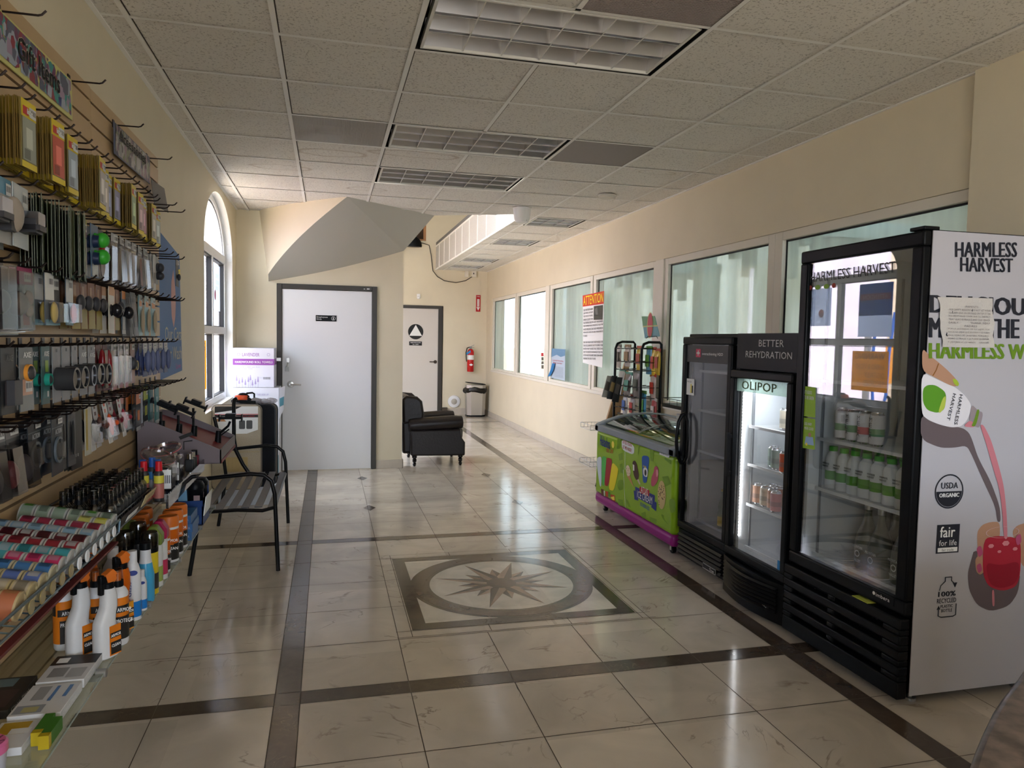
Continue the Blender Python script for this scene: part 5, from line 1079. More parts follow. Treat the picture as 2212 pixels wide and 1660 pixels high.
one(2.60, zE, 2, 'teal and black card with small green ring lens', card(.075, .185, (.045, .10, .105), pic=[(.4, .8, .55, .75, (.22, .35, .04)), (.1, .9, .1, .3, (.03, .14, .15)), (.6, .8, .12, .22, (.6, .6, .6))], blob=[('r', .5, .42, .020, .020, .015, (.02, .30, .22)), ('e', .5, .42, .015, .015, .02, GL['dark'])], txt=('AXE', .82, .6, paper)), pitch=.03, L=.13, x0=.04)
for i, y in enumerate((2.70, 2.79, 2.88, 2.97, 3.065)):
    one(y, zE, 2, 'grey slotted card with big black cup lens, number %s from the left' % ['one', 'two', 'three', 'four', 'five'][i], card(.070, .185, (.24, .24, .25), pic=[(.4, .6, .90, .96, GL['dark'])], txt=('AXE', .76, .7, paper) if i > 2 else None, blob=[('c', .5, .42, .038, .038, .055, mat('gloss_black', (.01, .01, .012), .12)), ('r', .5, .42, .039, .039, .060, mat('gloss_grey', (.07, .07, .075), .2, .5))]), pitch=.066, L=.14, x0=.004)
one(3.15, zE, 2, 'narrow white barcode pack after the black cups', card(.05, .16, (.30, .30, .30), sticker=(.1, .9, .7, .95), blob=[('e', .5, .4, .012, .016, .03, GL['dark'])]), pitch=.03)
for i, y in enumerate((3.225, 3.315)):
    one(y, zE, 2, 'dark red glossy strap pack, %s of two' % ['left', 'right'][i], card(.055, .19, (.10, .02, .02), blob=[('e', .5, .5, .012, .075, .03, mat('gloss_red', (.32, .005, .012), .15))], blister=(.1, .9, .04, .9, .03, bagm)), pitch=.03)
for i, y in enumerate((3.41, 3.505, 3.60)):
    one(y, zE, 3, 'white and pale pink long pack, %s of three after the red straps' % ['first', 'second', 'third'][i], card(.07, .195, (.58, .52, .54), pic=[(.1, .9, .0, .12, (.45, .18, .2)), (.2, .7, .3, .6, (.4, .5, .5))], sticker=(.2, .85, .84, .97), blister=(.15, .85, .08, .75, .018, bagm)), pitch=.02)
one(3.70, zE, 2, 'black handled pack beside the watch face card', card(.05, .17, (.30, .30, .3), blob=[('e', .7, .45, .014, .03, .04, GL['dark'])]), pitch=.02)
one(3.795, zE, 2, 'dusty pink card with black and gold round dial', card(.065, .19, (.42, .27, .24), sticker=(.2, .8, .84, .97), blob=[('c', .5, .45, .022, .022, .018, GL['dark']), ('r', .5, .45, .023, .023, .02, mat('gold_trim', (.55, .4, .15), .3, .7))]), pitch=.02)
for i, y in enumerate((3.93, 4.03, 4.14, 4.27, 4.40)):
    one(y, zE, 3, 'navy and silver gauge tube pack, %s from the left' % ['first', 'second', 'third', 'fourth', 'fifth'][i], card(.075, .165, (.015, .03, .13), head=(.45, .42, .42), hh=.03, pic=[(.1, .9, .60, .82, (.42, .42, .44)), (.3, .6, .2, .45, (.5, .3, .05))] if i != 3 else [(.3, .7, .2, .7, (.6, .38, .04))], sticker=(.2, .7, .86, .97), blob=[('e', .5, .45, .018, .055, .03, (.10, .12, .22))]), pitch=.022)
# row F (z 1.245)
zF = 1.250
for i, (y, c) in enumerate(((2.03, GL['dark']), (2.13, (.08, .07, .07)), (2.235, (.20, .06, .06)), (2.33, (.10, .09, .09)))):
    one(y, zF, 2, 'smoky deep blister with black holder, %s from the left in the lowest row' % ['first', 'second', 'third', 'fourth'][i], card(.10, .20, (.045, .042, .042), head=(.16, .15, .15), hh=.04, sticker=(.3, .9, .84, .95), blob=[('e', .6, .35, .02, .04, .04, c)], blister=(.15, .9, .05, .75, .045, bagm2)), pitch=.05, L=.16, rx=-.1)
act = card(.112, .185, (.012, .016, .022), pic=[(.0, 1, .80, .82, (.10, .12, .13))], sticker=(.5, .9, .86, .95), txt=('ACTION', .70, .55, (.42, .44, .45)), blob=[('r', .52, .42, .042, .042, .006, (.10, .12, .14)), ('b', .50, .42, .010, .022, .016, mat('gloss_grey', (.07, .07, .075), .2, .5))], blister=(.36, .68, .25, .60, .02, bagm))
one(2.445, zF, 2, 'black action card with silver capsule, left one', act, pitch=.03, L=.16, x0=.06)
one(2.57, zF, 2, 'black action card with silver capsule, right one nearest the camera side', act, pitch=.03, L=.16, x0=.08)
blk = card(.085, .19, GL['dark'], foot=(.06, .06, .06), blob=[('e', .5, .5, .012, .06, .01, (.02, .02, .02))])
for i, y in enumerate((2.67, 2.76)):
    one(y, zF, 7, 'black glossy bag in the dense dark stack, %s hook' % ['left', 'right'][i], blk, pitch=.012, L=.15, name='black_bag')
one(2.865, zF, 5, 'tall black pleated card with two small icons', card(.095, .22, (.010, .010, .010), pic=[(.3, .4, .2, .25, (.3, .3, .3)), (.5, .6, .2, .25, (.3, .3, .3))]), pitch=.014, L=.15)
one(2.975, zF, 3, 'white and mustard strip pack after the black stacks', card(.06, .19, (.48, .45, .36), pic=[(.1, .4, .1, .9, (.45, .32, .05))]), pitch=.03, L=.15)
vc = lambda bg, c, w=.06: card(w, .185, bg, pic=[(.1, .5, .82, .9, tuple(c)), (.1, .5, .68, .76, tuple(c))], blob=[('e', .5, .40, .014, .045, .02, c), ('e', .75, .42, .020, .014, .04, c)], blister=(.1, .95, .12, .58, .03, bagm))
one(3.06, zF, 2, 'white strip card with black clip in blister', vc((.55, .54, .53), GL['dark']), pitch=.04, L=.16, rx=-.10)
one(3.165, zF, 2, 'white strip card with black clip behind the orange one', vc((.50, .48, .47), (.10, .03, .02)), pitch=.03, L=.15, rx=-.10)
one(3.25, zF, 2, 'white strip card with bright orange red vent clip', vc((.60, .58, .56), (.58, .08, .02)), pitch=.04, L=.16, rx=-.16)
one(3.36, zF, 2, 'maroon clip pack between orange and crimson clips', vc((.35, .33, .32), (.16, .01, .02)), pitch=.03, L=.14, rx=-.14)
one(3.455, zF, 2, 'white strip card with crimson vent clip', vc((.60, .57, .56), (.28, .01, .03)), pitch=.04, L=.16, rx=-.16)
one(3.555, zF, 2, 'pink topped packet with dark wire', card(.065, .16, (.20, .16, .16), head=(.62, .30, .30), hh=.05, pic=[(.2, .8, .1, .5, (.30, .28, .26))]), pitch=.03, L=.15)
one(3.64, zF, 2, 'narrow orange and black card', card(.05, .19, (.03, .03, .03), head=(.55, .14, .02), hh=.09), pitch=.03, L=.15)
org = lambda c: card(.105, .19, mat('gloss_black_foil', (.016, .016, .017), .2), head=c, hh=.065, pic=[(.3, .75, .25, .5, c)], sticker=(.55, .9, .78, .88), foot=(.35, .36, .37))
one(3.74, zF, 4, 'black foil freshener with orange header and square', org((.60, .15, .015)), pitch=.018, L=.16, cat='air freshener', name='freshener_bag')
one(3.86, zF, 3, 'clear and blue slim bag between orange and green headers', card(.06, .19, bagm, pic=[(.1, .9, .1, .9, (.40, .45, .55))]), pitch=.02, L=.15)
one(3.965, zF, 3, 'black foil freshener with lime header and square', org((.38, .45, .02)), pitch=.018, L=.16, cat='air freshener', name='freshener_bag')
one(4.10, zF, 3, 'teal patterned bag swinging out at the right end', card(.10, .20, (.03, .14, .15), pic=[(.1, .9, .1, .9, (.03, .22, .22)), (.3, .6, .3, .7, (.35, .5, .5)), (0, 1, 0, .1, (.5, .52, .52))]), pitch=.03, L=.16, spread=.12)
for y in (4.22, 4.33, 4.45): hook(y, zF, .16, 'empty dark hook at the right end of the lowest row', 'empty hooks at the right end of the lowest row')
# ---- blue hand painted poster on the wall past the slats
po = thing('hand_painted_poster', 'blue hand painted poster with pink drop on the left wall', 'poster', (XL+.01, 5.0, 1.25))
b = MB(mat('poster_blue', (.10, .20, .42), .6)); b.prism([(XL+.006, 4.60, 1.235), (XL+.006, 5.33, 1.265), (XL+.006, 5.27, 2.03), (XL+.006, 4.62, 2.12)], (.003, 0, 0)); wb(b, 'sheet', po)
b = MB(mat('poster_pink', (.62, .36, .34), .6)); b.poly([(XL+.0100, y, z) for y, z in ((5.06, 1.92), (5.12, 1.80), (5.13, 1.70), (5.11, 1.62), (5.06, 1.55), (5.0, 1.62), (4.98, 1.72), (5.0, 1.84))]); wb(b, 'painted_drop', po)
b = MB(mat('poster_cream', (.62, .58, .42), .6)); b.text('Our Cars', (XL+.0105, 4.80, 1.47), (0, 1, 0), ZP, .085, .50, .01); b.text('Car Wash', (XL+.0105, 4.80, 1.345), (0, 1, 0), ZP, .085, .50, .01); b.m(mat('poster_magenta', (.5, .06, .3), .6)).text('Love', (XL+.0105, 5.12, 1.285), (0, 1, 0), ZP, .035, .15, .01); wb(b, 'lettering', po)
# ================================================================ wire can shelf
wire_b = mat('blue_grey_wire', (.10, .15, .18), .35, .7)
ZS = .885
ws = thing('wire_shelf', 'blue grey wire shelf of round tins on the slatted wall', 'shelf', (SX+.15, 2.0, ZS))
b = MB(wire_b); x0_, x1_, y0_, y1_ = SX+.01, SX+.285, 1.25, 2.56
b.tube([(x0_, y0_, ZS+.03), (x1_, y0_, ZS-.02), (x1_, y1_, ZS-.02), (x0_, y1_, ZS+.03)], .004, 6); b.tube([(x1_, y0_, ZS-.02), (x1_+.004, y0_, ZS+.022), (x1_+.004, y1_, ZS+.022), (x1_, y1_, ZS-.02)], .004, 6); b.tube([(x0_, y0_, ZS+.03), (x0_, y1_, ZS+.03)], .004, 6)
n = 34
for k in range(n): y = y0_+.02+(y1_-y0_-.04)*k/(n-1); b.tube([(x0_, y, ZS+.03), (x1_-.03, y, ZS-.015), (x1_, y, ZS-.02)], .0022, 5)
wb(b, 'wire_grid', ws)
b = MB(mat('price_strip_red', (.12, .02, .02), .5)); b.box(x1_-.02, x1_, y0_, y1_, ZS-.055, ZS-.048); wb(b, 'lower_rail', ws)
ringm = mat('gold_wire', (.45, .38, .2), .3, .8)
for k in range(11):
    b = MB(wire_w if k > 4 else ringm); b.lathe([(.016, 0), (.018, .002), (.016, .004)], (x1_+.004, 1.83+k*.066, ZS+.002), 14, Matrix.Rotation(PI/2, 3, 'Y')); wb(b, 'wire_loop', ws)
def tin(c1, c2, lid=(.40, .39, .36), r=.033, h=.042):
    c1 = tuple(x*.8 for x in c1); c2 = tuple(x*.62 for x in c2); lid = tuple(x*.75 for x in lid)
    b = MB(cm(lid, .3)); Rr = Matrix.Rotation(PI/2, 3, 'Y')
    b.lathe([(0, h-.003), (r*.8, h-.003), (r*.86, h), (r, h-.001), (r, h-.006)], n=24, ax=Rr); b.lathe([(r, .004), (r, 0), (0, 0)], n=24, ax=Rr)
    b.m(cm(c1)).lathe([(r, .004), (r, h-.006)], n=24, ax=Rr)
    b.m(cm(c2)); b.add([(h*.2, (r+.0006)*math.sin(a), (r+.0006)*math.cos(a)) for a in [(-.5+.2*i) for i in range(6)]]+[(h*.75, (r+.0006)*math.sin(a), (r+.0006)*math.cos(a)) for a in [(-.5+.2*i) for i in range(6)]], [(i, i+1, 7+i, 6+i) for i in range(5)])
    return b
TR = [('green', 6, (.25, .32, .24), (.06, .24, .02), None), ('yellow', 2, (.50, .48, .12), (.55, .50, .02), None), ('red', 5, (.30, .03, .06), (.42, .12, .18), None), ('pale blue', 6, (.22, .34, .44), (.40, .46, .48), None), ('dark maroon', 6, (.10, .015, .02), (.40, .38, .37), None),
      ('crimson', 6, (.26, .02, .03), (.42, .36, .36), None), ('teal', 5, (.05, .30, .34), (.28, .38, .42), None), ('magenta', 3, (.50, .03, .12), (.55, .20, .28), None), ('blue', 3, (.05, .16, .36), (.30, .36, .48), (.5, .45, .3)), ('indigo', 3, (.09, .14, .36), (.4, .4, .42), (.50, .42, .24)), ('cream', 3, (.42, .36, .26), (.5, .48, .42), (.50, .40, .2)), ('copper', 2, (.40, .13, .06), (.45, .2, .08), (.5, .38, .2))]
for k, (nm, cnt, c1, c2, lid) in enumerate(TR):
    y = 2.525-.0665*k; A_ = tin(c1, c2, lid or (.50, .49, .46)).mesh('round_tin'); B_ = tin(c1, tuple(x*.6 for x in c1), lid or (.50, .49, .46)).mesh('round_tin')
    tilt = math.atan2(.045, .26)
    for j in range(cnt):
        xx = x1_-.044-.0445*j*math.cos(tilt); zz_ = ZS-.016+.0365+(.0445*j+.02)*math.sin(tilt)
        inst('round_tin', A_ if (j+k) % 2 else B_, (xx, y, zz_), '%s round tin in its row of the wire shelf%s' % (nm, ', end one at the lip' if j == 0 else ', behind the end one'), 'tin', '%s tins behind the end one' % nm if j else None, rot=(R.uniform(-.4, .4), tilt, 0))
# ---- black wire basket with spray bottles
bs = thing('wire_basket', 'black wire basket of small spray bottles with price strip on its front', 'basket', (SX+.15, 2.9, .86))
b = MB(black_metal); bx0, bx1, by0, by1, bz = SX+.01, SX+.275, 2.575, 3.05, .865
for z in (bz, bz+.045): b.tube([(bx0, by0, z), (bx1, by0, z), (bx1, by1, z), (bx0, by1, z), (bx0, by0, z)], .0035, 6)
for k in range(22): y = by0+(by1-by0)*k/21; b.tube([(bx0, y, bz), (bx1, y, bz), (bx1, y, bz+.045)], .002, 5)
for k in range(8): x = bx0+(bx1-bx0)*k/7; b.tube([(x, by0, bz+.045), (x, by0, bz), (x, by1, bz)], .002, 5)
wb(b, 'wire_frame', bs)
b = MB(black_plastic); b.obox((bx1+.006, 2.81, bz+.020), (.0015, 0, 0), (0, .235, 0), (.010, 0, .026)); ps = wb(b, 'price_strip', bs)
b = MB(paper); b.obox((bx1+.0085, 2.74, bz+.018), (.0006, 0, 0), (0, .07, 0), (.0045, 0, .010)); b.m(mat('tag_cream', (.62, .50, .28), .6)); b.obox((bx1+.016, 2.95, bz+.034), (.001, 0, 0), (0, .085, 0), (.009, 0, .022))
b.m(mat('banner_red', (.50, .01, .03), .4)).text('2 FOR $5.00', (bx1+.020, 2.88, bz+.018), (0, 1, 0), (.2, 0, 1), .015, .13, .02); b.m(ink).text('CAR SCENTS', (bx1+.026, 2.88, bz+.042), (0, 1, 0), (.2, 0, 1), .009, .12, .01); b.build('price_tag', ps)
capg = glass('smoky_cap', (.45, .45, .46), 1.6, .1)
b = MB(glass('clear_plastic_bottle', (.55, .55, .55), 1.6, .1)); b.lathe([(0, .001), (.017, 0), (.0185, .004), (.0185, .068), (.012, .078), (.009, .082)], n=14); b.m(cm((.022, .022, .024))).lathe([(.0189, .008), (.0189, .058)], n=14)
b.m(black_plastic).lathe([(.0105, .08), (.0105, .094), (.006, .096), (.006, .108), (0, .108)], n=12); b.m(capg).lathe([(.011, .094), (.0095, .122), (0, .122)], n=12)
b.m(cm((.35, .35, .35))); b.add([(.0192*math.cos(a), .0192*math.sin(a), z) for z in (.018, .034) for a in [-1.7+.2*i for i in range(7)]], [(i, i+1, 8+i, 7+i) for i in range(6)])
sbm = b.mesh('spray_bottle')
for r_ in range(4):
    for c_ in range(10):
        x = bx1-.026-.045*r_; y = by0+.028+.046*c_
        inst('spray_bottle', sbm, (x, y, bz+.0035), 'black label spray bottle with smoky cap in the wire basket' + (', aisle side row' if r_ == 0 else ', row against the wall' if r_ == 3 else ', middle rows'), 'spray bottle', 'aisle side row of spray bottles' if r_ == 0 else 'wall side row of spray bottles' if r_ == 3 else 'spray bottles in the middle of the wire basket', rot=(0, 0, R.uniform(-.5, .5)), scale=(1.08, 1.08, 1.05))
# ---- clear shelf with jars and phone holder box
acr = glass('acrylic_shelf', (.55, .54, .54), 1.7)
sh = thing('acrylic_shelf', 'smoky clear shelf carrying the plastic jars and phone holder box', 'shelf', (SX+.15, 3.8, .85))
b = MB(acr); b.box(SX, -.605, 3.06, 4.55, .846, .852); b.box(-.609, -.603, 3.06, 3.92, .825, .880); wb(b, 'shelf_plate', sh)
lb = [('blue', (.02, .10, .40)), ('red', (.50, .01, .02))]
for i, (x, y, c) in enumerate(((-.70, 3.105, 1), (-.645, 3.10, 1), (-.715, 3.15, 0), (-.66, 3.15, 0), (-.69, 3.20, 0))):
    nm, cc_ = lb[c]; b = MB(cm((.03, .03, .03))); b.lathe([(0, 0), (.018, 0), (.0185, .005), (.0185, .105), (.012, .118), (.011, .122)], n=16); b.m(cm((.55, .48, .05) if c else (.05, .2, .45))).lathe([(.0189, .070), (.0189, .100)], n=16); b.m(cm((.35, .12, .10) if c else (.4, .4, .4))).lathe([(.0189, .01), (.0189, .068)], n=16); b.m(cm(cc_)).lathe([(.0135, .118), (.0125, .155), (0, .156)], n=14)
    inst('lighter_can', b.mesh('spray_can'), (x, y, .8525), '%s capped slim spray can, %s' % (nm, ['back left of the red pair', 'front of the red pair by the price strip', 'left of the blue trio', 'middle of the blue trio', 'deepest of the blue trio'][i]), 'spray can')
    bpy.context.view_layer.objects  # keep order stable
def jar(x, y, h, r, lab, tilt):
    t = thing('plastic_jar', lab, 'jar', (x, y, .852))
    b = MB(glass('jar_plastic', (.72, .70, .70), 1.7)); b.box(-r, r, -r, r, .001, h*.62); b.build('jar_body', t, bevel=.015)
    b = MB(cm((.02, .02, .02))); b.box(-r+.008, r-.008, -r+.008, r-.008, .006, h*.42)
    for i in range(14): b.ell((R.uniform(-r*.7, r*.7), R.uniform(-r*.7, r*.7), h*.43), (.018, .018, .012), 8, 5)
    b.build('jar_contents', t)
    ax = Matrix.Rotation(tilt, 3, 'Y') @ Matrix.Rotation(.25, 3, 'X')
    b = MB(glass('jar_lid', (.80, .76, .76), 1.8)); b.ring([[Vector((0, 0, h*.68))+ax @ Vector((q0*math.cos(t_), q0*math.sin(t_), q1)) for t_ in [2*PI*i_/28 for i_ in range(28)]] for q0, q1 in ((r*.9, 0), (r*1.0, .012), (r*1.02, .02), (r*.9, .026), (r*.84, .014), (r*.5, .012), (.001, .010))], cap=False); ld = b.build('jar_lid', t)
    b = MB(cm((.50, .12, .12))); b.ring([[Vector((0, 0, h*.68))+ax @ Vector((q0*math.cos(t_), q0*math.sin(t_), q1)) for t_ in [2*PI*i_/28 for i_ in range(28)]] for q0, q1 in ((r*1.03, .008), (r*1.04, .010), (r*1.03, .012))], cap=False); b.build('lid_band', ld)
    b = MB(paper); b.box(r*.1, r*.98, -r-.002, -r-.001, h*.06, h*.48); b.m(ink)
    for k in range(8): b.box(r*.25+k*.007, r*.25+k*.007+.003, -r-.003, -r-.002, h*.18, h*.36)
    b.build('jar_label', t)
jar(-.70, 3.34, .19, .068, 'big open clear plastic jar with black goods and pink ringed lid, nearest', .35)
jar(-.70, 3.52, .19, .064, 'second clear plastic jar behind the big one, small sticker on its lid', -.2)
mb_ = thing('phone_holder_box', 'grey and red slanted display box of black phone holders', 'display box', (-.73, 4.2, .852))
b = MB(mat('box_mauve_grey', (.16, .13, .14), .5)); pr = [(SX+.02, .856), (-.525, .856), (-.525, .925), (SX+.10, 1.07), (SX+.02, 1.08)]
for y in (3.93, 4.50): b.prism([(x, y, z) for x, z in pr], (0, .006, 0))
b.box(-.531, -.525, 3.93, 4.506, .856, .925); b.box(SX+.02, SX+.026, 3.93, 4.506, .856, 1.08); b.box(SX+.02, -.525, 3.93, 4.506, .854, .858); wb(b, 'tray', mb_)
b = MB(mat('box_red', (.16, .01, .015), .5)); b.add([(-.53, 3.94, .90), (-.53, 4.50, .90), (SX+.03, 4.50, 1.05), (SX+.03, 3.94, 1.05)], [(0, 1, 2, 3)]); b.box(-.524, -.522, 3.93, 4.506, .856, .872); wb(b, 'red_insert', mb_)
b = MB(ink); b.tube([(-.70, 3.928, .93), (-.70, 3.928, .97), (-.66, 3.928, .975)], .003, 5); b.obox((-.69, 3.928, 1.0), (.03, 0, .012), (0, .0005, 0), (-.004, 0, .008)); wb(b, 'printed_holder', mb_)
def holder(x, y, z, lab, kind):
    t = thing('phone_holder', lab, 'phone holder', (x, y, z)); b = MB(black_plastic)
    b.cyl((0, 0, 0), (.006, 0, .075), .018, .014, 14); b.build('base', t, bevel=.003)
    if kind == 0: pts, c, d_ = [(0, 0, .07), (.0, 0, .12)], (.015, 0, .15), Vector((.06, 0, -.028))
    elif kind == 1: pts, c, d_ = [(0, 0, .07), (.0, 0, .17)], (.012, 0, .19), Vector((.052, 0, -.022))
    else: pts, c, d_ = [(0, 0, .05), (.055, 0, .10), (.065, 0, .125)], (.068, 0, .145), Vector((.058, 0, 0))
    b = MB(black_plastic); b.tube(pts, .0065, 8)
    if kind == 2: b.tube([(0, 0, .035), (.06, 0, .082)], .004, 6)
    b.build('arm', t)
    b = MB(black_plastic); n_ = Vector((-d_.z, 0, d_.x)).normalized(); b.obox(c, d_, (0, .018, 0), n_*.007); b.obox(Vector(c)+n_*.014, d_*.45, (0, .026, 0), n_*.010); b.obox(Vector(c)+d_, d_*.06, (0, .02, 0), n_*.02); b.obox(Vector(c)-d_, d_*.06, (0, .02, 0), n_*.02); b.build('clamp', t, bevel=.003)
holder(-.84, 4.10, .985, 'black phone holder leaning low at the back left of the box', 0)
holder(-.76, 4.12, .965, 'black phone holder with the short stalk in the display box', 0)
holder(-.70, 4.2, .945, 'tallest upright black phone holder in the display box', 1)
holder(-.585, 4.25, .91, 'black phone holder stretching its hinged arm over the aisle', 2)
for i, (y, c) in enumerate(((3.74, (.02, .02, .02)), (3.80, (.02, .02, .02)), (3.86, (.16, .01, .02)))):
    t = thing('small_bottle', ['black small bottle behind the jars', 'black small bottle next to the red one', 'dark red small bottle at the shelf lip before the display box'][i], 'bottle', (-.64, y, .8525)); b = MB(cm(c)); b.box(-.02, .02, -.018, .018, 0, .06); b.build('body', t, bevel=.004); b = MB(chrome if i < 2 else black_plastic); b.cyl((0, 0, .06), (0, 0, .085), .014, n=14); b.build('cap', t)
# ---- glass shelf with car care bottles
GZ = .52
gs_ = thing('glass_shelf', 'long green edged glass shelf of car care bottles', 'shelf', (-.785, 2.9, GZ))
b = MB(glass('shelf_glass', (.86, .90, .87), 1.6)); b.box(SX, -.630, 1.2, 4.50, GZ-.006, GZ); wb(b, 'shelf_plate', gs_)
b = MB(mat('glass_edge', (.34, .40, .36), .2)); b.box(-.6300, -.6285, 1.2, 4.50, GZ-.0055, GZ-.001); wb(b, 'plate_edge', gs_)
for y in (1.75, 2.30, 2.86, 3.42, 3.98, 4.45):
    b = MB(mat('bracket_grey', (.28, .27, .25), .4, .4)); b.box(SX, -.64, y-.006, y+.006, GZ-.026, GZ-.007); b.cyl((-.652, y, GZ-.004), (-.625, y, GZ-.004), .013, n=14); wb(b, 'shelf_bracket', gs_)
orange = mat('trigger_orange', (.62, .15, .02), .35); org_b = mat('bottle_orange', (.55, .11, .005), .35); wht = mat('bottle_white', (.60, .60, .60), .35); lblk = mat('label_black', (.02, .018, .016), .4); lor = mat('label_orange', (.62, .17, .01), .4)
def sect(mb, pr, n=18):                    # body from (z, half x, half y, centre x)
    mb.ring([[(cx_+hx_*math.copysign(abs(math.cos(t))**.7, math.cos(t)), hy_*math.copysign(abs(math.sin(t))**.7, math.sin(t)), z) for t in [2*PI*i/n for i in range(n)]] for z, hx_, hy_, cx_ in pr])
def trigger(x, y, lab, body, lbl, rz=.95):
    t = thing('trigger_bottle', lab, 'spray bottle', (x, y, GZ+.001), rz)
    b = MB(body); sect(b, [(0, .032, .022, 0), (.004, .036, .026, 0), (.085, .036, .026, 0), (.11, .031, .024, -.004), (.135, .026, .022, .004), (.155, .024, .021, .011), (.19, .022, .020, .012), (.212, .018, .018, .010)]); b.build('bottle', t)
    b = MB(lor); z0, z1 = .01, .105; n_ = 8
    def lab_(m_, za, zb, xa, xb, e): b.m(m_); b.add([(xa, -.0268-e, za), (xb, -.0268-e, za), (xb, -.0262-e, zb), (xa, -.0262-e, zb)], [(0, 1, 2, 3)])
    lab_(lbl, .008, .10, -.008, .032, .0003); lab_(lblk, .012, .05, -.004, .032, .0008); lab_(lor, .05, .056, -.006, .032, .0010); lab_(lblk, .062, .078, -.005, .032, .0010)
    b.m(paper).text('ARMOR', (-.004, -.0285, .065), XP_, ZP, .009, .034, .02); b.text('CLEAN', (-.002, -.0285, .034), XP_, ZP, .009, .03, .02)
    b.add([(.0405, y_, z) for y_, z in ((-.016, .01), (.016, .01), (.016, .10), (-.016, .10))], [(0, 1, 2, 3)]); b.build('label', t)
    b = MB(black_plastic); b.cyl((.010, 0, .205), (.010, 0, .230), .018, n=18); b.box(-.020, -.006, -.008, .008, .195, .256); b.box(-.02, .018, -.009, .009, .228, .250); b.build('trigger_head', t, bevel=.003)
    b = MB(orange); b.prism([(.004, -.012, .228), (.020, -.012, .222), (.034, -.012, .236), (.030, -.012, .246), (.036, -.012, .252), (.022, -.012, .268), (-.004, -.012, .256)], (0, .024, 0)); b.build('nozzle_cover', t, bevel=.002)
trigger(-.735, 2.425, 'left white trigger bottle with orange nozzle at the front of the glass shelf', wht, lor)
trigger(-.655, 2.405, 'right white trigger bottle with orange nozzle at the shelf edge', wht, lor)
trigger(-.665, 2.60, 'orange trigger bottle with black label, right behind the white ones', org_b, mat('label_yellow_orange', (.65, .28, .02), .4))
trigger(-.775, 2.66, 'orange trigger bottle at the back, only head and shoulder showing', org_b, lor)
def capped(x, y, lab, r=.030):
    t = thing('spray_bottle', lab, 'spray bottle', (x, y, GZ+.001))
    b = MB(wht); b.lathe([(0, 0), (r-.003, 0), (r, .006), (r, .165), (r-.006, .178), (.016, .185), (.015, .19)], n=22); b.build('bottle', t)
    b = MB(lor); b.lathe([(r+.0005, .022), (r+.0005, .155)], n=22)
    def arc(m_, z0, z1, a0, a1, e): b.m(m_); k = 8; b.add([((r+e)*math.cos(a0+(a1-a0)*i/k), (r+e)*math.sin(a0+(a1-a0)*i/k), z) for z in (z0, z1) for i in range(k+1)], [(i, i+1, k+2+i, k+1+i) for i in range(k)])
    arc(lblk, .022, .095, -1.6, 1.0, .0012); arc(lblk, .108, .130, -1.8, 1.0, .0012); arc(lor, .098, .101, -1.6, 1.0, .0014); arc(lblk, .11, .15, -2.6, -2.0, .0012)
    b.m(paper).text('ARMOR', (.006, -r-.0022, .112), (.95, .3, 0), ZP, .012, .040, .02); b.text('PROTECT', (.002, -r-.0022, .076), (.95, .3, 0), ZP, .012, .046, .02); b.build('label', t)
    b = MB(black_plastic); b.cyl((0, 0, .186), (0, 0, .205), .017, n=18); b.m(orange).cyl((0, 0, .205), (0, 0, .232), .010, n=12); b.build('pump', t)
    b = MB(glass('clear_cap', (.85, .82, .80), 1.6)); b.lathe([(.0165, .205), (.0145, .242), (0, .243)], n=18); b.build('cap', t)
capped(-.71, 2.515, 'left orange label bottle with clear pump cap, between the white trigger bottles')
capped(-.645, 2.505, 'right orange label bottle with clear pump cap, behind the right trigger bottle')
capped(-.80, 2.50, 'orange label bottle with clear cap hidden behind the left trigger bottle', .027)
def cyl_bottle(x, y, lab, cat, parts, name='aerosol_can'):
    t = thing(name, lab, cat, (x, y, GZ+.001))
    for pn, m_, pf in parts:
        b = MB(m_); b.lathe(pf, n=22); b.build(pn, t)
    return t
blue = mat('label_blue', (.01, .16, .48), .35); navy = mat('label_navy', (.02, .04, .20), .4)
def sway(x, y, s, lab):
    r = .026*s; t = cyl_bottle(x, y, lab, 'spray can', [('can', wht, [(0, 0), (r, 0), (r, .16*s), (r*.75, .185*s), (r*.55, .195*s)]), ('cap', wht, [(r*.56, .193*s), (r*.56, .235*s), (0, .236*s)]), ('label', blue, [(r+.0005, .012*s), (r+.0005, .065*s)])])
    b = MB(navy); b.disc((r*.30, -r-.0005, .165*s), .014*s, (.95, .3, 0), ZP, 18, ry=.009*s); b.text('Glass', (r*.1, -r-.002, .085*s), (0, 0, 1), (-1, 0, 0), .012*s, .05*s, .02); b.m(paper).text('Spray', (r*-.02, -r-.0012, .162*s), (.95, .3, 0), ZP, .006*s, .02*s); b.build('lettering', t); return t
sway(-.652, 2.715, 1.02, 'tall white aerosol with blue oval and blue base'); sway(-.642, 2.80, .62, 'small white aerosol like the taller one before it'); 
t = cyl_bottle(-.735, 2.80, 'plain white round shouldered bottle behind the orange triggers', 'bottle', [('bottle', mat('bottle_pale_grey', (.45, .44, .46), .35), [(0, 0), (.034, 0), (.036, .01), (.036, .13), (.030, .165), (.018, .19), (.017, .20)]), ('cap', wht, [(.018, .196), (.018, .232), (0, .233)])])
t = cyl_bottle(-.650, 2.89, 'clear blue glass cleaner bottle with white neck', 'bottle', [('bottle', mat('cleaner_blue', (.05, .30, .50), .2), [(0, 0), (.028, 0), (.030, .006), (.030, .10), (.022, .145)]), ('neck', wht, [(.022, .144), (.019, .165), (.018, .20), (0, .20)]), ('cap', black_plastic, [(.020, .195), (.020, .22), (0, .221)])])
smk = glass('smoky_dome', (.30, .30, .30), 1.6)
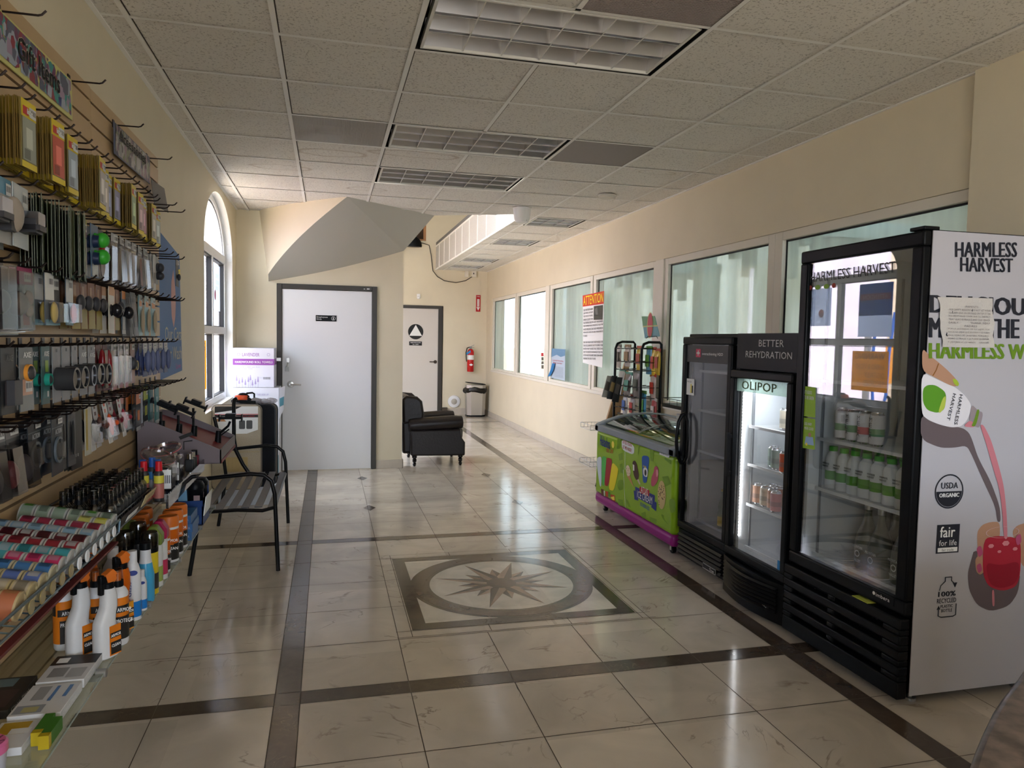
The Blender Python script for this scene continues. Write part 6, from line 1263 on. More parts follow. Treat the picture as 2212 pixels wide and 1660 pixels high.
def foam(x, y, lab, c1, c2, dome=True, h=.20, r=.030):
    ps_ = [('can', cm(c1, .3), [(0, 0), (r, 0), (r, h*.84), (r*.8, h*.9)]), ('label', cm(c2, .4), [(r+.0005, h*.10), (r+.0005, h*.40)])]
    if dome: ps_ += [('collar', black_plastic, [(r, h*.80), (r*1.03, h*.86), (r*.9, h*.93), (0, h*.93)]), ('cap', smk, [(r*1.03, h*.88), (r*1.03, h*1.12), (r*.9, h*1.18), (0, h*1.18)])]
    return cyl_bottle(x, y, lab, 'spray can', ps_)
foam(-.655, 2.98, 'yellow aerosol with round black wheel print and smoky dome cap', (.60, .45, .02), (.03, .03, .03)); foam(-.735, 2.96, 'black can with smoky dome cap, left of the yellow aerosol', (.03, .03, .035), (.4, .38, .1), h=.21); foam(-.72, 3.09, 'black can with smoky dome cap, second in the back line', (.03, .03, .035), (.35, .34, .3), h=.21)
def brushcan(x, y, lab, c, c2):
    t = foam(x, y, lab, (.55, .55, .53), c2, False, .20, .028)
    b = MB(cm(c, .45)); b.prism([(-.030, -.026, .165), (.030, -.026, .165), (.030, -.026, .205), (.010, -.026, .238), (-.012, -.026, .240), (-.030, -.026, .215)], (0, .052, 0)); b.build('cap', t, bevel=.006)
    return t
brushcan(-.655, 3.065, 'white can with olive green brush cap, nearer the shelf edge', (.15, .20, .03), (.28, .36, .08)); brushcan(-.76, 3.16, 'white can with olive green brush cap, deeper on the shelf', (.15, .20, .03), (.28, .36, .08)); brushcan(-.655, 3.155, 'white can with deep magenta brush cap', (.32, .01, .06), (.42, .03, .08))
def wipes(x, y, lab, h=.175, r=.042):
    t = cyl_bottle(x, y, lab, 'wipes tub', [('tub', wht, [(0, 0), (r, 0), (r, h*.9)]), ('label', lblk, [(r+.0005, h*.06), (r+.0005, h*.46)]), ('top_band', org_b, [(r+.0005, h*.46), (r+.0005, h*.82)]), ('lid', mat('lid_orange', (.62, .15, .02), .4), [(r*1.02, h*.88), (r*1.02, h*1.08), (r*.9, h*1.14), (r*.8, h*1.12), (0, h*1.13)])], name='wipes_tub')
    b = MB(paper); b.text('ARMOR', (-r*.5+.02, -r-.001, h*.52), (.96, .25, 0), ZP, h*.07, r*1.1, .02); b.text('CLEAN', (-r*.5+.02, -r-.001, h*.32), (.96, .25, 0), ZP, h*.07, r*1.1, .02); b.m(lor).box(-r*.4, r*.7, -r-.0015, -r-.0008, h*.455, h*.47); b.build('lettering', t); return t
wipes(-.663, 3.245, 'small orange wipes tub before the two large ones', .160, .028)
wipes(-.672, 3.40, 'nearer large orange wipes tub at the shelf edge'); wipes(-.674, 3.51, 'farther large orange wipes tub at the shelf edge'); wipes(-.79, 3.34, 'orange lidded wipes tub deep on the shelf, nearest'); wipes(-.80, 3.45, 'orange lidded wipes tub deep on the shelf, middle'); wipes(-.81, 3.56, 'orange lidded wipes tub deep on the shelf, farthest'); wipes(-.675, 3.62, 'large orange wipes tub half hidden behind the farther one')
for i, (z, dx) in enumerate(((0, 0), (.041, .004), (.082, -.003))):
    t = thing('blue_carton', ['bottom', 'middle', 'top'][i]+' of three small blue cartons beside the wipes tubs', 'carton', (-.675+dx, 3.80, GZ+.001+z)); b = MB(mat('carton_blue', (.04, .13, .30), .4)); b.box(-.045, .045, -.09, .09, 0, .040); b.build('box', t, bevel=.001)
    b = MB(mat('carton_lettering', (.30, .38, .55), .5)); b.text('CHARGER', (-.04, -.0905, .014), XP_, ZP, .012, .075, .01); b.build('lettering', t)
t = thing('display_tray', 'dark blue open counter display box with flyer at the shelf end', 'display box', (-.70, 4.1, GZ+.001)); b = MB(mat('tray_blue', (.015, .05, .18), .4))
b.box(-.10, .075, -.10, -.095, 0, .13); b.box(-.10, .075, .095, .10, 0, .20); b.box(.07, .075, -.10, .10, 0, .10); b.box(-.10, -.095, -.10, .10, 0, .20); b.box(-.10, .075, -.10, .10, 0, .005); b.build('tray', t)
b = MB(paper); b.obox((.085, 0, .10), (.002, 0, 0), (0, .10, 0), (.006, 0, .05)); b.build('flyer', t); b = MB(mat('pack_light_blue', (.20, .42, .62), .4)); b.obox((-.02, -.06, .15), (.03, 0, .01), (0, .01, 0), (-.01, 0, .05)); b.build('packet', t)
for i, (x, y) in enumerate(((-.665, 4.145), (-.67, 4.05))):
    t = thing('black_tub', ['rear', 'front'][i]+' round black lidded tub standing in the blue display box', 'tub', (x, y, GZ+.007)); b = MB(black_plastic); b.lathe([(0, 0), (.034, 0), (.042, .175), (.046, .18), (.046, .20), (.036, .218), (0, .222)], n=26); b.build('tub', t)
    b = MB(cm((.30, .22, .22))); b.box(.0, .03, -.0425, -.0415, .12, .15); b.build('label', t)
def flat(x, y, z, w, d_, h, rz, lab, top, pics, cat='carton', name='flat_carton'):
    t = thing(name, lab, cat, (x, y, z), rz); b = MB(paper if top is None else top); b.box(-w/2, w/2, -d_/2, d_/2, 0, h); b.build('box', t, bevel=.001)
    b = MB(ink)
    for i_, (m_, a, c, e, f) in enumerate(pics): hz = h+.0005+.0003*i_; b.m(m_); b.poly([(-w/2+a*w, -d_/2+e*d_, hz), (-w/2+c*w, -d_/2+e*d_, hz), (-w/2+c*w, -d_/2+f*d_, hz), (-w/2+a*w, -d_/2+f*d_, hz)])
    b.m(ink if top is None else paper).text('Clean Pleat', (w/2+.0006, -d_*.40, h*.3), (0, 1, 0), ZP, h*.4, d_*.6, .01); b.build('print', t); return t
wc = mat('carton_white', (.62, .62, .62), .4)
flat(-.715, 2.285, GZ+.001, .12, .17, .026, 0, 'flat white carton with black swoosh lid, touching the white trigger bottle', wc, [(lblk, 0, 1, .62, 1), (paper, .1, .35, .7, .9), (cm((.25, .25, .25)), .15, .5, .15, .5), (cm((.35, .35, .35)), .55, .9, .1, .45)])
flat(-.715, 2.10, GZ+.001, .12, .17, .026, 0, 'flat white carton with gold plate picture and blue print', wc, [(cm((.25, .27, .30)), .05, .6, .05, .3), (cm((.40, .36, .16)), .2, .5, .08, .24), (cm((.10, .22, .45)), .55, .62, .4, .9), (cm((.3, .3, .3)), .2, .45, .45, .9), (cm((.10, .22, .45)), .8, .88, .5, .9)])
flat(-.855, 2.16, GZ+.001, .13, .20, .022, 0, 'flat black carton with pale corner at the left edge', lblk, [(cm((.12, .18, .2)), .1, .7, .7, .95), (cm((.05, .03, .03)), .1, .9, .1, .6)])
flat(-.86, 1.93, GZ+.001, .12, .17, .022, 0, 'flat black carton nearest the photo corner', lblk, [(cm((.12, .12, .12)), .5, .9, .3, .6)])
flat(-.735, 1.935, GZ+.001, .09, .13, .020, 0, 'white carton with mustard picture and barcode', wc, [(cm((.45, .28, .02)), .1, .8, .5, .95), (stick, .4, .9, .5, .7)])
gold = mat('gold_foil', (.70, .52, .03), .2, .5)
for i, (x, y) in enumerate(((-.672, 1.955), (-.650, 1.935))):
    t = thing('gum_pack', ['left', 'right'][i]+' green slim packet with shiny gold ends', 'packet', (x, y, GZ+.0215)); b = MB(cm((.04, .16, .015))); b.box(-.011, .011, -.035, .045, -.02, .012); b.build('wrapper', t); b = MB(gold); b.box(-.0115, .0115, -.05, -.033, -.0205, .0125); b.build('foil_end', t)
for i, (x, y, c) in enumerate(((-.735, 1.80, (.55, .12, .26)), (-.735, 1.685, (.36, .01, .14)))):
    t = thing('gel_freshener', ['light pink round vented lid jar at the bottom left corner', 'magenta round vented lid jar cut by the photo corner'][i], 'air freshener', (x, y, GZ+.001)); b = MB(cm((.45, .45, .50))); b.lathe([(0, 0), (.036, 0), (.040, .05), (.040, .055)], n=26); b.build('jar', t)
    b = MB(cm(c, .3)); b.lathe([(.043, .052), (.043, .070), (.038, .075), (.018, .072), (0, .073)], n=28); b.build('lid', t)
    b = MB(cm(tuple(x_*.35 for x_ in c)))
    for k in range(9): a = 2*PI*k/9; b.obox((.028*math.cos(a), .028*math.sin(a), .0745), (.009*math.cos(a+.5), .009*math.sin(a+.5), 0), (-.0022*math.sin(a+.5), .0022*math.cos(a+.5), 0), (0, 0, .0008))
    b.build('vent_slots', t)
# ================================================================ bench with metal slats
bench = thing('metal_bench', 'black tube bench with grey slatted seat beside the slatted wall', 'bench', (-.55, 5.45, 0))
tm = mat('bench_black', (.010, .010, .011), .3, .5); slm = mat('bench_slat', (.085, .083, .088), .45, .3)
for s_, y in enumerate((4.83, 6.07)):
    b = MB(tm); b.tube([(-.305, y, 0), (-.315, y, .25), (-.325, y, .50), (-.345, y, .585), (-.39, y, .625), (-.47, y, .635), (-.62, y, .622), (-.80, y, .605)], .0135, 10); wb(b, 'arm', bench)
    b = MB(tm); b.tube([(-.835, y, 0), (-.80, y, .22), (-.775, y, .40), (-.80, y, .60), (-.845, y, .80), (-.86, y, .87)], .0135, 10); wb(b, 'back_leg', bench)
    b = MB(tm); b.tube([(-.32, y, .415), (-.40, y, .395), (-.55, y, .405), (-.70, y, .40), (-.775, y, .40)], .012, 8); wb(b, 'seat_rail', bench)
for i, x in enumerate((-.345, -.425, -.505, -.585, -.665, -.745)):
    b = MB(slm); n = 8; z0 = .412+.006*math.sin(i*1.1)
    b.add([(x+dx, 4.83+1.24*k/n, z0-.010*math.sin(PI*k/n)+dz) for k in range(n+1) for dx, dz in ((-.024, 0), (.024, 0), (.024, .006), (-.024, .006))], [(4*k+a, 4*k+4+a, 4*k+4+(a+1) % 4, 4*k+(a+1) % 4) for k in range(n) for a in range(4)]+[(0, 1, 2, 3), (4*n+3, 4*n+2, 4*n+1, 4*n)]); wb(b, 'seat_slat', bench)
b = MB(tm); b.tube([(-.775, 4.83, .40), (-.775, 6.07, .40)], .010, 8); b.tube([(-.325, 4.83, .405), (-.325, 6.07, .405)], .010, 8); wb(b, 'cross_rail', bench)
post_ = MB(tm); post_.tube([(-.60, 6.07, .41), (-.65, 6.07, .49), (-.70, 6.07, .60), (-.715, 6.07, .70), (-.715, 6.07, .97), (-.71, 6.07, 1.005), (-.69, 6.07, 1.015)], .015, 10); wb(post_, 'back_post', bench)
# ================================================================ car mats on a low white carton
ct = thing('low_carton', 'low white carton under the standing car mats by the arched window', 'carton', (-.70, 6.95, 0)); b = MB(mat('carton_pale', (.60, .64, .70), .5)); b.box(-.23, .26, -.18, .16, 0, .17); b.build('box', ct, bevel=.002)
def rrect(w, h, r, n=5):
    p = []
    for cx_, cz_, a0 in ((w/2-r, h-r, 0), (-w/2+r, h-r, PI/2), (-w/2+r, r, PI), (w/2-r, r, 1.5*PI)): p += [(cx_+r*math.cos(a0+PI/2*i/n), cz_+r*math.sin(a0+PI/2*i/n)) for i in range(n+1)]
    return p
def matset(x, y, w, h, c1, c2, edge, lab, lean=.06, ribs=False, cardc=None):
    t = thing('car_mat_set', lab, 'car mats', (x, y, .171)); M_ = Matrix.Rotation(-lean, 4, 'X')
    def put(b_, n_, par): b_.xf(M_); return b_.build(n_, par)
    b = MB(edge); b.prism([(px, .012, pz) for px, pz in rrect(w, h, .055)], (0, .012, 0)); put(b, 'mat_edge', t)
    b = MB(c1); b.prism([(px, .0, pz+.008) for px, pz in rrect(w-.024, h-.016, .05)], (0, .013, 0)); put(b, 'carpet', t)
    if ribs:
        b = MB(c2); b.box(-w*.22, w*.22, -.003, .0, .16, .285); 
        for k in range(6): xx = -w*.19+k*w*.38/5; b.box(xx-.011, xx+.011, -.009, -.002, .165, .28)
        put(b, 'heel_pad', t)
        b = MB(c2); b.tube([(-w*.45, -.001, .33), (w*.45, -.001, .33)], .002, 4); put(b, 'seam', t)
    if cardc:
        b = MB(paper); b.poly([(px, -.0015, pz) for px, pz in [(-w*.42, h*.70), (-w*.1, h*.655), (w*.2, h*.655), (w*.42, h*.70), (w*.42, h-.02), (-w*.42, h-.02)]])
        b.m(lblk); b.poly([(px, -.0020, pz) for px, pz in [(-w*.42, h*.90), (-w*.05, h*.93), (w*.1, h-.02), (-w*.42, h-.02)]]); b.poly([(px, -.0020, pz) for px, pz in [(-w*.42, h*.845), (w*.42, h*.845), (w*.42, h*.875), (-w*.42, h*.875)]])
        b.m(mat('banner_red', (.50, .01, .03), .4)).poly([(px, -.0024, pz) for px, pz in [(-w*.42, h*.877), (w*.42, h*.877), (w*.42, h*.884), (-w*.42, h*.884)]]); b.text('HEAVY DUTY CARPET', (-.01, -.0026, h*.852), XP_, ZP, .010, w*.38, .01)
        b.m(cm((.08, .08, .08)))
        for dx in (.045, .105): b.poly([(px+dx, -.0022, pz+h*.71) for px, pz in rrect(.05, .075, .01)])
        b.m(cm((.55, .25, .1))); b.poly([(-w*.40, -.0022, h*.80), (-w*.2, -.0022, h*.80), (-w*.25, -.0022, h*.83), (-w*.38, -.0022, h*.83)])
        put(b, 'header_card', t)
    return t
bg = mat('carpet_beige', (.50, .43, .32), .9, bump=.8, nscale=160); bgd = mat('pad_beige', (.50, .38, .18), .6); edg = mat('mat_edge_grey', (.20, .17, .14), .7)
matset(-.762, 6.62, .42, .745, bg, bgd, edg, 'beige ribbed car mat set with printed header card', ribs=True, cardc=True)
bkm = mat('carpet_black', (.012, .013, .018), .85, bump=.5, nscale=160)
matset(-.645, 6.72, .40, .735, bkm, bkm, cm((.02, .02, .025)), 'black car mat set standing behind the beige one'); matset(-.635, 6.79, .41, .74, mat('carpet_tan_grey', (.22, .18, .14), .9), bkm, cm((.03, .03, .03)), 'dark greyish car mat set edge behind the black one')
t = thing('strap_tool', 'black webbing tool with orange collar lying on top of the car mats', 'strap', (-.70, 6.75, .912))
b = MB(black_plastic); b.obox((-.01, 0, .02), (.10, 0, -.006), (0, .05, 0), (0, 0, .012)); b.obox((.05, .0, .028), (.07, 0, -.045), (0, .02, 0), (.006, 0, .01)); b.build('handle', t, bevel=.004)
b = MB(mat('collar_orange', (.80, .11, .03), .4)); b.lathe([(.058, 0), (.062, .01), (.055, .035), (.04, .04)], (-.03, 0, .035), 24, sy=.6); b.build('collar', t)
b = MB(black_plastic); b.lathe([(.052, 0), (.055, .02), (.03, .045), (0, .05)], (-.02, .01, .045), 20, sy=.7); b.tube([(.01, 0, .09), (.06, 0, .095), (.075, 0, .085), (.075, 0, .05), (.06, 0, .035), (.02, 0, .04)], .008, 8); b.build('grip', t)
t = thing('plastic_wrap', 'crumpled clear plastic wrap on top of the black car mats', 'wrap', (-.54, 6.78, .912)); b = MB(glass('wrap_film', (.8, .8, .82), 1.8, .15, .3, (.7, .7, .72))); 
for i in range(7): b.ell((R.uniform(-.08, .08), R.uniform(-.04, .04), .02), (.05, .03, R.uniform(.015, .035)), 7, 5)
b.build('film', t)
# ================================================================ cartons by the employees door
pbx = mat('carton_lilac', (.62, .63, .70), .5); purp = mat('carton_purple', (.26, .07, .34), .5); lav = mat('print_lavender', (.36, .30, .50), .5)
t = thing('towel_carton', 'white and purple lavender roll towel carton on top of the stack', 'carton', (-.74, 8.18, .968))
b = MB(pbx); b.box(-.212, .196, -.16, .20, 0, .412); b.build('box', t, bevel=.003)
b = MB(purp); b.box(-.2125, .1965, -.1606, .2006, .235, .30); b.build('purple_band', t)
b = MB(paper); b.text('HARDWOUND ROLL TOWELS', (-.19, -.1615, .255), XP_, ZP, .022, .37, .02); b.m(purp).text('LAVENDER', (-.12, -.1612, .325), XP_, ZP, .036, .17, .0); b.m(lav).text('White, 8" x 800\' per Roll,\n12 Rolls per Case', (-.185, -.1612, .188), XP_, ZP, .032, .24, .0); b.annulus((-.155, -.1612, .345), .012, .016, XP_, ZP); b.annulus((.14, -.1612, .345), .012, .016, XP_, ZP); b.build('lettering', t)
b = MB(lav)
for x, h in ((-.175, .13), (-.15, .08), (-.12, .10), (-.09, .06), (-.06, .11), (-.04, .14), (-.02, .05), (.01, .07), (.035, .11)):
    b.box(x-.0012, x+.0012, -.1611, -.1608, 0, h*.6)
    for k in range(4): b.disc((x, -.1612, h*.6+k*.014), .010-.0015*k, XP_, ZP, 8)
b.m(ink)
for k in range(9): b.box(.09+k*.008, .093+k*.008, -.1611, -.1608, .085, .11)
b.build('printed_flowers', t)
b = MB(mat('pale_fold', (.70, .70, .74), .5)); b.box(.1966, .1975, -.13, -.11, .05, .28); b.m(purp).box(.1966, .1970, -.155, -.12, 0, .08); b.build('side_print', t)  # slightly paler strip on the carton side
for i, (z0, z1) in enumerate(((.0, .482), (.483, .965))):
    t = thing('plain_carton', ['lower plain pale carton on the floor by the employees door', 'upper plain pale carton with lifted teal printed flap under the lavender carton'][i], 'carton', (-.72, 8.2, z0)); b = MB(mat('carton_white2', (.62, .62, .66), .5)); b.box(-.232, .225, -.18, .20, .001, z1-z0); b.build('box', t, bevel=.003)
    if i: 
        b = MB(mat('carton_white2', (.62, .62, .66), .5)); b.prism([(.227, -.18, .48), (.285, -.16, .50), (.27, -.16, .25), (.227, -.18, .15)], (0, .004, 0)); fl_ = b.build('flap', t); b = MB(mat('carton_teal', (.10, .28, .36), .5)); b.prism([(.232, -.184, .37), (.274, -.166, .39), (.270, -.166, .30), (.232, -.184, .28)], (0, .003, 0)); b.build('flap_print', fl_)
        b = MB(lav); b.text('THIS SIDE UP', (-.0, -.1815, .40), XP_, ZP, .02, .12, .0); b.build('lettering', t)
    else:
        b = MB(purp); b.text('GLASS CLEANER', (.11, -.1815, .42), XP_, ZP, .02, .10, .01); b.m(mat('carton_teal', (.10, .28, .36), .5)).box(.17, .22, -.1812, -.1806, .0, .25); b.build('lettering', t)
# ================================================================ armchair
lea = mat('brown_black_leather', (.012, .008, .008), .36, spec=.35, bump=.25, nscale=40)
ac = thing('armchair', 'dark brown leather rolled arm armchair at the end of the stair wall', 'armchair', (1.28, 8.85, 0))
def arm_side(y0, y1):
    b = MB(lea); b.prism([(x, y0, z) for x, z in [(.95, .13), (1.60, .12), (1.60, .28), (1.565, .33), (1.545, .44), (.95, .43)]], (0, y1-y0, 0)); return b
for (y0, y1) in ((8.50, 8.64), (9.12, 9.26)):
    wb(arm_side(y0, y1), 'arm_panel', ac, bevel=.02, seg=3)
    b = MB(lea); yc = (y0+y1)/2-.0; b.tube([(.93, yc, .485), (1.0, yc, .49), (1.45, yc, .515), (1.575, yc, .52)], [.075, .082, .085, .074], 18); wb(b, 'rolled_arm', ac, bevel=.012)
b = MB(lea); b.box(.93, 1.58, 8.60, 9.16, .13, .32); wb(b, 'seat_base', ac, bevel=.02)
b = MB(lea); b.box(1.0, 1.60, 8.645, 9.115, .30, .44); wb(b, 'seat_cushion', ac, bevel=.04, seg=4)
b = MB(lea); b.prism([(x, 8.60, z) for x, z in [(.86, .14), (1.02, .14), (1.04, .50), (.99, .80), (.90, .84), (.84, .80)]], (0, .56, 0)); wb(b, 'backrest', ac, bevel=.04, seg=4)
for y in (8.56, 9.12): b = MB(lea); b.prism([(x, y, z) for x, z in [(.86, .50), (1.10, .52), (1.115, .62), (1.09, .77), (1.03, .825), (.90, .835), (.85, .8)]], (0, .085, 0)); wb(b, 'wing', ac, bevel=.03, seg=4)
legm = mat('turned_leg', (.010, .008, .008), .25)
for x, y in ((1.0, 8.55), (1.55, 8.55), (1.55, 9.2), (1.0, 9.2)):
    b = MB(legm); b.lathe([(.012, 0), (.018, .01), (.022, .03), (.014, .04), (.024, .055), (.026, .08), (.018, .09), (.030, .105), (.030, .125), (0, .13)], (x, y, 0), 16); wb(b, 'leg', ac)
# ================================================================ far end: trash can, extinguisher, speaker, small fixtures
tr = thing('trash_can', 'stainless steel trash can with black liner and lid in the far corner', 'trash can', (2.83, 14.05, 0))
b = MB(steel); b.ring([[(sx*w_, sy*w2, z) for sx, sy in ((-1, -.6), (-.6, -1), (.6, -1), (1, -.6), (1, .6), (.6, 1), (-.6, 1), (-1, .6))] for z, w_, w2 in ((.03, .175, .14), (.50, .195, .155))]); b.build('body', tr)
b = MB(black_plastic); b.ring([[(sx*w_, sy*w2, z) for sx, sy in ((-1, -.6), (-.6, -1), (.6, -1), (1, -.6), (1, .6), (.6, 1), (-.6, 1), (-1, .6))] for z, w_, w2 in ((0, .18, .145), (.03, .18, .145))]); b.build('base', tr)
b = MB(steel); b.ring([[(sx*w_, sy*w2, z) for sx, sy in ((-1, -.6), (-.6, -1), (.6, -1), (1, -.6), (1, .6), (.6, 1), (-.6, 1), (-1, .6))] for z, w_, w2 in ((.56, .19, .15), (.62, .19, .15))]); b.build('collar', tr)
b = MB(mat('liner_black', (.010, .008, .006), .35)); n = 32; b.ring([[((w_+.012*math.sin(5*t)+.008*math.sin(11*t))*math.cos(t), (w2+.01*math.sin(7*t))*math.sin(t), z+.018*math.sin(3*t+1)) for t in [2*PI*i/n for i in range(n)]] for z, w_, w2 in ((.47, .215, .18), (.50, .235, .20), (.55, .225, .19), (.57, .195, .16))], cap=False); b.build('liner_bag', tr)
b = MB(black_plastic); b.obox((.0, 0, .650), (.18, 0, -.018), (0, .13, 0), (.001, 0, .008)); b.build('lid', tr, bevel=.004)
ex = thing('fire_extinguisher', 'red fire extinguisher with black hose on the back wall', 'extinguisher', (2.76, 14.24, .87))
b = MB(mat('extinguisher_red', (.50, .01, .01), .25)); b.lathe([(0, .0), (.060, .0), (.066, .012), (.066, .40), (.045, .44), (.02, .455)], n=24); b.build('cylinder', ex)
b = MB(paper); b.lathe([(.0668, .24), (.0668, .33)], n=24); b.m(paper).poly([(-.04, -.0675, .14), (0, -.0675, .115), (.04, -.0675, .14), (0, -.0675, .165)]); b.build('label', ex)
b = MB(mat('valve_metal', (.25, .25, .25), .3, .9)); b.cyl((0, 0, .45), (0, 0, .50), .018, n=12); b.bar((0, 0, .50), (.07, 0, .535), .02, .008); b.bar((0, 0, .49), (.07, 0, .485), .02, .008); b.disc((-.02, -.03, .49), .014, XP_, ZP, 12); b.build('valve', ex)
b = MB(black_plastic); b.tube([(-.015, 0, .49), (-.07, 0, .47), (-.095, -.01, .38), (-.09, -.02, .25), (-.08, -.02, .20)], .010, 8); b.build('hose', ex)
b = MB(mat('tag_blue', (.03, .22, .50), .5)); b.poly([(-.10, -.05, .37), (-.02, -.07, .43), (-.01, -.07, .39), (-.085, -.05, .335)]); b.build('inspection_tag', ex)
t = thing('fire_sign', 'narrow red fire extinguisher arrow sign on the back wall', 'sign', (2.92, 14.34, 2.07)); b = MB(mat('sign_red', (.45, .01, .015), .5)); b.box(-.045, .045, 0, .005, 0, .33); b.build('plate', t)
b = MB(paper); b.box(-.022, .022, -.001, 0, .10, .25); b.poly([(-.034, -.001, .09), (.034, -.001, .09), (0, -.001, .02)]); b.text('FIRE', (-.03, -.001, .29), XP_, ZP, .02, .06, .01); b.m(mat('sign_red', (.45, .01, .015), .5)).text('EXTINGUISHER', (.010, -.002, .105), ZP, (-1, 0, 0), .018, .135, .01); b.build('lettering', t)
p = at(888, 524, y=14.25); t = thing('wall_speaker', 'black half round speaker high on the back wall beside the stair underside', 'speaker', tuple(p)); b = MB(black_plastic); b.lathe([(.21, -.02), (.21, .0), (.20, .07), (.165, .13), (.11, .17), (0, .19)], (0, 0, -.06), 28, sy=.45); b.build('housing', t)
t = thing('speaker_cable', 'thin dark cable drooping from the speaker to the soffit corner', 'cable', tuple(at(940, 560, y=14.33)))
pts = [at(u, v, y=14.335) for u, v in ((900, 522), (915, 526), (927, 530), (931, 550), (935, 585), (945, 598), (960, 607), (985, 611), (1005, 607), (1020, 598), (1024, 592))]
b = MB(cm((.05, .04, .03))); b.tube(pts, .008, 6); wb(b, 'wire', t)
t = thing('junction_box', 'small cream wall box by the soffit where the cable ends', 'wall box', tuple(at(1024, 592, y=14.33))); b = MB(cream_trim); b.box(-.045, .045, -.02, .02, -.06, .06); b.build('cover', t); b = MB(ink); b.box(-.02, .0, -.022, -.02, -.01, .02); b.build('socket', t)
p = at(1008, 592, y=14.33); t = thing('junction_box', 'plain cream wall box left of the one with the cable', 'wall box', tuple(p)); b = MB(cream_trim); b.box(-.035, .035, -.02, .02, -.06, .06); b.build('cover', t)
p = at(904, 642, y=14.33); t = thing('motion_sensor', 'small pale sensor on the wall above the restroom door', 'sensor', tuple(p)); b = MB(white_paint); b.box(-.03, .03, -.02, .02, 0, .06); b.ell((0, -.02, -.01), (.035, .02, .03), 12, 8); b.build('cover', t)
p = at(981, 868, y=14.32); t = thing('cleanout_cover', 'round off white wall cap low beside the restroom door', 'cover', tuple(p)); b = MB(white_paint); b.lathe([(.125, 0), (.12, .015), (.10, .02), (0, .02)], (0, .02, 0), 28, Matrix.Rotation(PI/2, 3, 'X')); b.build('cap', t); b = MB(cm((.45, .42, .36))); b.lathe([(.06, 0), (.05, .006), (0, .006)], (0, 0, 0), 20, Matrix.Rotation(PI/2, 3, 'X')); b.build('centre', t)
t = thing('door_stop', 'short dark trim block at the restroom door foot', 'trim', (2.26, 14.30, 0)); b = MB(cm((.06, .045, .03))); b.box(-.055, .055, -.03, .04, 0, .15); b.build('block', t)
t = thing('smoke_detector', 'round flat ceiling disc above the windows', 'detector', (2.499, 6.384, CZ-.008)); b = MB(mat('detector_cream', (.62, .59, .52), .5)); b.lathe([(.085, 0), (.085, -.012), (.07, -.028), (0, -.03)], n=32); b.build('cover', t)
t = thing('dome_camera', 'white cone shaped ceiling camera at the edge of the ceiling opening', 'camera', (1.93, 7.3, CZ-.006)); b = MB(white_paint); b.lathe([(.095, 0), (.092, -.035), (.078, -.12), (.06, -.145), (0, -.15)], n=28); b.build('housing', t); b = MB(ink); b.ell((.03, -.06, -.125), (.008, .006, .008), 8, 6); b.build('lens', t)
# ================================================================ notices on the windows
t = thing('warning_poster', 'tall white attention poster with red and yellow top on the window', 'poster', (3.06, 8.2, 1.22))
pA, pB, pC, pD = at(1259, 639, x=3.075), at(1305, 629, x=3.075), at(1301, 795, x=3.075), at(1259, 784, x=3.075)
b = MB(paper); b.prism([pA, pB, pC, pD], (.002, 0, 0)); wb(b, 'sheet', t); ww = (pB.y-pA.y)
b = MB(mat('poster_red', (.62, .03, .02), .5)); u = lambda s_, k: lerp(lerp(pA, pB, s_), lerp(pD, pC, s_), k)+Vector((-.002, 0, 0)); b.poly([u(0, 0), u(1, 0), u(1, .165), u(0, .165)]); wb(b, 'header', t)
b = MB(mat('poster_yellow', (.95, .78, .02), .5)); b.text('ATTENTION', u(.04, .15)+Vector((-.001, 0, 0)), pB-pA, ZP, .112, abs(ww)*.92, .018); wb(b, 'lettering', t)
b = MB(cm((.04, .045, .04))); b.poly([u(.55, .18), u(.97, .18), u(.97, .37), u(.55, .37)]); b.m(cm((.15, .16, .15))).poly([u(.6, .22)+Vector((-.001, 0, 0)), u(.72, .2)+Vector((-.001, 0, 0)), u(.75, .30)+Vector((-.001, 0, 0)), u(.65, .3)+Vector((-.001, 0, 0))]); wb(b, 'photo', t)
b = MB(ink); TXT = ['THE WATER IN ANY', 'CAR WASH, OR FROM', 'THE HOSE AT HOME,', 'IS MUCH COLDER THAN', 'THE TEMPERATURE OF A HOT WINDSHIELD.', 'THE TEMPERATURE DIFFERENCE, PLUS THE', 'WATER PRESSURE CAN CAUSE WINDSHIELDS', 'WITH ROCK CHIPS, PITS AND OTHER DEFECTS', 'TO CRACK.', '', 'THE CAR WASH IS NOT RESPONSIBLE FOR', 'THIS OCCURRENCE AS IT IS SIMPLY THE', 'WATER THAT CAUSES THIS. THERE IS NO', 'WAY TO KNOW IN ADVANCE IF THIS WILL', 'OCCUR AND THE SAME THING CAN HAPPEN', 'WASHING THE CAR AT HOME.']
for i, s_ in enumerate(TXT):
    if s_:
        k_ = .235+i*.0475; wd = .46 if i < 4 else (.2 if i == 8 else .6 if i == 15 else .92); b.text(s_, u(.04, k_)+Vector((-.001, 0, 0)), pB-pA, ZP, .024, abs(ww)*wd, .018)
wb(b, 'lettering', t)
t = thing('blue_notice', 'blue and white printed notice taped low on the window', 'notice', tuple(at(1207, 820, x=3.08))); P_ = [at(a, c, x=3.09) for a, c in ((1192, 753), (1221, 755), (1220, 823), (1190, 816))]
b = MB(mat('notice_pale_blue', (.42, .50, .58), .5)); b.prism(P_, (.002, 0, 0)); wb(b, 'sheet', t); v = lambda s_, k: lerp(lerp(P_[0], P_[1], s_), lerp(P_[3], P_[2], s_), k)+Vector((-.002, 0, 0))
b = MB(mat('notice_sky', (.12, .24, .38), .5)); b.poly([v(0, 0), v(1, 0), v(1, .2), v(.7, .26), (v(.4, .2)), v(0, .3)]); wb(b, 'header', t)
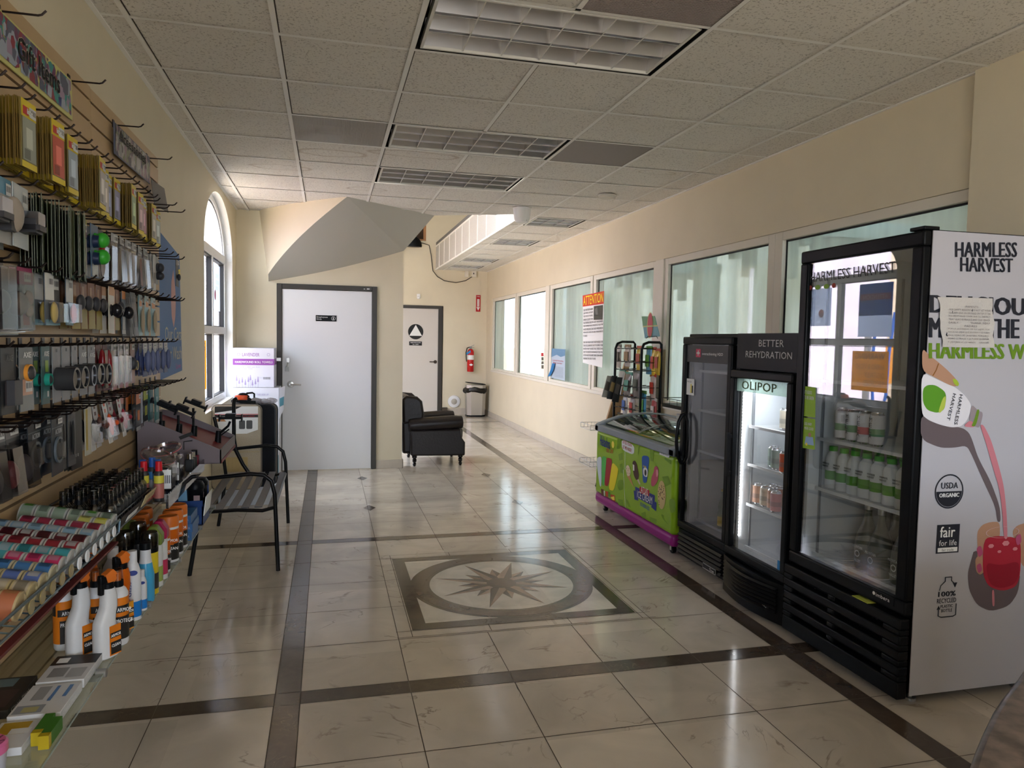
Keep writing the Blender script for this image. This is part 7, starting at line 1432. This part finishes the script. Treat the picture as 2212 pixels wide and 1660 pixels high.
b = MB(mat('banner_red', (.50, .01, .03), .4)); b.text('PLEASE READ THIS NOTICE', v(.08, .42), P_[1]-P_[0], ZP, .018, .50, .0); b.text('BEFORE YOUR WASH', v(.15, .50), P_[1]-P_[0], ZP, .018, .40, .0); b.m(ink)
for k in range(8): b.text('the customer must look after all loose parts', v(.22, .62+.045*k), P_[1]-P_[0], ZP, .010, .42, .0)
wb(b, 'lettering', t)
t = thing('blue_ribbon', 'blue cloth strip hanging at the lower window corner', 'ribbon', tuple(at(1192, 800, x=3.07))); b = MB(mat('ribbon_blue', (.01, .15, .38), .6)); b.prism([at(a, c, x=3.07) for a, c in ((1193, 785), (1198, 786), (1195, 800), (1188, 813), (1183, 814), (1189, 800))], (.006, 0, 0)); wb(b, 'strip', t)
t = thing('window_sticker', 'small red and black vertical sticker on the second far window', 'sticker', tuple(at(1171, 780, x=3.1))); b = MB(mat('banner_red', (.50, .01, .03), .4)); b.prism([at(a, c, x=3.145) for a, c in ((1169, 763), (1174, 763), (1174, 770), (1169, 770))], (.001, 0, 0)); b.m(cm((.08, .07, .06)))
for z0, z1 in ((772, 779), (781, 787), (789, 797)): b.prism([at(a, c, x=3.145) for a, c in ((1169.5, z0), (1174, z0), (1174, z1), (1169.5, z1))], (.001, 0, 0))
wb(b, 'sticker', t)
# ================================================================ magazine rack, snacks and counter tray behind the freezer
rk = thing('snack_rack', 'black tube rack of hanging snacks and magazines behind the freezer', 'rack', (2.88, 6.35, 0))
def ubar(y0, y1, x0, x1, zt=1.515):
    c_ = .07; b = MB(black_metal); b.tube([(x0, y0, 0), (x0, y0, zt-c_), (x0+.02, y0, zt-.02), (x0+c_, y0, zt), (x1-.02, y1, zt), (x1, y1, zt-.02), (x1, y1, 0)], .013, 10); return wb(b, 'side_frame', rk)
ubar(6.92, 6.96, 2.84, 3.07); ubar(6.36, 6.37, 2.875, 3.08)
wr_ = mat('rack_wire', (.02, .02, .02), .4, .5)
for z in (1.45, 1.32, 1.24, 1.08, .98, .86, .60, .36):
    b = MB(wr_); b.tube([(2.875, 6.36, z), (2.84, 6.92, z)], .0035, 5); b.tube([(3.06, 6.37, z), (3.06, 6.94, z)], .003, 5); b.tube([(2.875, 6.37, z), (3.07, 6.37, z)], .003, 5)
    for y in (6.44, 6.54, 6.64, 6.74, 6.85): b.tube([(3.06, y, z+.01), (2.83, y, z-.005), (2.82, y, z+.02)], .0025, 5)
    wb(b, 'wire_shelf', rk)
def bag(x, y, z, w, h, c, c2, lab, nm='snack_bag', cat='snack bag', yaw=0, th=.035, tilt=0):
    if y > 5.9: x, y, z = min(x*1.055, 3.03), y*1.055, EYE+(z-EYE)*1.055; w *= 1.05; h *= 1.05
    t = thing(nm, lab, cat, (x, y, z), yaw); n, k = 8, 8; b = MB(cm(c, .3)); vs = []
    for s_ in (-1, 1):
        for i in range(n+1):
            for j in range(k+1): u_, v_ = i/n, j/k; vs.append((s_*th/2*(max(0, math.sin(PI*u_)*math.sin(PI*v_)))**.5+tilt*v_*h, -w/2+u_*w, v_*h))
    m0 = (n+1)*(k+1); fs = [(a*m0+i*(k+1)+j, a*m0+(i+1)*(k+1)+j, a*m0+(i+1)*(k+1)+j+1, a*m0+i*(k+1)+j+1) for a in (0, 1) for i in range(n) for j in range(k)]; b.add(vs, fs); b.build('bag', t)
    b = MB(cm(c2, .35)); b.obox((-th*.5-.004+tilt*h*.5, 0, h*.5), (tilt*h*.22, 0, h*.22), (0, w*.33, 0), (.001, 0, 0)); b.box(-.004+tilt*h, .004+tilt*h, -w/2, w/2, h-.02, h+.012); b.build('bag_print', t); return t
bag(2.74, 6.60, 1.26, .14, .22, (.45, .40, .34), (.12, .10, .08), 'beige bag with black print hanging at the upper left of the rack')
bag(2.76, 6.42, 1.28, .14, .20, (.42, .38, .33), (.25, .15, .06), 'beige and brown bag beside the upper left one')
bag(2.80, 6.24, 1.25, .12, .22, (.55, .40, .04), (.35, .05, .02), 'yellow topped dark bag in the middle of the top row')
bag(2.86, 6.16, 1.22, .12, .25, (.10, .32, .48), (.12, .35, .05), 'sky blue bag with green print on the top row')
bag(2.93, 6.10, 1.20, .12, .26, (.70, .48, .03), (.50, .06, .02), 'yellow bag with red base at the right end of the top row')
bag(2.96, 6.00, 1.22, .09, .23, (.66, .44, .03), (.45, .05, .02), 'second yellow bag right against the rack post')
bag(2.72, 6.55, 1.00, .15, .24, (.42, .42, .38), (.04, .20, .14), 'white and green jerky bag leaning out on the second row', tilt=.2)
bag(2.74, 6.38, .99, .15, .23, (.16, .14, .12), (.05, .25, .18), 'dark photo bag with green roundel on the second row', tilt=.1)
bag(2.77, 6.22, 1.00, .15, .24, (.20, .18, .17), (.08, .10, .08), 'plain dark grey bag on the second row')
bag(2.90, 6.08, .98, .11, .24, (.55, .45, .40), (.50, .05, .03), 'white and red bag low right on the second row')
bag(2.76, 6.45, .80, .10, .22, (.50, .50, .50), (.05, .12, .35), 'white bag with blue letters on the third row')
bag(2.78, 6.32, .79, .10, .22, (.45, .42, .40), (.5, .06, .05), 'white bag with pink red letters on the third row')
bag(2.82, 6.18, .80, .14, .26, (.06, .30, .50), (.10, .32, .06), 'bright blue toucan coloured bag on the third row')
bag(2.90, 6.05, .78, .10, .22, (.55, .12, .12), (.65, .60, .58), 'red and white bag at the right of the third row')
bag(2.74, 6.52, .62, .11, .20, (.55, .38, .03), (.06, .05, .04), 'yellow and black bag at the lower left over the freezer rim')
bag(2.77, 6.36, .62, .12, .20, (.45, .44, .42), (.04, .03, .03), 'white bag with black script at the bottom row')
bag(2.84, 6.16, .62, .12, .20, (.16, .10, .08), (.55, .53, .5), 'brown bag with white tag at the bottom row')
t = thing('greeting_card', 'green and blue card with red oval standing above the snack rack', 'card', tuple(at(1410, 733, x=2.95))); P_ = [at(a, c, x=2.95) for a, c in ((1386, 684), (1414, 683), (1425, 727), (1393, 731))]
b = MB(mat('card_teal', (.10, .30, .36), .4)); b.prism(P_, (.004, 0, 0)); wb(b, 'card_sheet', t); b = MB(mat('card_green_top', (.10, .28, .14), .4)); q_ = [p_+Vector((-.001, 0, 0)) for p_ in P_]; b.poly([q_[0], q_[1], lerp(q_[1], q_[2], .45), lerp(q_[0], q_[3], .48)]); b.m(cm((.55, .52, .20))).disc(at(1404, 703, x=2.947), .066, MX, ZP, 24, ry=.125); b.m(mat('card_red', (.45, .03, .06), .4)).disc(at(1404, 703, x=2.945), .056, MX, ZP, 24, ry=.115); b.m(cm((.5, .5, .2))).bar(at(1389, 706, x=2.946), at(1420, 704, x=2.946), .003, .012); wb(b, 'printed_oval', t)
b = MB(wr_); b.tube([at(1396, 731, x=2.95), at(1400, 727, x=2.94), at(1418, 727, x=2.94), at(1421, 732, x=2.95)], .003, 5); wb(b, 'card_holder', t)
t = thing('cardboard_stand', 'tan cardboard stand panel behind the black rack posts', 'display stand', (2.82, 6.85, .5)); b = MB(mat('raw_cardboard', (.52, .34, .19), .8)); b.prism([at(a, c, y=7.05) for a, c in ((1352, 780), (1362, 780), (1338, 905), (1310, 910), (1322, 870))], (0, .03, 0)); qq = at(1325, 900, y=7.05); b.box(qq.x-.03, qq.x+.05, 7.05, 7.08, 0, qq.z+.02); wb(b, 'panel', t)
for i, (q0, c1, c2) in enumerate((((1312, 812, 1300, 858), (.40, .38, .34), (.10, .08, .06)), ((1322, 812, 1311, 862), (.030, .026, .022), (.35, .25, .1)), ((1333, 815, 1322, 868), (.020, .018, .016), (.12, .10, .09)))):
    x0_, y0_, x1_, y1_ = q0; t = thing('magazine', ['pale covered magazine at the far left of the snack rack', 'black covered magazine next to the pale one', 'black covered magazine closest to the rack post'][i], 'magazine', tuple(at(x1_+6, y1_, y=6.75+.04*i)))
    b = MB(cm(c1, .35)); P_ = [at(a, c, y=6.75-.04*i) for a, c in ((x0_, y0_), (x0_+12, y0_+1), (x1_+14, y1_+2), (x1_, y1_))]; b.prism(P_, (0, .010, 0)); wb(b, 'cover', t); b = MB(cm(c2, .4)); b.poly([lerp(P_[0], P_[1], s_)*(1-k)+lerp(P_[3], P_[2], s_)*k+Vector((0, -.001, 0)) for s_, k in ((.15, .25), (.8, .3), (.75, .7), (.1, .65))]); wb(b, 'cover_print', t)
t = thing('floor_rack', 'black wire floor rack foot and basket sticking out left of the freezer', 'rack', (2.75, 7.2, 0))
b = MB(black_metal); b.tube([(2.72, 7.05, 0), (2.78, 7.10, .30), (2.80, 7.12, .55)], .010, 6); b.tube([(2.86, 7.05, 0), (2.80, 7.12, .55)], .010, 6); b.prism([(2.72, 7.08, .0), (2.84, 7.08, .0), (2.80, 7.08, .28)], (0, .01, 0)); wb(b, 'stand', t)
for z in (.22, .60):
    b = MB(wire_w); A1 = [(2.62, 7.0, z), (2.86, 7.0, z), (2.86, 7.3, z), (2.62, 7.3, z), (2.62, 7.0, z)]; b.tube(A1, .003, 5); b.tube([(x, y, z+.05) for x, y, _ in A1], .003, 5)
    for k in range(7): x = 2.62+.04*k; b.tube([(x, 7.0, z+.05), (x, 7.0, z), (x, 7.3, z), (x, 7.3, z+.05)], .002, 4)
    wb(b, 'wire_basket', t)
t = thing('counter_tray', 'black counter shelf with wire rim between rack and dim cooler', 'shelf', (2.88, 5.0, .99)); b = MB(black_plastic); b.box(2.74, 3.02, 4.66, 5.62, .975, 1.005); wb(b, 'shelf_plate', t, bevel=.003); b = MB(wr_); b.tube([(2.74, 4.66, 1.05), (2.74, 5.62, 1.05), (3.02, 5.62, 1.05)], .003, 5)
for k in range(8): b.tube([(2.74, 4.7+.13*k, 1.0), (2.74, 4.7+.13*k, 1.05)], .002, 4)
wb(b, 'wire_rim', t); b = MB(black_plastic); b.box(3.02, 3.098, 4.70, 4.74, .94, .98); b.box(3.02, 3.098, 5.5, 5.54, .94, .98); wb(b, 'wall_bracket', t)
bag(2.84, 4.76, 1.01, .16, .10, (.55, .05, .02), (.6, .12, .05), 'orange red snack bag slumped on the black counter shelf', th=.09)
bag(2.86, 4.92, 1.01, .14, .055, (.50, .05, .02), (.5, .10, .04), 'flatter orange red snack bag lying left of the slumped one', th=.06)
for i, (y, z) in enumerate(((5.2, .845), (4.95, .845), (5.42, .845))):
    t = thing('foam_box', ['left white foam box', 'right white foam box', 'farthest white foam box'][i]+' on the freezer back under the black shelf', 'box', (2.90, y, z+.030)); b = MB(mat('foam_white', (.62, .62, .60), .6)); b.box(-.08, .08, -.10, .10, 0, .05); b.build('box', t, bevel=.01)
# ================================================================ stone counter corner at the lower right
t = thing('stone_counter', 'dark brown stone counter corner at the lower right', 'counter', (1.5, .2, 0)); g = G('brown_granite'); n1 = g.n('TexNoise', {'Vector': g.tc.outputs['Object'], 'Scale': 40.0, 'Detail': 5.0}); g.to(g.ramp(n1.outputs['Fac'], [(.35, (.045, .032, .026)), (.65, (.14, .10, .08))]), 'Base Color'); g.b.inputs['Roughness'].default_value = .3
b = MB(g.M); pts = smooth([(2.6, 1.25), (1.75, 1.20), (1.30, 1.03), (1.066, .888), (.934, .814), (.822, .739), (.745, .682), (.66, .58), (.60, .40), (.58, .1), (.58, -1.0), (2.6, -1.0)], 1); b.prism([(x, y, .965) for x, y in pts], (0, 0, .035)); wb(b, 'worktop', t, bevel=.010, seg=3)
b = MB(mat('counter_front', (.30, .24, .18), .5)); b.box(1.1, 2.6, -1.0, .6, .02, .964); wb(b, 'base', t)
# signs on the arched window and a hose reel outside, seen mirrored in the cooler door
t = thing('window_sign', 'yellow warning video recording sign on the arched window', 'sign', (-1.065, 6.7, 1.05)); b = MB(sheer('sign_amber', (.75, .45, .02))); b.box(-1.068, -1.064, 6.50, 7.05, 1.02, 1.46); wb(b, 'plate', t)
b = MB(ink); b.text('WARNING', (-1.0635, 6.55, 1.37), (0, 1, 0), ZP, .07, .45, .018); b.text('AUDIO & VIDEO\nDIGITALLY\nRECORDED', (-1.0635, 6.55, 1.08), (0, 1, 0), ZP, .24, .44, .01); wb(b, 'lettering', t)
t = thing('window_poster', 'blue and white attention poster on the arched window', 'poster', (-1.065, 6.7, 1.65)); b = MB(sheer('poster_pale', (.62, .68, .78))); b.box(-1.068, -1.064, 6.48, 6.98, 1.62, 2.20); b.m(sheer('poster_blue2', (.08, .28, .60))).box(-1.0635, -1.063, 6.48, 6.98, 1.85, 2.20); b.m(mat('banner_red', (.50, .01, .03), .4)).box(-1.0625, -1.062, 6.50, 6.96, 2.02, 2.09); wb(b, 'sheet', t)
b = MB(paper); b.text('ATTENTION', (-1.0615, 6.55, 2.03), (0, 1, 0), ZP, .045, .36, .018); wb(b, 'lettering', t)
t = thing('window_poster', 'white printed poster on the far pane of the arched window', 'poster', (-1.065, 7.7, 1.65)); b = MB(sheer('poster_pale', (.62, .68, .78))); b.box(-1.068, -1.064, 7.45, 7.95, 1.75, 2.20); b.m(mat('banner_red', (.50, .01, .03), .4)).disc((-1.063, 7.62, 1.9), .05, (0, 1, 0), ZP); b.m(mat('lav_text', (.3, .3, .4), .5)).text('SELF SERVICE\nVACUUMS AND\nWINDOWS', (-1.0635, 7.66, 1.95), (0, 1, 0), ZP, .16, .22, .0); wb(b, 'sheet', t)
t = thing('air_hose', 'blue looped hose on a post outside the arched window', 'hose', (-3.0, 8.6, 0)); b = MB(mat('hose_blue', (.02, .12, .55), .4)); b.tube([(0, 0, 2.0), (.02, .06, 1.4), (.0, .10, .8), (0, .2, .55), (0, .34, .6), (0, .40, 1.2), (0, .36, 1.9)], .022, 8); b.build('hose', t); b = MB(cm((.3, .3, .32))); b.cyl((0, .5, -.15), (0, .5, 2.2), .05, n=12); b.build('post', t)
